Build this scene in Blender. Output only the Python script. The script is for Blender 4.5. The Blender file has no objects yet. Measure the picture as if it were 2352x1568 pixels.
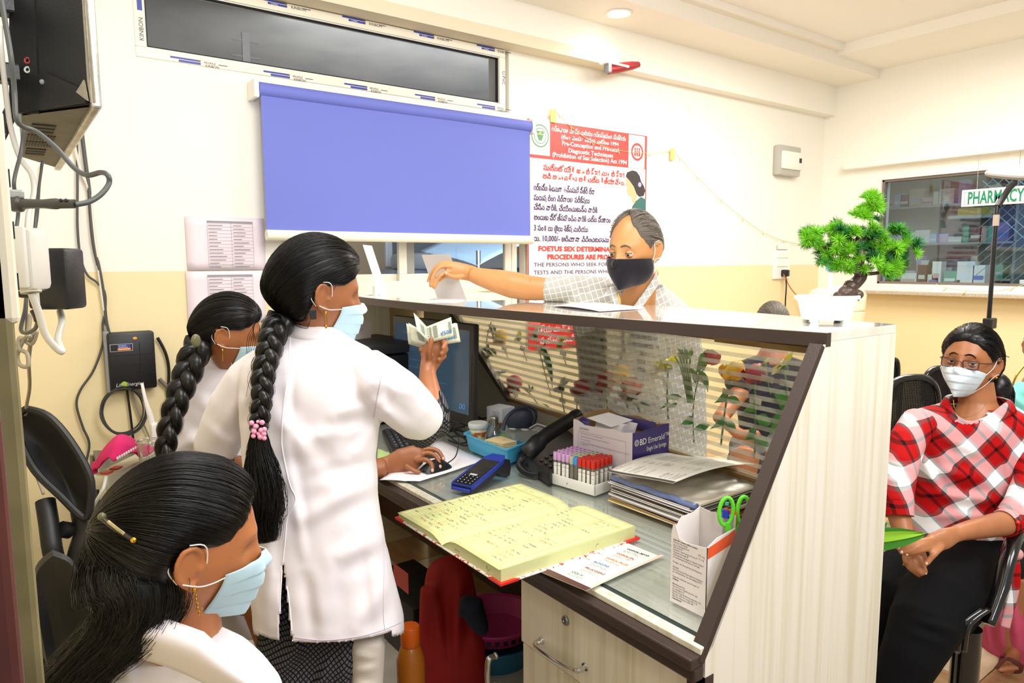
import bpy, bmesh, math, random
import numpy as np
from mathutils import Vector as V, Matrix as M, Quaternion as Q, noise as mnoise
from mathutils.bvhtree import BVHTree
S = bpy.context.scene; COL = S.collection
random.seed(7); RNG = np.random.RandomState(3)
PI = math.pi
# ---------------------------------------------------------------- camera
F = 1600.0; EYE = V((0, 0, 1.5))
yaw, pitch, roll = math.radians(36.2), math.radians(6.5), math.radians(0.25)
fw0 = V((math.sin(yaw), math.cos(yaw), 0)); rt0 = V((math.cos(yaw), -math.sin(yaw), 0)); UP = V((0, 0, 1))
FW = fw0 * math.cos(pitch) - UP * math.sin(pitch); up1 = UP * math.cos(pitch) + fw0 * math.sin(pitch)
RT = rt0 * math.cos(roll) - up1 * math.sin(roll); CU = up1 * math.cos(roll) + rt0 * math.sin(roll)
cam = bpy.data.objects.new('camera', bpy.data.cameras.new('camera')); COL.objects.link(cam)
cam.data.sensor_width = 36; cam.data.lens = F / 2352 * 36; cam.data.clip_start = 0.02
cam.data.dof.use_dof = False
cam.matrix_world = M.Translation(EYE) @ M((RT, CU, -FW)).transposed().to_4x4()
S.camera = cam
# ---------------------------------------------------------------- world, lights, exposure
W = bpy.data.worlds.new('world'); S.world = W; W.use_nodes = True
W.node_tree.nodes['Background'].inputs[0].default_value = (1.0, .985, .97, 1)
W.node_tree.nodes['Background'].inputs[1].default_value = 0.62
S.view_settings.view_transform = 'Standard'; S.view_settings.look = 'None'
S.view_settings.exposure = -0.3; S.view_settings.gamma = 1; S.view_settings.use_curve_mapping = False
S.cycles.max_bounces = 8; S.cycles.transparent_max_bounces = 24; S.cycles.use_denoising = True
def area(name, loc, target, size, power, color=(1, .95, .88), sizey=None):
    l = bpy.data.lights.new(name, 'AREA'); l.size = size; l.energy = power; l.color = color
    if sizey: l.shape = 'RECTANGLE'; l.size_y = sizey
    o = bpy.data.objects.new(name, l); COL.objects.link(o); o.location = loc
    o.rotation_euler = (V(target) - V(loc)).to_track_quat('-Z', 'Y').to_euler(); o['kind'] = 'helper'; return o
area('ceiling_fill_light', (4.1, 1.6, 3.05), (4.1, 1.6, 0), 1.8, 135, (1, .97, .92))  # unseen area lamp added as fill over the waiting side
area('ceiling_fill_light', (1.6, -.6, 3.0), (1.7, 1.6, .6), 1.4, 95, (1, .98, .98))  # added fill from behind the camera, aimed at the counter
area('ceiling_fill_light', (.8, 1.2, 3.05), (.9, 1.9, 0), 1.0, 42, (1, .98, .96))  # added fill that brightens the worktop
area('camera_bounce_flash', (.25, -.5, 2.1), (1.2, .6, 3.2), .35, 34, (1, 1, 1))
area('outdoor_fill_light', (2.6, 4.3, 2.5), (3.0, 7.4, 2.1), 2.2, 130, (.93, .97, 1))  # area lamp added under the porch slab to brighten the building outside
area('pharmacy_light', (8.2, 1.8, 3.0), (7.6, 1.8, 0), 1.2, 45, (.8, .92, 1))
# ---------------------------------------------------------------- pixel helpers (2352 x 1568 frame) -> points in the room
def ray(u, v): return FW + RT * ((u - 1176) / F) - CU * ((v - 784) / F)
def P(u, v, d): return EYE + ray(u, v) * d
def onz(u, v, z): d = ray(u, v); return EYE + d * ((z - EYE.z) / d.z)
def ony(u, v, y): d = ray(u, v); return EYE + d * (y / d.y)
def onx(u, v, x): d = ray(u, v); return EYE + d * (x / d.x)
def dep(p): return (V(p) - EYE).dot(FW)
def cdir(r, u, a): return (rt0 * r + UP * u + fw0 * a)
# ---------------------------------------------------------------- materials
def lin(c): return c / 12.92 if c <= .04045 else ((c + .055) / 1.055) ** 2.4
def rgb(h):
    if isinstance(h, str): h = h.lstrip('#'); h = [int(h[i:i + 2], 16) / 255 for i in (0, 2, 4)]
    return tuple(lin(x) for x in h[:3]) + (1,)
def mat(name, col, rough=.5, metal=0, spec=.5, **k):
    m = bpy.data.materials.new(name); m.use_nodes = True; nt = m.node_tree; b = nt.nodes['Principled BSDF']
    b.inputs['Base Color'].default_value = rgb(col); b.inputs['Roughness'].default_value = rough
    b.inputs['Metallic'].default_value = metal; b.inputs['Specular IOR Level'].default_value = spec
    if 'emit' in k: b.inputs['Emission Color'].default_value = rgb(k.get('emitcol', col)); b.inputs['Emission Strength'].default_value = k['emit']
    if 'alpha' in k: b.inputs['Alpha'].default_value = k['alpha']
    if 'coat' in k: b.inputs['Coat Weight'].default_value = k['coat']; b.inputs['Coat Roughness'].default_value = k.get('coatr', .1)
    if 'sheen' in k: b.inputs['Sheen Weight'].default_value = k['sheen']
    if 'sss' in k: b.inputs['Subsurface Weight'].default_value = k['sss']; b.inputs['Subsurface Radius'].default_value = (.02, .008, .004); b.inputs['Subsurface Scale'].default_value = .3
    if 'aniso' in k: b.inputs['Anisotropic'].default_value = k['aniso']
    # every material gets a little procedural variation
    tc = nt.nodes.new('ShaderNodeTexCoord'); mp = nt.nodes.new('ShaderNodeMapping'); nz = nt.nodes.new('ShaderNodeTexNoise')
    nt.links.new(tc.outputs['Object'], mp.inputs[0]); nt.links.new(mp.outputs[0], nz.inputs['Vector'])
    mp.inputs['Scale'].default_value = k.get('stretch', (1, 1, 1)); nz.inputs['Scale'].default_value = k.get('nscale', 8); nz.inputs['Detail'].default_value = k.get('ndetail', 4)
    col2 = k.get('col2')
    if col2 is not None:
        cr = nt.nodes.new('ShaderNodeValToRGB'); lo, hi = k.get('band', (.35, .65))
        cr.color_ramp.elements[0].position = lo; cr.color_ramp.elements[1].position = hi
        cr.color_ramp.elements[0].color = rgb(col); cr.color_ramp.elements[1].color = rgb(col2)
        nt.links.new(nz.outputs['Fac'], cr.inputs[0]); nt.links.new(cr.outputs[0], b.inputs['Base Color'])
    if 'bump' in k:
        bp = nt.nodes.new('ShaderNodeBump'); bp.inputs['Strength'].default_value = k['bump']; bp.inputs['Distance'].default_value = k.get('bdist', .002)
        nz2 = nt.nodes.new('ShaderNodeTexNoise'); nz2.inputs['Scale'].default_value = k.get('bscale', 200); nt.links.new(mp.outputs[0], nz2.inputs['Vector'])
        nt.links.new(nz2.outputs['Fac'], bp.inputs['Height']); nt.links.new(bp.outputs[0], b.inputs['Normal'])
    return m
def nodes(m): return m.node_tree, m.node_tree.nodes['Principled BSDF']
def glassmat(name, tint=(1, 1, 1, 1), refl=.12, frost=0, rough=.02):
    m = bpy.data.materials.new(name); m.use_nodes = True; nt = m.node_tree; nt.nodes.remove(nt.nodes['Principled BSDF']); out = nt.nodes['Material Output']
    tr = nt.nodes.new('ShaderNodeBsdfTransparent'); tr.inputs[0].default_value = tint
    gl = nt.nodes.new('ShaderNodeBsdfGlossy'); gl.inputs['Roughness'].default_value = rough
    lw = nt.nodes.new('ShaderNodeLayerWeight'); lw.inputs[0].default_value = .25
    mm = nt.nodes.new('ShaderNodeMath'); mm.operation = 'MULTIPLY_ADD'; mm.inputs[1].default_value = .5; mm.inputs[2].default_value = refl * .35
    nt.links.new(lw.outputs['Fresnel'], mm.inputs[0])
    mx = nt.nodes.new('ShaderNodeMixShader'); nt.links.new(mm.outputs[0], mx.inputs[0]); nt.links.new(tr.outputs[0], mx.inputs[1]); nt.links.new(gl.outputs[0], mx.inputs[2])
    last = mx
    if frost:
        df = nt.nodes.new('ShaderNodeBsdfDiffuse'); df.inputs[0].default_value = (.62, .6, .55, 1); tl = nt.nodes.new('ShaderNodeBsdfTranslucent'); tl.inputs[0].default_value = (.8, .78, .7, 1)
        m2 = nt.nodes.new('ShaderNodeMixShader'); m2.inputs[0].default_value = .5; nt.links.new(df.outputs[0], m2.inputs[1]); nt.links.new(tl.outputs[0], m2.inputs[2])
        m3 = nt.nodes.new('ShaderNodeMixShader'); m3.inputs[0].default_value = frost; nt.links.new(mx.outputs[0], m3.inputs[1]); nt.links.new(m2.outputs[0], m3.inputs[2]); last = m3
    nt.links.new(last.outputs[0], out.inputs[0]); return m
# ---------------------------------------------------------------- mesh builder
class MB:
    def __init__(s): s.v = []; s.f = []
    def add(s, vs, fs): n = len(s.v); s.v += [V(p) for p in vs]; s.f += [tuple(i + n for i in f) for f in fs]; return s
    def xf(s, m, start=0):
        for i in range(start, len(s.v)): s.v[i] = m @ s.v[i]
        return s
    def box(s, a, b, m=None):
        x0, y0, z0 = a; x1, y1, z1 = b; vs = [V((x, y, z)) for z in (z0, z1) for x, y in ((x0, y0), (x1, y0), (x1, y1), (x0, y1))]
        if m is not None: vs = [m @ p for p in vs]
        return s.add(vs, [(0, 3, 2, 1), (4, 5, 6, 7), (0, 1, 5, 4), (1, 2, 6, 5), (2, 3, 7, 6), (3, 0, 4, 7)])
    def cbox(s, a, b, c=.004, m=None):
        # chamfered box
        bm = bmesh.new(); bmesh.ops.create_cube(bm, size=1)
        sc = [b[i] - a[i] for i in range(3)]; ce = [(a[i] + b[i]) / 2 for i in range(3)]
        for v in bm.verts: v.co = V([v.co[i] * sc[i] + ce[i] for i in range(3)])
        c = min(c, min(abs(x) for x in sc) * .45)
        bmesh.ops.bevel(bm, geom=bm.edges[:], offset=c, segments=2, profile=.5, affect='EDGES')
        vs = [v.co.copy() for v in bm.verts]; fs = [[v.index for v in f.verts] for f in bm.faces]; bm.free()
        if m is not None: vs = [m @ p for p in vs]
        return s.add(vs, fs)
    def prism(s, poly, h, m=None):  # poly in xy, extruded +z by h
        n = len(poly); vs = [V((p[0], p[1], 0)) for p in poly] + [V((p[0], p[1], h)) for p in poly]
        if m is not None: vs = [m @ p for p in vs]
        return s.add(vs, [tuple(range(n))[::-1], tuple(range(n, 2 * n))] + [(i, (i + 1) % n, (i + 1) % n + n, i + n) for i in range(n)])
    def lathe(s, prof, n=24, m=None, cap=True):  # prof: (r,z)
        vs = []; k = len(prof)
        for i in range(n):
            a = 2 * PI * i / n
            for r, z in prof: vs.append(V((r * math.cos(a), r * math.sin(a), z)))
        fs = [(i * k + j, ((i + 1) % n) * k + j, ((i + 1) % n) * k + j + 1, i * k + j + 1) for i in range(n) for j in range(k - 1)]
        if cap:
            if prof[0][0] > 1e-5: fs.append(tuple(i * k for i in range(n))[::-1])
            if prof[-1][0] > 1e-5: fs.append(tuple(i * k + k - 1 for i in range(n)))
        if m is not None: vs = [m @ p for p in vs]
        return s.add(vs, fs)
    def cyl(s, a, b, r, n=14, r2=None):
        a, b = V(a), V(b); d = b - a; m = M.Translation(a) @ d.to_track_quat('Z', 'Y').to_matrix().to_4x4()
        return s.lathe([(r, 0), (r if r2 is None else r2, d.length)], n, m)
    def tube(s, pts, r, n=8, closed=False, caps=True, flat=1.0, nrm=None):
        pts = [V(p) for p in pts]; k = len(pts); rs = r if isinstance(r, (list, tuple)) else [r] * k; vs = []; up = V(nrm) if nrm else None
        for i, p in enumerate(pts):
            t = (pts[(i + 1) % k] - pts[i - 1]) if closed else (pts[min(i + 1, k - 1)] - pts[max(i - 1, 0)])
            if t.length < 1e-9: t = V((0, 0, 1))
            t.normalize()
            if up is None: up = t.orthogonal()
            x = (up - t * up.dot(t));
            if x.length < 1e-6: x = t.orthogonal()
            x.normalize(); y = t.cross(x); up = x if nrm is None else V(nrm)
            for j in range(n): a = 2 * PI * j / n; vs.append(p + (x * math.cos(a) * flat + y * math.sin(a)) * rs[i])
        m_ = k if closed else k - 1
        fs = [(i * n + j, i * n + (j + 1) % n, ((i + 1) % k) * n + (j + 1) % n, ((i + 1) % k) * n + j) for i in range(m_) for j in range(n)]
        if caps and not closed: fs += [tuple(range(n))[::-1], tuple(range((k - 1) * n, k * n))]
        return s.add(vs, fs)
    def ell(s, c, r, m=None, nu=20, nv=12):
        r = (r, r, r) if not isinstance(r, (tuple, list)) else r; vs = [V((0, 0, -1))]
        for j in range(1, nv):
            t = -PI / 2 + PI * j / nv
            for i in range(nu): a = 2 * PI * i / nu; vs.append(V((math.cos(a) * math.cos(t), math.sin(a) * math.cos(t), math.sin(t))))
        vs.append(V((0, 0, 1))); L = len(vs) - 1
        fs = [(0, 1 + (i + 1) % nu, 1 + i) for i in range(nu)]
        for j in range(nv - 2):
            for i in range(nu): a = 1 + j * nu; fs.append((a + i, a + (i + 1) % nu, a + nu + (i + 1) % nu, a + nu + i))
        a = 1 + (nv - 2) * nu; fs += [(a + i, a + (i + 1) % nu, L) for i in range(nu)]
        vs = [V((p.x * r[0], p.y * r[1], p.z * r[2])) for p in vs]
        if m is not None: vs = [m @ p for p in vs]
        return s.add([p + V(c) for p in vs], fs)
    def grid(s, fn, nu, nv):  # fn(a,b)->point, a,b in 0..1
        vs = [fn(i / nu, j / nv) for j in range(nv + 1) for i in range(nu + 1)]
        return s.add(vs, [(j * (nu + 1) + i, j * (nu + 1) + i + 1, (j + 1) * (nu + 1) + i + 1, (j + 1) * (nu + 1) + i) for j in range(nv) for i in range(nu)])
    def rings(s, rings, caps=True, closed=False):  # list of equal-length vertex rings
        n = len(rings[0]); vs = [p for r in rings for p in r]; k = len(rings)
        fs = [(i * n + j, i * n + (j + 1) % n, ((i + 1) % k) * n + (j + 1) % n, ((i + 1) % k) * n + j) for i in range(k if closed else k - 1) for j in range(n)]
        if caps and not closed: fs += [tuple(range(n))[::-1], tuple(range((k - 1) * n, k * n))]
        return s.add(vs, fs)
WM = {}
def wm(o): return WM.get(o.name, M.Identity(4))
def tag(o, label=None, cat=None, group=None, kind=None):
    if label: o['label'] = label
    if cat: o['category'] = cat
    if group: o['group'] = group
    if kind: o['kind'] = kind
    return o
def build(name, mb, m=None, parent=None, smooth=False, label=None, cat=None, group=None, kind=None, sub=0, solid=0, fixn=True):
    me = bpy.data.meshes.new(name)
    if parent is not None: w = wm(parent)
    else:
        xs = np.array([tuple(v) for v in mb.v]); lo, hi = xs.min(0), xs.max(0); w = M.Translation(V(((lo[0] + hi[0]) / 2, (lo[1] + hi[1]) / 2, lo[2])))
    inv = w.inverted(); me.from_pydata([tuple(inv @ v) for v in mb.v], [], mb.f)
    if fixn and len(mb.f) < 60000:
        bm = bmesh.new(); bm.from_mesh(me); bmesh.ops.recalc_face_normals(bm, faces=bm.faces); bm.to_mesh(me); bm.free()
    if smooth: me.polygons.foreach_set('use_smooth', [True] * len(me.polygons))
    if smooth and smooth != 'all': me.set_sharp_from_angle(angle=math.radians(40))
    if m is not None: me.materials.append(m)
    me.update()
    o = bpy.data.objects.new(name, me); COL.objects.link(o); WM[o.name] = w.copy()
    if parent is not None: o.parent = parent
    else: o.matrix_world = w
    if solid: q = o.modifiers.new('solid', 'SOLIDIFY'); q.thickness = solid; q.offset = 0
    if sub: q = o.modifiers.new('sub', 'SUBSURF'); q.levels = q.render_levels = sub
    return tag(o, label, cat, group, kind)
def empty(name, loc, label=None, cat=None, group=None, kind=None, m=None):
    o = bpy.data.objects.new(name, None); COL.objects.link(o); o.empty_display_size = .05
    w = m if m is not None else M.Translation(V(loc)); o.matrix_world = w; WM[o.name] = w.copy(); return tag(o, label, cat, group, kind)
def dup(root, m, label=None, name=None):  # copy a thing (matrix m applied on the left of its world matrix)
    def rec(o, par):
        c = o.copy(); COL.objects.link(c)
        if par is not None: c.parent = par
        for ch in o.children: rec(ch, c)
        return c
    c = rec(root, None); c.matrix_world = m @ wm(root); WM[c.name] = m @ wm(root)
    if label: c['label'] = label
    return c
TXT = {}
def text(s, size, org, xd, yd, m, parent, name='lettering', align='LEFT', lift=.0006, label=None, fit=None, kind=None, bold=0, shear=0):
    cu = bpy.data.curves.new('t', 'FONT'); cu.body = s; cu.size = size; cu.align_x = align; cu.resolution_u = 2; cu.space_line = 1.0; cu.offset = bold; cu.shear = shear
    o = bpy.data.objects.new('t', cu); COL.objects.link(o); dg = bpy.context.evaluated_depsgraph_get()
    me = bpy.data.meshes.new_from_object(o.evaluated_get(dg)); bpy.data.objects.remove(o); bpy.data.curves.remove(cu)
    if not me.vertices: return None
    xd, yd = V(xd).normalized(), V(yd).normalized(); zn = xd.cross(yd); mb = MB()
    k = 1
    if fit: wdt = max(v.co.x for v in me.vertices) - min(v.co.x for v in me.vertices); k = fit / wdt
    mb.add([V(org) + xd * v.co.x * k + yd * v.co.y + zn * lift for v in me.vertices], [tuple(p.vertices) for p in me.polygons])
    bpy.data.meshes.remove(me)
    if parent is None: return mb
    return build(name, mb, m, parent, fixn=False, label=label, kind=kind)
def catmull(pts, n=8):
    pts = [V(p) for p in pts]; out = []
    for i in range(len(pts) - 1):
        a, b, c, d = pts[max(i - 1, 0)], pts[i], pts[i + 1], pts[min(i + 2, len(pts) - 1)]
        for j in range(n):
            t = j / n; out.append(.5 * ((2 * b) + (c - a) * t + (2 * a - 5 * b + 4 * c - d) * t * t + (3 * b - a - 3 * c + d) * t ** 3))
    return out + [pts[-1]]
def frame(o, x, y):  # matrix with axes x, y and their normal
    x = V(x).normalized(); z = x.cross(V(y)).normalized(); y = z.cross(x); return M.Translation(V(o)) @ M((x, y, z)).transposed().to_4x4()
def quad(mb, a, b, c, d): return mb.add([a, b, c, d], [(0, 1, 2, 3)])
# ---------------------------------------------------------------- the room
def wallmat(name, up, lo, zline):
    m = mat(name, up, .6, bump=.05, bscale=60); nt, b = nodes(m)
    g = nt.nodes.new('ShaderNodeNewGeometry'); sx = nt.nodes.new('ShaderNodeSeparateXYZ'); nt.links.new(g.outputs['Position'], sx.inputs[0])
    gt = nt.nodes.new('ShaderNodeMath'); gt.operation = 'GREATER_THAN'; gt.inputs[1].default_value = zline; nt.links.new(sx.outputs['Z'], gt.inputs[0])
    mx = nt.nodes.new('ShaderNodeMix'); mx.data_type = 'RGBA'; mx.inputs[6].default_value = rgb(lo); mx.inputs[7].default_value = rgb(up)
    nt.links.new(gt.outputs[0], mx.inputs[0]); nt.links.new(mx.outputs[2], b.inputs['Base Color']); return m
YW, XP = 3.6, 6.2
ZL = 1.465
WALL = wallmat('wall_paint', '#f6f2e6', '#f1e0b2', ZL); WALL2 = wallmat('wall_paint_right', '#f8f5ea', '#f0dbab', 1.235)
CREAM = mat('cream_paint', '#f8f4e9', .6); CEIL = mat('ceiling_white', '#fbf8f2', .7)
WHITE = mat('white_plastic', '#f2f0ec', .35); BLACK = mat('black_plastic', '#17171a', .4, bump=.1, bscale=400); GREY = mat('grey_plastic', '#8d8f92', .45)
CHROME = mat('chrome', '#dcdcdc', .12, 1); STEEL = mat('steel', '#9a9da0', .3, 1); BMETAL = mat('black_enamel', '#0d0d0f', .18, coat=.6)
UPVC = mat('upvc_frame', '#efe8d6', .35)
def wall_holes(name, plane, c0, c1, z0, z1, holes, thick, m):  # wall in X (plane 'y') or Y (plane 'x') with rectangular holes
    mb = MB(); xs = sorted({c0, c1} | {h[0] for h in holes} | {h[1] for h in holes}); zs = sorted({z0, z1} | {h[2] for h in holes} | {h[3] for h in holes})
    for i in range(len(xs) - 1):
        for j in range(len(zs) - 1):
            cx, cz = (xs[i] + xs[i + 1]) / 2, (zs[j] + zs[j + 1]) / 2
            if any(h[0] < cx < h[1] and h[2] < cz < h[3] for h in holes): continue
            if plane[0] == 'y': mb.box((xs[i], plane[1], zs[j]), (xs[i + 1], plane[1] + thick, zs[j + 1]))
            else: mb.box((plane[1], xs[i], zs[j]), (plane[1] + thick, xs[i + 1], zs[j + 1]))
    bm = bmesh.new(); me = bpy.data.meshes.new('t'); me.from_pydata([tuple(v) for v in mb.v], [], mb.f); bm.from_mesh(me)
    bmesh.ops.remove_doubles(bm, verts=bm.verts, dist=1e-4)
    # drop the doubled inner faces
    seen = {}
    for f in bm.faces:
        seen.setdefault(tuple(sorted(v.index for v in f.verts)), []).append(f)
    bmesh.ops.delete(bm, geom=[f for l in seen.values() if len(l) > 1 for f in l], context='FACES_ONLY')
    out = MB(); bm.verts.ensure_lookup_table(); bm.verts.index_update(); out.add([v.co.copy() for v in bm.verts], [[v.index for v in f.verts] for f in bm.faces]); bm.free()
    return build(name, out, m, kind='structure')
WIN1 = (.56, 2.62, 2.42, 2.79); WIN2 = (1.18, 2.86, 1.34, 2.3)
wall_holes('wall_back', ('y', YW), -.6, XP, 0, 3.3, [WIN1, WIN2], .22, WALL)
PW = (.6, 3.06, 1.30, 2.19)
wall_holes('wall_right', ('x', XP), -2.5, YW, 0, 3.3, [PW], .16, WALL2)
build('wall_left', MB().box((-.6, .62, 0), (-.06, 3.6, 3.3)), WALL, kind='structure')
build('trim_1', MB().cbox((-.08, .5, 0), (.005, .60, 3.2), .004), mat('door_jamb', '#8b8058', .5, col2='#6f6645', nscale=14), kind='structure')
build('door_1', MB().cbox((-.55, .36, 0.02), (-.004, .40, 2.3), .004), mat('brown_door', '#4a1d1a', .5, col2='#5e2a22', nscale=10), kind='structure')
# floor: square beige tiles, brown-veined squares set diagonally in the waiting area
FLB = mat('floor_grout', '#8c7a60', .6)
build('floor', MB().box((-.6, -2.5, -.05), (XP + 2.6, YW, -.006)), FLB, kind='structure')
floor = bpy.data.objects['floor']
tm = [mat('beige_tile', '#e6d3b4', .12, col2='#d9c19a', nscale=6, stretch=(1, 4, 1), coat=.5), mat('tan_tile', '#b58a5c', .12, col2='#c9a377', nscale=5, stretch=(4, 1, 1), coat=.5), mat('pale_tile', '#d8d4ca', .15, col2='#c8c4ba', nscale=5)]
tmesh = []
for k in range(3):
    o = build('tile', MB().cbox((-.148, -.148, -.006), (.148, .148, 0), .0015), tm[k]); tmesh.append(o.data); bpy.data.objects.remove(o)
i = 0
for ix in range(-1, 22):
    for iy in range(-4, 12):
        x, y = ix * .3 + .15, iy * .3 + .15
        if not (-.3 < x < XP - .1 and -.9 < y < YW - .1): continue
        p = V((x, y, 0)) - EYE
        if p.dot(FW) < .3: continue
        pu, pv = 1176 + F * p.dot(RT) / p.dot(FW), 784 - F * p.dot(CU) / p.dot(FW)
        if not (-200 < pu < 2550 and pv < 1900): continue
        k = 2 if x < 1.5 else ((ix + iy) % 2)
        o = bpy.data.objects.new('tile', tmesh[k]); COL.objects.link(o); o.parent = floor
        o.matrix_parent_inverse = M.Identity(4); o.location = V((x, y, 0)) - floor.location
# ceiling: high slab, lower soffit band with the round light, beam along the back wall
build('ceiling', MB().box((-.6, -2.5, 3.2), (XP + 2.6, YW + .1, 3.3)), CEIL, kind='structure')
build('trim_2', MB().box((-.6, 3.12, 3.05), (XP, YW + .05, 3.2)), CREAM, kind='structure')     # soffit
build('trim_3', MB().box((-.6, 3.5, 2.80), (XP, YW + .02, 3.05)), CREAM, kind='structure')     # beam
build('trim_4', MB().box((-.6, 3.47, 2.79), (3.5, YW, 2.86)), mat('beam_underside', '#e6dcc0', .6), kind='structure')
build('trim_5', MB().box((-.6, 3.06, 3.15), (XP, 3.12, 3.2)).box((5.5, -.5, 3.12), (XP, 3.12, 3.2)), CREAM, kind='structure')
build('baseboard_right', MB().box((XP - .012, -2.5, 0), (XP, YW, .1)), mat('skirting', '#a98a63', .3), kind='structure')
# downlight
dl = empty('recessed_ceiling_light', (3.22, 3.25, 3.045), 'round glowing recessed light in the lowered soffit', 'light')
build('ring', MB().lathe([(.06, .008), (.075, 0), (.085, .006)], 28, M.Translation((3.25, 3.29, 3.04)), cap=False), WHITE, dl, smooth=True)
build('diffuser', MB().lathe([(0.001, 0), (.062, 0)], 28, M.Translation((3.25, 3.29, 3.044)), cap=False), mat('light_disc', '#ffffff', .5, emit=9, emitcol='#fff8ec'), dl)
l = bpy.data.lights.new('downlight', 'SPOT'); l.energy = 18; l.spot_size = 2.6; l.spot_blend = .8; l.shadow_soft_size = .06; l.color = (1, .95, .86)
lo = bpy.data.objects.new('downlight', l); COL.objects.link(lo); lo.location = (3.25, 3.29, 3.02); lo['kind'] = 'helper'
# transom window (window_1) with protective film marks
w1 = empty('window_1', (1.6, YW, 2.42), kind='structure')
x0, x1, z0, z1 = WIN1
def ringframe(mb, x0, x1, z0, z1, w, ya, yb):
    mb.cbox((x0, ya, z0), (x1, yb, z0 + w), .003).cbox((x0, ya, z1 - w), (x1, yb, z1), .003).cbox((x0, ya, z0 + w), (x0 + w, yb, z1 - w), .003).cbox((x1 - w, ya, z0 + w), (x1, yb, z1 - w), .003)
mb = MB(); ringframe(mb, x0, x1 - .03, z0, z1 - .005, .045, YW - .006, YW + .05); build('window_frame', mb, UPVC, w1)
mb = MB(); ringframe(mb, x0 + .028, x1 - .058, z0 + .03, z1 - .035, .022, YW + .004, YW + .04); build('glazing_bead', mb, WHITE, w1)
mb = MB(); ringframe(mb, x0 + .048, x1 - .078, z0 + .05, z1 - .055, .005, YW + .002, YW + .03); build('gasket', mb, BLACK, w1)
DGL = glassmat('window_glass', (.72, .73, .75, 1), 0, rough=.5)
build('pane', MB().box((x0 + .045, YW + .02, z0 + .045), (x1 - .075, YW + .024, z1 - .05)), DGL, w1)
mb = MB().box((1.035, YW + .03, z0 + .055), (1.07, YW + .045, z0 + .2)).cyl((.99, YW + .035, z0 + .16), (1.115, YW + .035, z0 + .16), .004).cyl((.985, YW + .035, z0 + .085), (1.12, YW + .035, z0 + .085), .004)
build('pipe_clip', mb, WHITE, w1)
FB = mat('film_blue', '#2f3f9c', .4); FD = mat('film_black', '#3a3a3c', .4); FO = mat('film_olive', '#6b5a20', .4)
mb1, mb2, mb3 = MB(), MB(), MB()
k = 0; x = x0 + .14
while x < x1 - .2:
    for zz in (z0 + .012, z1 - .018):
        yy = YW - .0075
        mb1.box((x, yy, zz + .004), (x + .13, yy + .001, zz + .012)); mb3.box((x + .118, yy - .0003, zz + .004), (x + .13, yy + .001, zz + .012))
        mb1.box((x + .035, yy, zz - .009), (x + .13, yy + .001, zz + .001)); mb2.box((x + .21, yy, zz + .002), (x + .25, yy + .001, zz + .005))
    text('PROFILE', .014, (x + .145, YW - .006, z0 + .012), (1, 0, 0), (0, 0, 1), FD, w1, 'film_print', lift=.002)
    text('KINBON', .016, (x + .15, YW - .006, z0 - .002), (1, 0, 0), (0, 0, 1), FD, w1, 'film_print', lift=.002)
    text('KINBON', .02, (x + .15, YW - .006, z1 - .026), (1, 0, 0), (0, 0, 1), FD, w1, 'film_print', lift=.002)
    text('U.PVC', .013, (x + .05, YW - .006, z1 - .028), (1, 0, 0), (0, 0, 1), WHITE, w1, 'film_print', lift=.003); x += .42
mb1.box((x0 + .016, YW - .0075, z0 + .2), (x0 + .036, YW - .0065, z0 + .25))
build('film_mark', mb1, FB, w1); build('film_mark', mb3, FO, w1); build('film_mark', mb2, FD, w1)
text('KINBON', .026, (x0 + .036, YW - .006, z0 + .07), (0, 0, 1), (-1, 0, 0), FD, w1, 'film_print', lift=.002)
text('U.PVC', .03, (x1 - .055, YW - .006, z0 + .24), (0, 0, -1), (1, 0, 0), FB, w1, 'film_print', lift=.002)
# lower sliding window (window_2) mostly behind the blind
w2 = empty('window_2', (2, YW, 1.34), kind='structure'); x0, x1, z0, z1 = WIN2
mb = MB(); ringframe(mb, x0, x1, z0, z1, .055, YW + .03, YW + .1); mb.cbox((x0, YW - .01, z0 - .02), (x1, YW + .1, z0 + .012), .003); build('window_frame', mb, UPVC, w2)
def sash(a, b, y):
    mb = MB(); ringframe(mb, a, b, z0 + .045, z1 - .05, .05, y, y + .03); build('sash', mb, UPVC, w2)
    build('pane', MB().box((a + .045, y + .013, z0 + .09), (b - .045, y + .017, z1 - .1)), glassmat('sash_glass', (.88, .89, .9, 1), .15), w2)
sash(1.24, 1.98, YW + .075); sash(1.86, 2.66, YW + .035)
build('mullion', MB().cbox((2.66, YW + .03, z0), (2.70, YW + .1, z1), .003).cbox((2.76, YW + .03, z0), (2.80, YW + .09, z1), .003), UPVC, w2)
# what is outside the windows: porch slab, brownish wall, blue-white tarpaulin canopy
build('porch_slab', MB().box((-9, YW + .25, 3.05), (12, YW + 4.2, 3.25)), mat('slab_grey', '#b9b4aa', .9, col2='#a5a29c', nscale=2), label='grey concrete porch slab seen through the high window', cat='slab')
ow = empty('neighbouring_building', (2, 7.5, 0), 'tan neighbouring building seen through the glass beneath the blind', 'building')
build('wall', MB().box((-9, 7.4, 0), (12, 7.6, 5)), mat('tan_render', '#a08c6c', .9, col2='#8d7b60', nscale=1.5), ow)
for xx in (2.3, 3.6): 
    f_ = build('window', MB().cbox((xx, 7.36, 1.45), (xx + .75, 7.42, 2.7), .01), mat('grey_win', '#b9c2cc', .4), ow)
    build('pane', MB().box((xx + .08, 7.35, 1.55), (xx + .67, 7.365, 2.6)), mat('win_dark', '#5d6a78', .2), f_)
def tarp(a, b): return V((3.3 + 2.6 * a, 5.0 + 1.0 * b, 1.62 + .26 * math.sin(PI * min(1, a * 1.05)) * (1 - .55 * a) * 1.3 - .15 * (1 - b) + .01 * math.sin(9 * a + 5 * b)))
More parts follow.
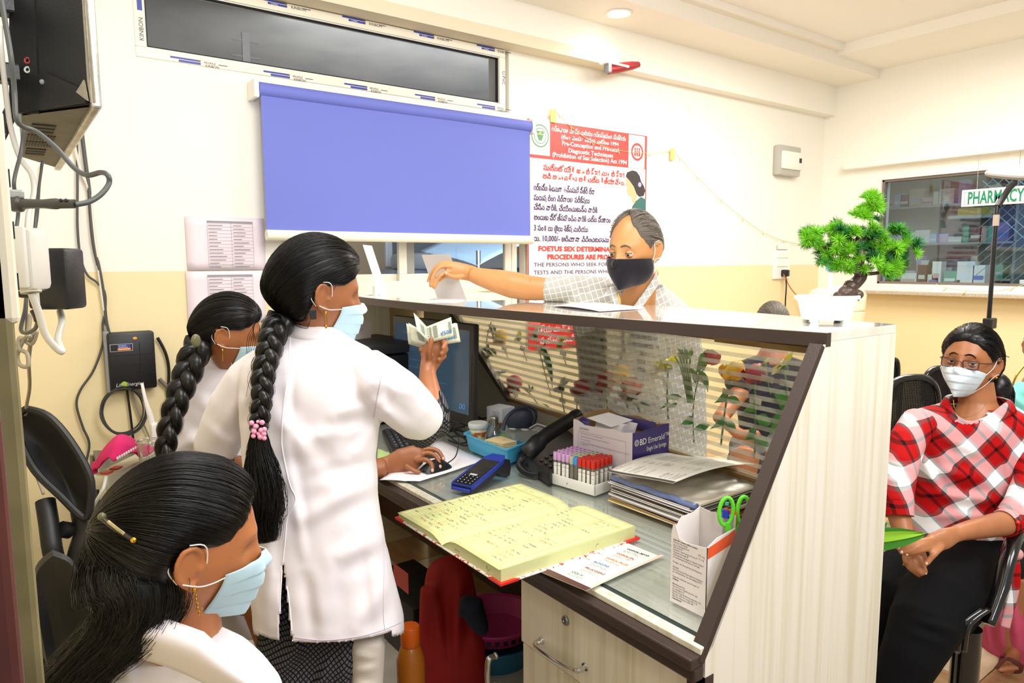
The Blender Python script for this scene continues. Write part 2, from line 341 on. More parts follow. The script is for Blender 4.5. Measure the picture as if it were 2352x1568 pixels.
tp = build('tarpaulin_canopy', MB().grid(tarp, 24, 10), mat('tarp_blue', '#a9cdf0', .5, bump=.1), smooth='all', solid=.004, label='pale blue tarpaulin canopy outside the window', cat='canopy')
for q in ((3.32, 5.02), (5.85, 5.05), (3.4, 5.98), (5.8, 5.95)): build('pole', MB().cyl((q[0], q[1], 0), (q[0], q[1], 1.6), .02, 8), STEEL, tp)
car = empty('parked_van', (4.8, 6.6, 0), 'blue grey van parked beyond the blue canopy', 'van')
build('body', MB().cbox((3.3, 6.2, .3), (5.6, 7.2, 1.42), .08), mat('van_blue', '#6d86a8', .35), car, smooth=True)
build('roof_panel', MB().cbox((3.5, 6.25, 1.42), (5.4, 7.1, 1.6), .06), mat('van_grey', '#a7b3c0', .35), car, smooth=True)
for xx in (3.9, 5.1): build('wheel', MB().cyl((xx, 6.15, .3), (xx, 6.4, .3), .3, 20), BLACK, car)
# pharmacy window: frame, glass, grille, sill
w3 = empty('window_3', (XP, 1.8, 1.3), kind='structure')
def yframe(mb, y0, y1, z0, z1, w, xa, xb): mb.cbox((xa, y0, z0), (xb, y1, z0 + w), .003).cbox((xa, y0, z1 - w), (xb, y1, z1), .003).cbox((xa, y0, z0), (xb, y0 + w, z1), .003).cbox((xa, y1 - w, z0), (xb, y1, z1), .003)
mb = MB(); yframe(mb, PW[0], PW[1], PW[2], PW[3], .02, XP + .02, XP + .07); build('window_frame', mb, mat('dark_frame', '#7c6f66', .4), w3)
build('pane', MB().box((XP + .04, PW[0], PW[2]), (XP + .045, 1.72, PW[3])), glassmat('pharmacy_glass', (.80, .88, .93, 1), .15), w3)
build('pane', MB().box((XP + .055, 1.68, PW[2]), (XP + .06, PW[1], PW[3])), glassmat('pharmacy_glass', (.80, .88, .93, 1), .15), w3)
build('window_frame', MB().cbox((XP + .03, PW[0], PW[2]), (XP + .08, 2.0, PW[2] + .05), .003), mat('pale_alu', '#bcd0dc', .3, .3), w3)
mb = MB()
for s_ in (-1, 1):
    for k in range(-14, 34):
        a = V((XP + .1, .6, 1.3 + k * .075)); b = V((XP + .1, 2.32, 1.3 + k * .075 + s_ * 1.72))
        pts = [a.lerp(b, t / 40) for t in range(41)]; pts = [p for p in pts if 1.32 < p.z < 2.17]
        if len(pts) > 1: mb.tube([pts[0], pts[-1]], .004, 4)
build('grille', mb, mat('grille_grey', '#8fa6ae', .4, .3), w3, kind='stuff')
build('window_sill', MB().cbox((XP - .16, PW[0] - .6, 1.215), (XP + .02, PW[1] + .12, 1.24), .004), mat('granite', '#c9bba4', .4, col2='#a89a86', nscale=120), w3)
build('window_head', MB().cbox((XP - .1, PW[0] - .6, 2.30), (XP + .02, PW[1] + .3, 2.36), .01), CREAM, w3)
# ---------------------------------------------------------------- reception counter
LAM = mat('laminate', '#efe9d8', .22, coat=.4)
def grain(m, c1, c2, scale, stretch, lo=.45, hi=.72):
    nt, b = nodes(m); tc = nt.nodes.new('ShaderNodeTexCoord'); mp = nt.nodes.new('ShaderNodeMapping'); mp.inputs['Scale'].default_value = stretch
    nz = nt.nodes.new('ShaderNodeTexNoise'); nz.inputs['Scale'].default_value = scale; nz.inputs['Detail'].default_value = 6; cr = nt.nodes.new('ShaderNodeValToRGB')
    cr.color_ramp.elements[0].position = lo; cr.color_ramp.elements[1].position = hi; cr.color_ramp.elements[0].color = rgb(c1); cr.color_ramp.elements[1].color = rgb(c2)
    nt.links.new(tc.outputs['Object'], mp.inputs[0]); nt.links.new(mp.outputs[0], nz.inputs['Vector']); nt.links.new(nz.outputs['Fac'], cr.inputs[0]); nt.links.new(cr.outputs[0], b.inputs['Base Color'])
    return m
grain(LAM, '#f1ebdc', '#ded7bb', 3, (14, 14, .35))
LAMD = grain(mat('laminate_drawer', '#e6dfc8', .2, coat=.5), '#e9e2cd', '#c9c3a0', 3, (14, 14, .3))
LAMH = grain(mat('laminate_top', '#dfe3d2', .15, coat=.8, coatr=.03), '#fafaf2', '#dde4d0', 3, (16, .35, 1))
LAML = grain(mat('laminate_ledge', '#e2ddcf', .1, coat=1, coatr=.02), '#e8e4da', '#d6d0c0', 4, (2.5, .8, 1))
BROWN = mat('dark_brown_edge', '#3a2d29', .4, bump=.15, bscale=300)
WOOD = grain(mat('bare_wood', '#9a7a4c', .6), '#8f6f42', '#6c4e2a', 8, (4, .6, 4))
BACKB = mat('grey_laminate', '#a19a88', .5)
rc = empty('reception_counter', (1.6, 2.0, 0), 'cream laminate reception counter with dark brown edges and raised ledge', 'counter')
Y0 = .80
# side panel: outline in XZ at the near end
prof = [(1.045, 0.0), (1.735, 0.0), (1.735, 1.3265), (1.425, 1.3265), (1.065, .755), (1.045, .74)]
def xz(y): return M(((1, 0, 0, 0), (0, 0, -1, y), (0, 1, 0, 0), (0, 0, 0, 1)))  # (x,z,h) -> (x, y-h, z)
build('side_panel', MB().prism(prof, .022, xz(Y0 + .0235)), LAM, rc)
build('side_panel', MB().prism([(p[0] - .0, p[1]) for p in prof], .04, xz(3.56)), LAM, rc)
# dark edging following the slope of the near panel (towards the staff side)
def strip(pts, w, y0, y1, m, name):
    mb = MB()
    for a, b in zip(pts, pts[1:]):
        a, b = V((a[0], 0, a[1])), V((b[0], 0, b[1])); t = (b - a).normalized(); n = V((-t.z, 0, t.x)) * w
        q = [a, b, b + n, a + n]; mb.add([V((p.x, y0, p.z)) for p in q] + [V((p.x, y1, p.z)) for p in q], [(0, 1, 2, 3), (7, 6, 5, 4), (0, 4, 5, 1), (1, 5, 6, 2), (2, 6, 7, 3), (3, 7, 4, 0)])
    return build(name, mb, m, rc)
strip([(1.412, 1.316), (1.055, .765), (1.035, .735)], -.014, Y0 - .003, Y0 + .026, BROWN, 'edge_trim')
# raised ledge, inner edge bows towards the staff
inner = [(1.425, .80), (1.37, 1.2), (1.325, 1.65), (1.30, 2.1), (1.295, 2.5), (1.31, 2.9), (1.36, 3.2), (1.46, 3.45), (1.55, 3.585)]
outer = [(2.12, 3.585), (2.05, 3.2), (1.98, 2.9), (1.94, 2.55), (1.89, 2.0), (1.84, 1.55), (1.80, 1.2), (1.735, .80)]
innc = [(p.x, p.y) for p in catmull([(a, b, 0) for a, b in inner], 4)]
build('ledge', MB().prism([(x, max(y, .8025)) for x, y in innc + outer], .02, M.Translation((0, 0, 1.327))), LAML, rc)
off = [(x + .002, y) for x, y in innc]
mb = MB()
for (a, b) in zip(innc, innc[1:]):
    q = [V((a[0] - .003, a[1], 0)), V((b[0] - .003, b[1], 0)), V((b[0] + .015, b[1], 0)), V((a[0] + .015, a[1], 0))]
    mb.add([p + V((0, 0, 1.316)) for p in q] + [p + V((0, 0, 1.3455)) for p in q], [(0, 3, 2, 1), (4, 5, 6, 7), (0, 1, 5, 4), (2, 3, 7, 6), (1, 2, 6, 5), (3, 0, 4, 7)])
build('ledge_edge', mb, BROWN, rc)
build('ledge_underside', MB().prism([(x + .016, max(y, .86)) for x, y in innc] + [(x - .002, max(y, .86)) for x, y in outer], .0095, M.Translation((0, 0, 1.317))), BACKB, rc)
# public-side board with the trapezoid glazed opening; the board runs slightly askew (x grows towards the wall)
def gx(y): return 1.715 + .1 * (y - .85)
def ong(u, v):
    d = ray(u, v); t = (1.715 - .085 + 0) / (d.x - .1 * d.y); return EYE + d * t
q1, q2, q3, q4 = ong(1175, 931), ong(1750, 1091), ong(1030, 712), ong(1890, 792)
GZ0 = (q1.z + q2.z) / 2; GZ1 = (q3.z + q4.z) / 2; gYB, gYT = q1.y, q3.y
def yzprism(poly, xa, xb): # xa, xb are offsets from the glass plane
    return MB().add([V((gx(p[0]) + xa, p[0], p[1])) for p in poly] + [V((gx(p[0]) + xb, p[0], p[1])) for p in poly], [tuple(range(len(poly))), tuple(range(len(poly), 2 * len(poly)))[::-1]] + [(i, (i + 1) % len(poly), (i + 1) % len(poly) + len(poly), i + len(poly)) for i in range(len(poly))])
build('back_board', yzprism([(.85, .1), (3.56, .1), (3.56, GZ0), (.85, GZ0)], -.015, .01), BACKB, rc)
build('back_board', yzprism([(gYB, GZ0), (3.56, GZ0), (3.56, 1.317), (gYT + .01, 1.317)], -.015, .01), BACKB, rc)
build('outer_board', yzprism([(.85, 0), (3.56, 0), (3.56, GZ0 - .02), (.85, GZ0 - .02)], .011, .018), LAM, rc)
def bar(mb, a, b, w, xa, xb):
    a, b = V((0,) + a), V((0,) + b); t = (b - a).normalized(); n = V((0, -t.z, t.y)) * w; q = [a, b, b + n, a + n]
    mb.add([V((gx(p.y) + xa, p.y, p.z)) for p in q] + [V((gx(p.y) + xb, p.y, p.z)) for p in q], [(0, 1, 2, 3), (7, 6, 5, 4), (0, 4, 5, 1), (1, 5, 6, 2), (2, 6, 7, 3), (3, 7, 4, 0)])
for a, b, w in (((.85, GZ0), (gYB, GZ0), .013), ((gYT, GZ1), (gYB, GZ0), .013), ((gYT, 1.316), (.85, 1.316), 1.316 - GZ1)):
    mb = MB(); bar(mb, a, b, w, -.018, .008); build('glass_batten', mb, WOOD, rc)
mb = MB(); bar(mb, (1.33, GZ1 + .012), (.85, GZ1 + .012), .016, -.03, -.012); build('glass_batten', mb, WOOD, rc)
mb = MB(); bar(mb, (gYT + .012, GZ1), (gYB + .012, GZ0), .005, -.02, .008); build('batten_edge', mb, BROWN, rc)
mb = MB(); bar(mb, (gYT - .015, GZ1), (gYB - .015, GZ0), .004, -.019, .008); build('batten_edge', mb, BROWN, rc)
build('glass_pane', yzprism([(gYB, GZ0), (.86, GZ0), (.86, GZ1), (gYT, GZ1)], 0, .004), glassmat('partition_glass', (.985, .99, .985, 1), .05), rc, label='clear glass pane with frosted stripes')
FROST = glassmat('frosted_film', (.95, .97, .93, 1), .05, frost=.30)
nst = 14; st = (GZ1 - GZ0) / nst
for k in range(nst):
    z = GZ0 + .012 + k * st; yl = gYB + (z - GZ0) / (GZ1 - GZ0) * (gYT - gYB); build('frosted_stripe', yzprism([(.86, z), (yl, z), (yl, z + st * .46), (.86, z + st * .46)], -.0014, -.0006), FROST, rc)
# worktop
wt = empty('worktop', (1.35, 2, .74), 'pale green glass-topped worktop inside the counter', 'worktop')
Yt0, Yt1 = .828, 3.55
def topshape(x0, e, z, h): return MB().prism([(x0, Yt0), (gx(Yt0) - .017 - e, Yt0), (gx(Yt1) - .017 - e, Yt1), (x0, Yt1)], h, M.Translation((0, 0, z)))
build('board', topshape(1.04, 0, .735, .03), LAMH, wt)
build('front_edge', MB().cbox((1.0, Y0 + .0, .728), (1.04, 3.5, .752), .004).cbox((1.012, Y0, .70), (1.04, 3.5, .728), .004), BROWN, wt)
build('front_lip', MB().cbox((1.028, Y0 - .0, .752), (1.05, 3.5, .766), .002), LAMD, wt)
GT = glassmat('worktop_glass', (.985, .997, .99, 1), .18)
build('glass_top', topshape(1.06, .004, .7655, .008), GT, wt)
build('glass_edge', MB().box((1.0575, .83, .7655), (1.0598, Yt1, .7735)), mat('glass_edge_green', '#16302c', .15), wt)
TZ = .7737
# drawer cabinet under the near half
dc = empty('drawer_cabinet', (1.35, 1.15, 0), 'cream striped drawer cabinet with chrome handles below the worktop', 'cabinet')
YC = 1.40
build('carcass', MB().box((1.075, .86, .05), (1.64, YC - .02, .70)), LAMD, dc)
build('plinth', MB().box((1.10, .87, 0), (1.62, YC - .03, .05)), BROWN, dc)
dr = build('drawer', MB().cbox((1.05, .845, .50), (1.073, YC, .695), .003), LAMD, dc)
d2 = build('door', MB().cbox((1.056, .845, .06), (1.074, YC - .0, .494), .003), LAMD, dc)
build('side_filler', MB().box((1.045, .80, 0), (1.07, .845, .70)), BROWN, dc)
def handle(a, b, out, m, par, name='handle'):
    a, b, out = V(a), V(b), V(out); pts = [a, a + out * .75, a + out + (b - a) * .12, a.lerp(b, .5) + out * 1.1, b + out - (b - a) * .12, b + out * .75, b]
    mb = MB().tube(catmull(pts, 5), .0055, 10, flat=1.5); mb.cyl(a, a + out * .12, .010, 14).cyl(b, b + out * .12, .010, 14); build(name, mb, m, par, smooth=True)
handle(onx(1245, 1470, 1.05), onx(1345, 1530, 1.05), (-.028, 0, -.004), CHROME, dr)
lk = onx(1300, 1424, 1.05)
build('lock', MB().lathe([(0.0005, .004), (.004, .004), (.005, .006), (.0095, .006), (.0105, .004), (.0125, .003), (.0125, 0)], 24, frame(lk, (0, -1, 0), (0, 0, 1)), cap=False), STEEL, dr, smooth=True)
build('keyhole', MB().box((-.0008, -.003, .0042), (.0008, .003, .0046), frame(lk, (0, -1, 0), (0, 0, 1))), BLACK, dr)
h0 = onx(1140, 1505, 1.056); handle(h0, h0 + V((0, 0, -.09)), (-.028, 0, 0), CHROME, d2)
# inner knee-hole back with brown woven panel
build('modesty_panel', MB().box((1.63, YC, 0.1), (1.66, 3.55, .73)), mat('woven_brown', '#5a3a22', .8, col2='#3a2415', nscale=90), rc)
build('knee_panel', MB().box((1.08, YC - .018, .05), (1.64, YC - .002, .70)), LAMD, dc)
# ---------------------------------------------------------------- things on the walls
BLUE = mat('blind_blue', '#6d78cc', .7, bump=.08, bscale=900); BARM = mat('blind_bar', '#f4f0dc', .35)
rb = empty('roller_blind', (1.9, 3.53, 1.6), 'periwinkle blue roller blind pulled halfway over the window', 'blind')
a, b = ony(592, 206, 3.52), ony(1216, 290, 3.52); zr = (a.z + b.z) / 2; xa, xb = a.x, b.x
build('roller', MB().cyl((xa, 3.52, zr), (xb, 3.52, zr), .034, 24), BLUE, rb, smooth=True)
zb = (ony(592, 540, 3.50).z + ony(1209, 550, 3.50).z) / 2
build('cloth', MB().grid(lambda s, t: V((xa + .008 + (xb - xa - .016) * s, 3.505 - .004 * t + .002 * math.sin(7 * s + 2 * t), zr + .0 + (zb - zr) * t)), 24, 12), BLUE, rb, smooth='all')
build('bottom_bar', MB().cyl((xa + .005, 3.50, zb), (xb + .003, 3.50, zb), .026, 20), BARM, rb, smooth=True)
for x_, s_ in ((xa, -1), (xb, 1)): build('bracket', MB().cbox((x_ - .012 + s_ * .014, 3.485, zr - .045), (x_ + .012 + s_ * .014, YW, zr + .045), .006), WHITE, rb)
PAPER = mat('paper_pinkish', '#efe2ea', .8); INK = mat('ink_grey', '#8d868e', .8); INKD = mat('ink_dark', '#2c2c34', .7)
for k, (tl, tr, bl) in enumerate((((424, 496), (606, 503), (427, 621)), ((426, 623), (606, 625), (430, 747)))):
    A, B, Cc = ony(*tl, 3.592), ony(*tr, 3.592), ony(*bl, 3.592); zt, zl = A.z, Cc.z; xw = B.x - A.x
    n = empty('notice_sheet', (A.x + xw / 2, 3.595, zl), ('upper pale paper notice with printed table taped to the wall', 'lower pale paper notice with printed table, partly behind a head')[k], 'notice', 'paper notices left of the blind')
    build('sheet', MB().grid(lambda s, t: V((A.x + xw * s, 3.592 - .004 * math.sin(PI * s) * (1 - t), zt + (zl - zt) * t)), 8, 6), PAPER, n, smooth='all', solid=.0006)
    mb = MB(); x0_ = A.x + xw * .26; 
    for r in range(14):
        z_ = zt - .03 - r * .0165
        if z_ < zl + .01: break
        mb.box((x0_, 3.5855, z_), (x0_ + xw * .58, 3.5865, z_ + .0007))
        for c_ in (0, .31):
            w_ = .1 + .12 * random.random(); mb.box((x0_ + xw * c_ + .006, 3.5855, z_ + .006), (x0_ + xw * (c_ + w_) + .006, 3.5865, z_ + .0085))
    for c_ in (0, .3, .58): mb.box((x0_ + xw * c_, 3.5855, z_), (x0_ + xw * c_ + .0007, 3.5865, zt - .022))
    build('printed_table', mb, INK, n, kind='stuff'); build('table_header', MB().box((x0_, 3.5853, zt - .026), (x0_ + xw * .58, 3.5863, zt - .018)), mat('ink_mid', '#9a96a0', .8), n)
# poster
PRED = mat('poster_red', '#e2504a', .35); PWHT = mat('poster_white', '#f9eef0', .35); PINK_ = mat('poster_ink', '#4a3f6a', .5); PSTR = mat('poster_strong_red', '#d84a40', .4); GRN = mat('emblem_green', '#5f9a6a', .5)
yp = 3.588
po = empty('health_notice_poster', (3.4, yp, .8), 'tall red and white printed health law poster in a regional script', 'poster')
A = ony(1211, 268, yp); B = ony(1486, 316, yp); zt = (A.z + B.z) / 2; x0, x1 = A.x, B.x; zb_ = ony(1211, 807, yp).z
build('sheet', MB().cbox((x0, yp, zb_), (x1, yp + .006, zt), .001), PWHT, po)
zh = (ony(1211, 358, yp).z + ony(1486, 392, yp).z) / 2
build('header_band', MB().box((x0, yp - .001, zh), (x1, yp, zt)), PRED, po)
build('footer_band', MB().box((x0, yp - .001, zb_), (x1, yp, zb_ + .25)), mat('poster_bright_red', '#ee3a30', .4), po)
build('border', MB().box((x0, yp - .0012, zb_), (x0 + .010, yp, zh)).box((x1 - .010, yp - .0012, zb_), (x1, yp, zh)), PSTR, po)
def pt(s, u, v, h, m, u2=None, bold=0, al='LEFT'):
    o = ony(u, v, yp - .0015); size = h
    text(s, size, o, (1, 0, 0), (0, 0, 1), m, po, 'lettering', al, .0012, fit=(ony(u2, v, yp).x - o.x) if u2 else None, bold=bold)
pt('గర్భధారణ పూర్వ మరియు గర్భస్థపిండ ప్రక్రియ', 1267, 300, .040, PWHT, 1437, .001)
pt('(లింగ ఎంపిక నిషేధ) చట్టం 1994', 1288, 318, .034, PWHT, 1420, .001)
pt('Pre-Conception and Pre-natal', 1290, 333, .04, PWHT, 1420, .001)
pt('Diagnostic Techniques', 1305, 350, .04, PWHT, 1407, .001)
pt('(Prohibition of Sex Selection) Act 1994', 1268, 359, .04, PWHT, 1439, .001)
pt('పుట్టబోయేది ఆడ బిడ్డా! మగ బిడ్డా!', 1248, 390, .05, PSTR, 1434, .0015)
pt('అని అడగవద్దు అది చట్ట రిత్యానేరం.', 1246, 409, .05, PSTR, 1434, .0015)
for s_, v_, u_ in (('గర్భస్థ శిశువుగా ఉన్నపుడే స్త్రీ లేదా', 436, 1366), ('పురుష లింగ నిర్ధారణ పరీక్షలు', 459, 1354), ('చేసిన వారికి, చేయించుకున్న వారికి', 481, 1372), ('అందుకు ప్రోత్సహించిన వారికి చట్ట ప్రకారం', 504, 1402), ('3 సం॥ లు జైలు శిక్ష మరియు', 529, 1350), ('రు. 10,000/- జరిమానా విధించబడును', 553, 1398)):
    pt(s_, 1226, v_, .052, PINK_, u_, .0012)
pt('FOETUS SEX DETERMINATION', 1236, 576, .044, PSTR, 1432, .002); pt('PROCEDURES ARE PROHIBITED', 1257, 595, .044, PSTR, 1440, .002)
pt('THE PERSONS WHO SEEK FOR FOETUS SEX', 1226, 612, .036, PINK_, 1460); pt('TESTS AND THE PERSONS WHO CONDUCT', 1226, 630, .036, PINK_, 1460)
pt('ఫిర్యాదు కొరకు', 1228, 765, .06, PWHT, 1322, .0012); pt('సంప్రదించండి', 1240, 790, .06, PWHT, 1318, .0012)
def disc(u, v, r, m, name, lift, n=28, sx=1, sz=1):
    c = ony(u, v, yp); return build(name, MB().add([c + V((sx * r * math.cos(2 * PI * i / n), -lift, sz * r * math.sin(2 * PI * i / n))) for i in range(n)], [tuple(range(n))]), m, po)
for u, v in ((1240, 314), (1462, 349)):
    c = ony(u, v, yp); build('emblem_panel', MB().cbox((c.x - .082, yp - .0022, c.z - .115), (c.x + .082, yp - .001, c.z + .115), .02), PWHT, po)
disc(1240, 312, .072, GRN, 'emblem_ring', .0026); disc(1240, 312, .064, mat('emblem_pale', '#e8eedc', .5), 'emblem_disc', .0028); disc(1240, 312, .05, GRN, 'emblem_ring', .003); disc(1240, 312, .045, PWHT, 'emblem_disc', .0032)
c = ony(1240, 312, yp); mb = MB()
for q in ([(-.032, .03), (.032, .03), (.026, .012), (-.026, .012)], [(-.028, .008), (.028, .008), (.012, -.03), (-.012, -.03)]): mb.add([c + V((a_, -.0036, b_)) for a_, b_ in q], [(0, 1, 2, 3)])
build('emblem_shape', mb, GRN, po); disc(1240, 306, .010, mat('emblem_gold', '#d9b84c', .5), 'emblem_shape', .004)
disc(1463, 349, .062, PSTR, 'emblem_disc', .0026); disc(1463, 349, .046, PWHT, 'emblem_disc', .0028)
c = ony(1463, 349, yp)
for dx in (-.022, .0, .022):
    build('emblem_figure', MB().ell(c + V((dx, -.003, .02)), (.008, .0006, .009), nu=10, nv=6).add([c + V((dx + a_, -.0034, b_)) for a_, b_ in ((-.009, -.03), (.009, -.03), (.006, .01), (-.006, .01))], [(0, 1, 2, 3)]), PSTR, po)
# flat printed lady in profile (head down) on the poster
def flat(pts, m, name, lift):
    q = [ony(u, v, yp) + V((0, -lift, 0)) for u, v in pts]; return build(name, MB().add(q, [tuple(range(len(q)))]), m, po, fixn=False)
flat([(1437, 405), (1440, 396), (1452, 391), (1462, 394), (1469, 404), (1472, 416), (1479, 428), (1482, 438), (1478, 450), (1468, 452), (1462, 446), (1455, 428), (1445, 414)], mat('print_hair', '#3c3736', .5), 'printed_hair', .0014)
flat([(1438, 408), (1447, 413), (1457, 428), (1463, 445), (1462, 462), (1453, 468), (1450, 452), (1443, 449), (1438, 438), (1441, 432), (1437, 424)], mat('print_skin', '#f0b98c', .5), 'printed_face', .0012)
flat([(1452, 474), (1460, 462), (1472, 452), (1483, 458), (1483, 484), (1450, 484)], mat('print_teal', '#3f6f6a', .5), 'printed_shawl', .0013)
disc(1469, 424, .018, mat('print_lilac', '#b4aee0', .5), 'printed_flower', .0018, 10)
# string of small lights taped along the wall
WIREM = mat('thin_wire', '#c9c08e', .5); TAPE = mat('masking_tape', '#ecd47c', .6)
ls = empty('string_lights', (4, 3.59, 1.5), 'thin string of small unlit lights taped across the wall', 'string lights')
pts = [(1264, 285), (1271, 258), (1283, 262), (1310, 290), (1360, 325), (1420, 345), (1490, 352), (1545, 348), (1560, 362), (1600, 405), (1655, 458), (1705, 500), (1752, 533), (1800, 553), (1850, 563), (1890, 570)]
W3 = [ony(u, v, 3.583) for u, v in pts]; build('wire', MB().tube(catmull(W3, 6), .0022, 6), WIREM, ls)
for i, p in enumerate(catmull(W3, 2)):
    if i % 2 == 0 and i > 3: build('bulb', MB().tube([p, p + V((.004, -.004, -.018)), p + V((.006, -.004, -.03))], [.003, .0045, .001], 6), WIREM, ls)
for u, v in ((1271, 265), (1545, 353)):
    c = ony(u, v, 3.578); build('tape_piece', MB().cbox((c.x - .024, 3.5765, c.z - .045), (c.x + .024, 3.581, c.z + .04), .002), TAPE, ls)
pts = [(2150, 652), (2175, 661), (2220, 668), (2280, 669), (2330, 660), (2360, 650)]
l2 = empty('string_lights', (6.1, 1.8, 1.2), 'drooping thin light string under the pharmacy window', 'string lights')
W3 = [onx(u, v, XP - .17) for u, v in pts]; build('wire', MB().tube(catmull(W3, 6), .0024, 6), WIREM, l2)
for p in W3[1:-1]: build('bulb', MB().tube([p, p + V((0, .02, -.02)), p + V((0, .03, -.03))], [.003, .005, .001], 6), WIREM, l2)
# red and white sensor hanging at the end of the beam underside
c = V((3.48, 3.46, 2.80)); sd = empty('ceiling_sensor', c, 'small dark red and white device fixed under the beam end', 'sensor')
p0, p1 = ony(1396, 160, 3.44), ony(1468, 148, 3.44)
build('body', MB().tube([p0, p0.lerp(p1, .3), p0.lerp(p1, .75), p1], [.03, .034, .028, .018], 12), mat('dark_red_plastic', '#a3262c', .4), sd, smooth=True)
build('cap', MB().ell(p1, .02), WHITE, sd, smooth=True); build('base_plate', MB().cbox((p0.x - .05, 3.40, 2.775), (p0.x + .16, 3.47, 2.79), .004), WHITE, sd)
build('clip', MB().cbox((p0.x - .03, 3.40, 2.72), (p0.x + .0, 3.45, 2.775), .004), GREY, sd)
# distribution box
A, B = ony(1776, 333, YW), ony(1822, 408, YW); x0, x1 = A.x, B.x; z0, z1 = B.z, A.z + .0
eb = empty('distribution_box', (x0, YW, z0), 'off-white wall mounted electric distribution box with grey ends', 'electric box')
build('body', MB().cbox((x0, YW - .07, z0), (x1, YW, z1), .015), mat('box_grey', '#b9b7ae', .4), eb, smooth=True)
build('cover', MB().cbox((x0 + .02, YW - .09, z0 + .05), (x1 - .0, YW - .06, z1 - .05), .02), mat('box_ivory', '#f4f0e6', .35), eb, smooth=True)
build('switch_window', MB().cbox((x1 - .06, YW - .093, z1 - .14), (x1 - .025, YW - .088, z1 - .10), .002), BLACK, eb)
# switchboard by the far corner
A, B = ony(1775, 574, YW), ony(1809, 640, YW); x0, x1, z0, z1 = A.x, B.x, B.z, A.z
sb = empty('switchboard', (x0, YW, z0), 'white modular switchboard with a black plug near the far corner', 'switchboard')
build('plate', MB().cbox((x0, YW - .02, z0), (x1, YW, z1), .006), WHITE, sb)
for k in range(3): build('rocker', MB().cbox((x0 + .04, YW - .028, z0 + .11 + k * .075), (x1 - .04, YW - .018, z0 + .165 + k * .075), .004), mat('rocker_ivory', '#f7f2e6', .3), sb)
pc = ony(1804, 627, YW - .05); pg = empty('black_plug', pc, 'small black plug with black and red leads in the switchboard', 'plug')
build('plug_body', MB().cbox(pc - V((.025, .03, .03)), pc + V((.025, .03, .03)), .01), BLACK, pg, smooth=True)
def cable(name, pts, r, m, label, cat='cable', plane=None, depth=None, n=8, seg=8):
    W3 = []
    for q in pts:
        if plane is not None: W3.append(ony(q[0], q[1], plane))
        else: W3.append(P(q[0], q[1], q[2] if len(q) > 2 else depth))
    return build(name, MB().tube(catmull(W3, seg), r, n), m, smooth='all', label=label, cat=cat)
build('lead', MB().tube(catmull([ony(u, v, YW - .06) for u, v in ((1805, 635), (1806, 660), (1804, 690), (1803, 735))], 6), .006, 6), BLACK, pg)
build('lead', MB().tube(catmull([ony(u, v, YW - .06) for u, v in ((1800, 630), (1815, 660), (1838, 690), (1858, 735))], 6), .005, 6), mat('lead_orange', '#d07a4a', .5), pg)
# water dispenser
d0 = P(1925, 620, 5.3); wd = empty('water_dispenser', (d0.x, d0.y, 0), 'pale water dispenser with inverted bottle and blue cap behind the plant', 'dispenser')
zt = P(1925, 655, 5.3).z
build('cabinet', MB().cbox((d0.x - .16, d0.y - .16, 0), (d0.x + .16, d0.y + .16, zt - .32), .02), WHITE, wd, smooth=True)
build('bottle', MB().lathe([(.05, 0), (.12, .03), (.20, .05), (.205, .14), (.195, .15), (.205, .16), (.205, .27), (.19, .30), (.1, .335), (.001, .34)], 28, M.Translation((d0.x, d0.y, zt - .34))), mat('bottle_cream', '#f6ecc8', .2), wd, smooth=True)
cc = P(1908, 606, 5.2); build('cap', MB().cyl((cc.x, cc.y, cc.z - .05), (cc.x, cc.y, cc.z + .035), .034, 18), mat('cap_blue', '#6fb9ea', .35), wd, smooth=True)
build('stem', MB().cyl((cc.x, cc.y, zt - .03), (cc.x, cc.y, cc.z - .05), .02, 12), WHITE, wd)
# pharmacy sign
zs = onx(2209, 455, XP).z; ys = onx(2209, 455, XP - .06).y; y_r = onx(2372, 455, XP - .06).y
A, B = onx(2209, 437, XP - .06), onx(2212, 475, XP - .06)
sg = empty('pharmacy_sign', (XP - .06, ys, B.z), 'white hanging sign with green capitals in front of the glass', 'sign')
build('board', MB().cbox((XP - .065, y_r, B.z), (XP - .05, ys, A.z), .003), mat('sign_white', '#fbf6f2', .3), sg)
mb = MB(); q = .013
for (ya, yb, za, zb2) in ((y_r + .02, ys - .02, A.z - .02, A.z - .016), (y_r + .02, ys - .02, B.z + .016, B.z + .02), (ys - .024, ys - .02, B.z + .016, A.z - .016), (y_r + .02, y_r + .024, B.z + .016, A.z - .016)): mb.box((XP - .0665, ya, za), (XP - .0645, yb, zb2))
build('sign_border', mb, mat('sign_pink', '#f0b0a8', .4), sg)
text('PHARMACY', .13, (XP - .066, onx(2222, 460, XP).y * (XP - .066) / XP, (A.z + B.z) / 2 - .045), (0, -1, 0), (0, 0, 1), mat('sign_green', '#138a63', .4), sg, 'lettering', fit=(onx(2222, 455, XP - .066).y - onx(2351, 455, XP - .066).y), bold=.003, lift=.002)
for yy in (ys - .1, y_r + .1): build('hanger', MB().cyl((XP - .055, yy, A.z), (XP - .055, yy, 2.3), .002, 6), STEEL, sg)
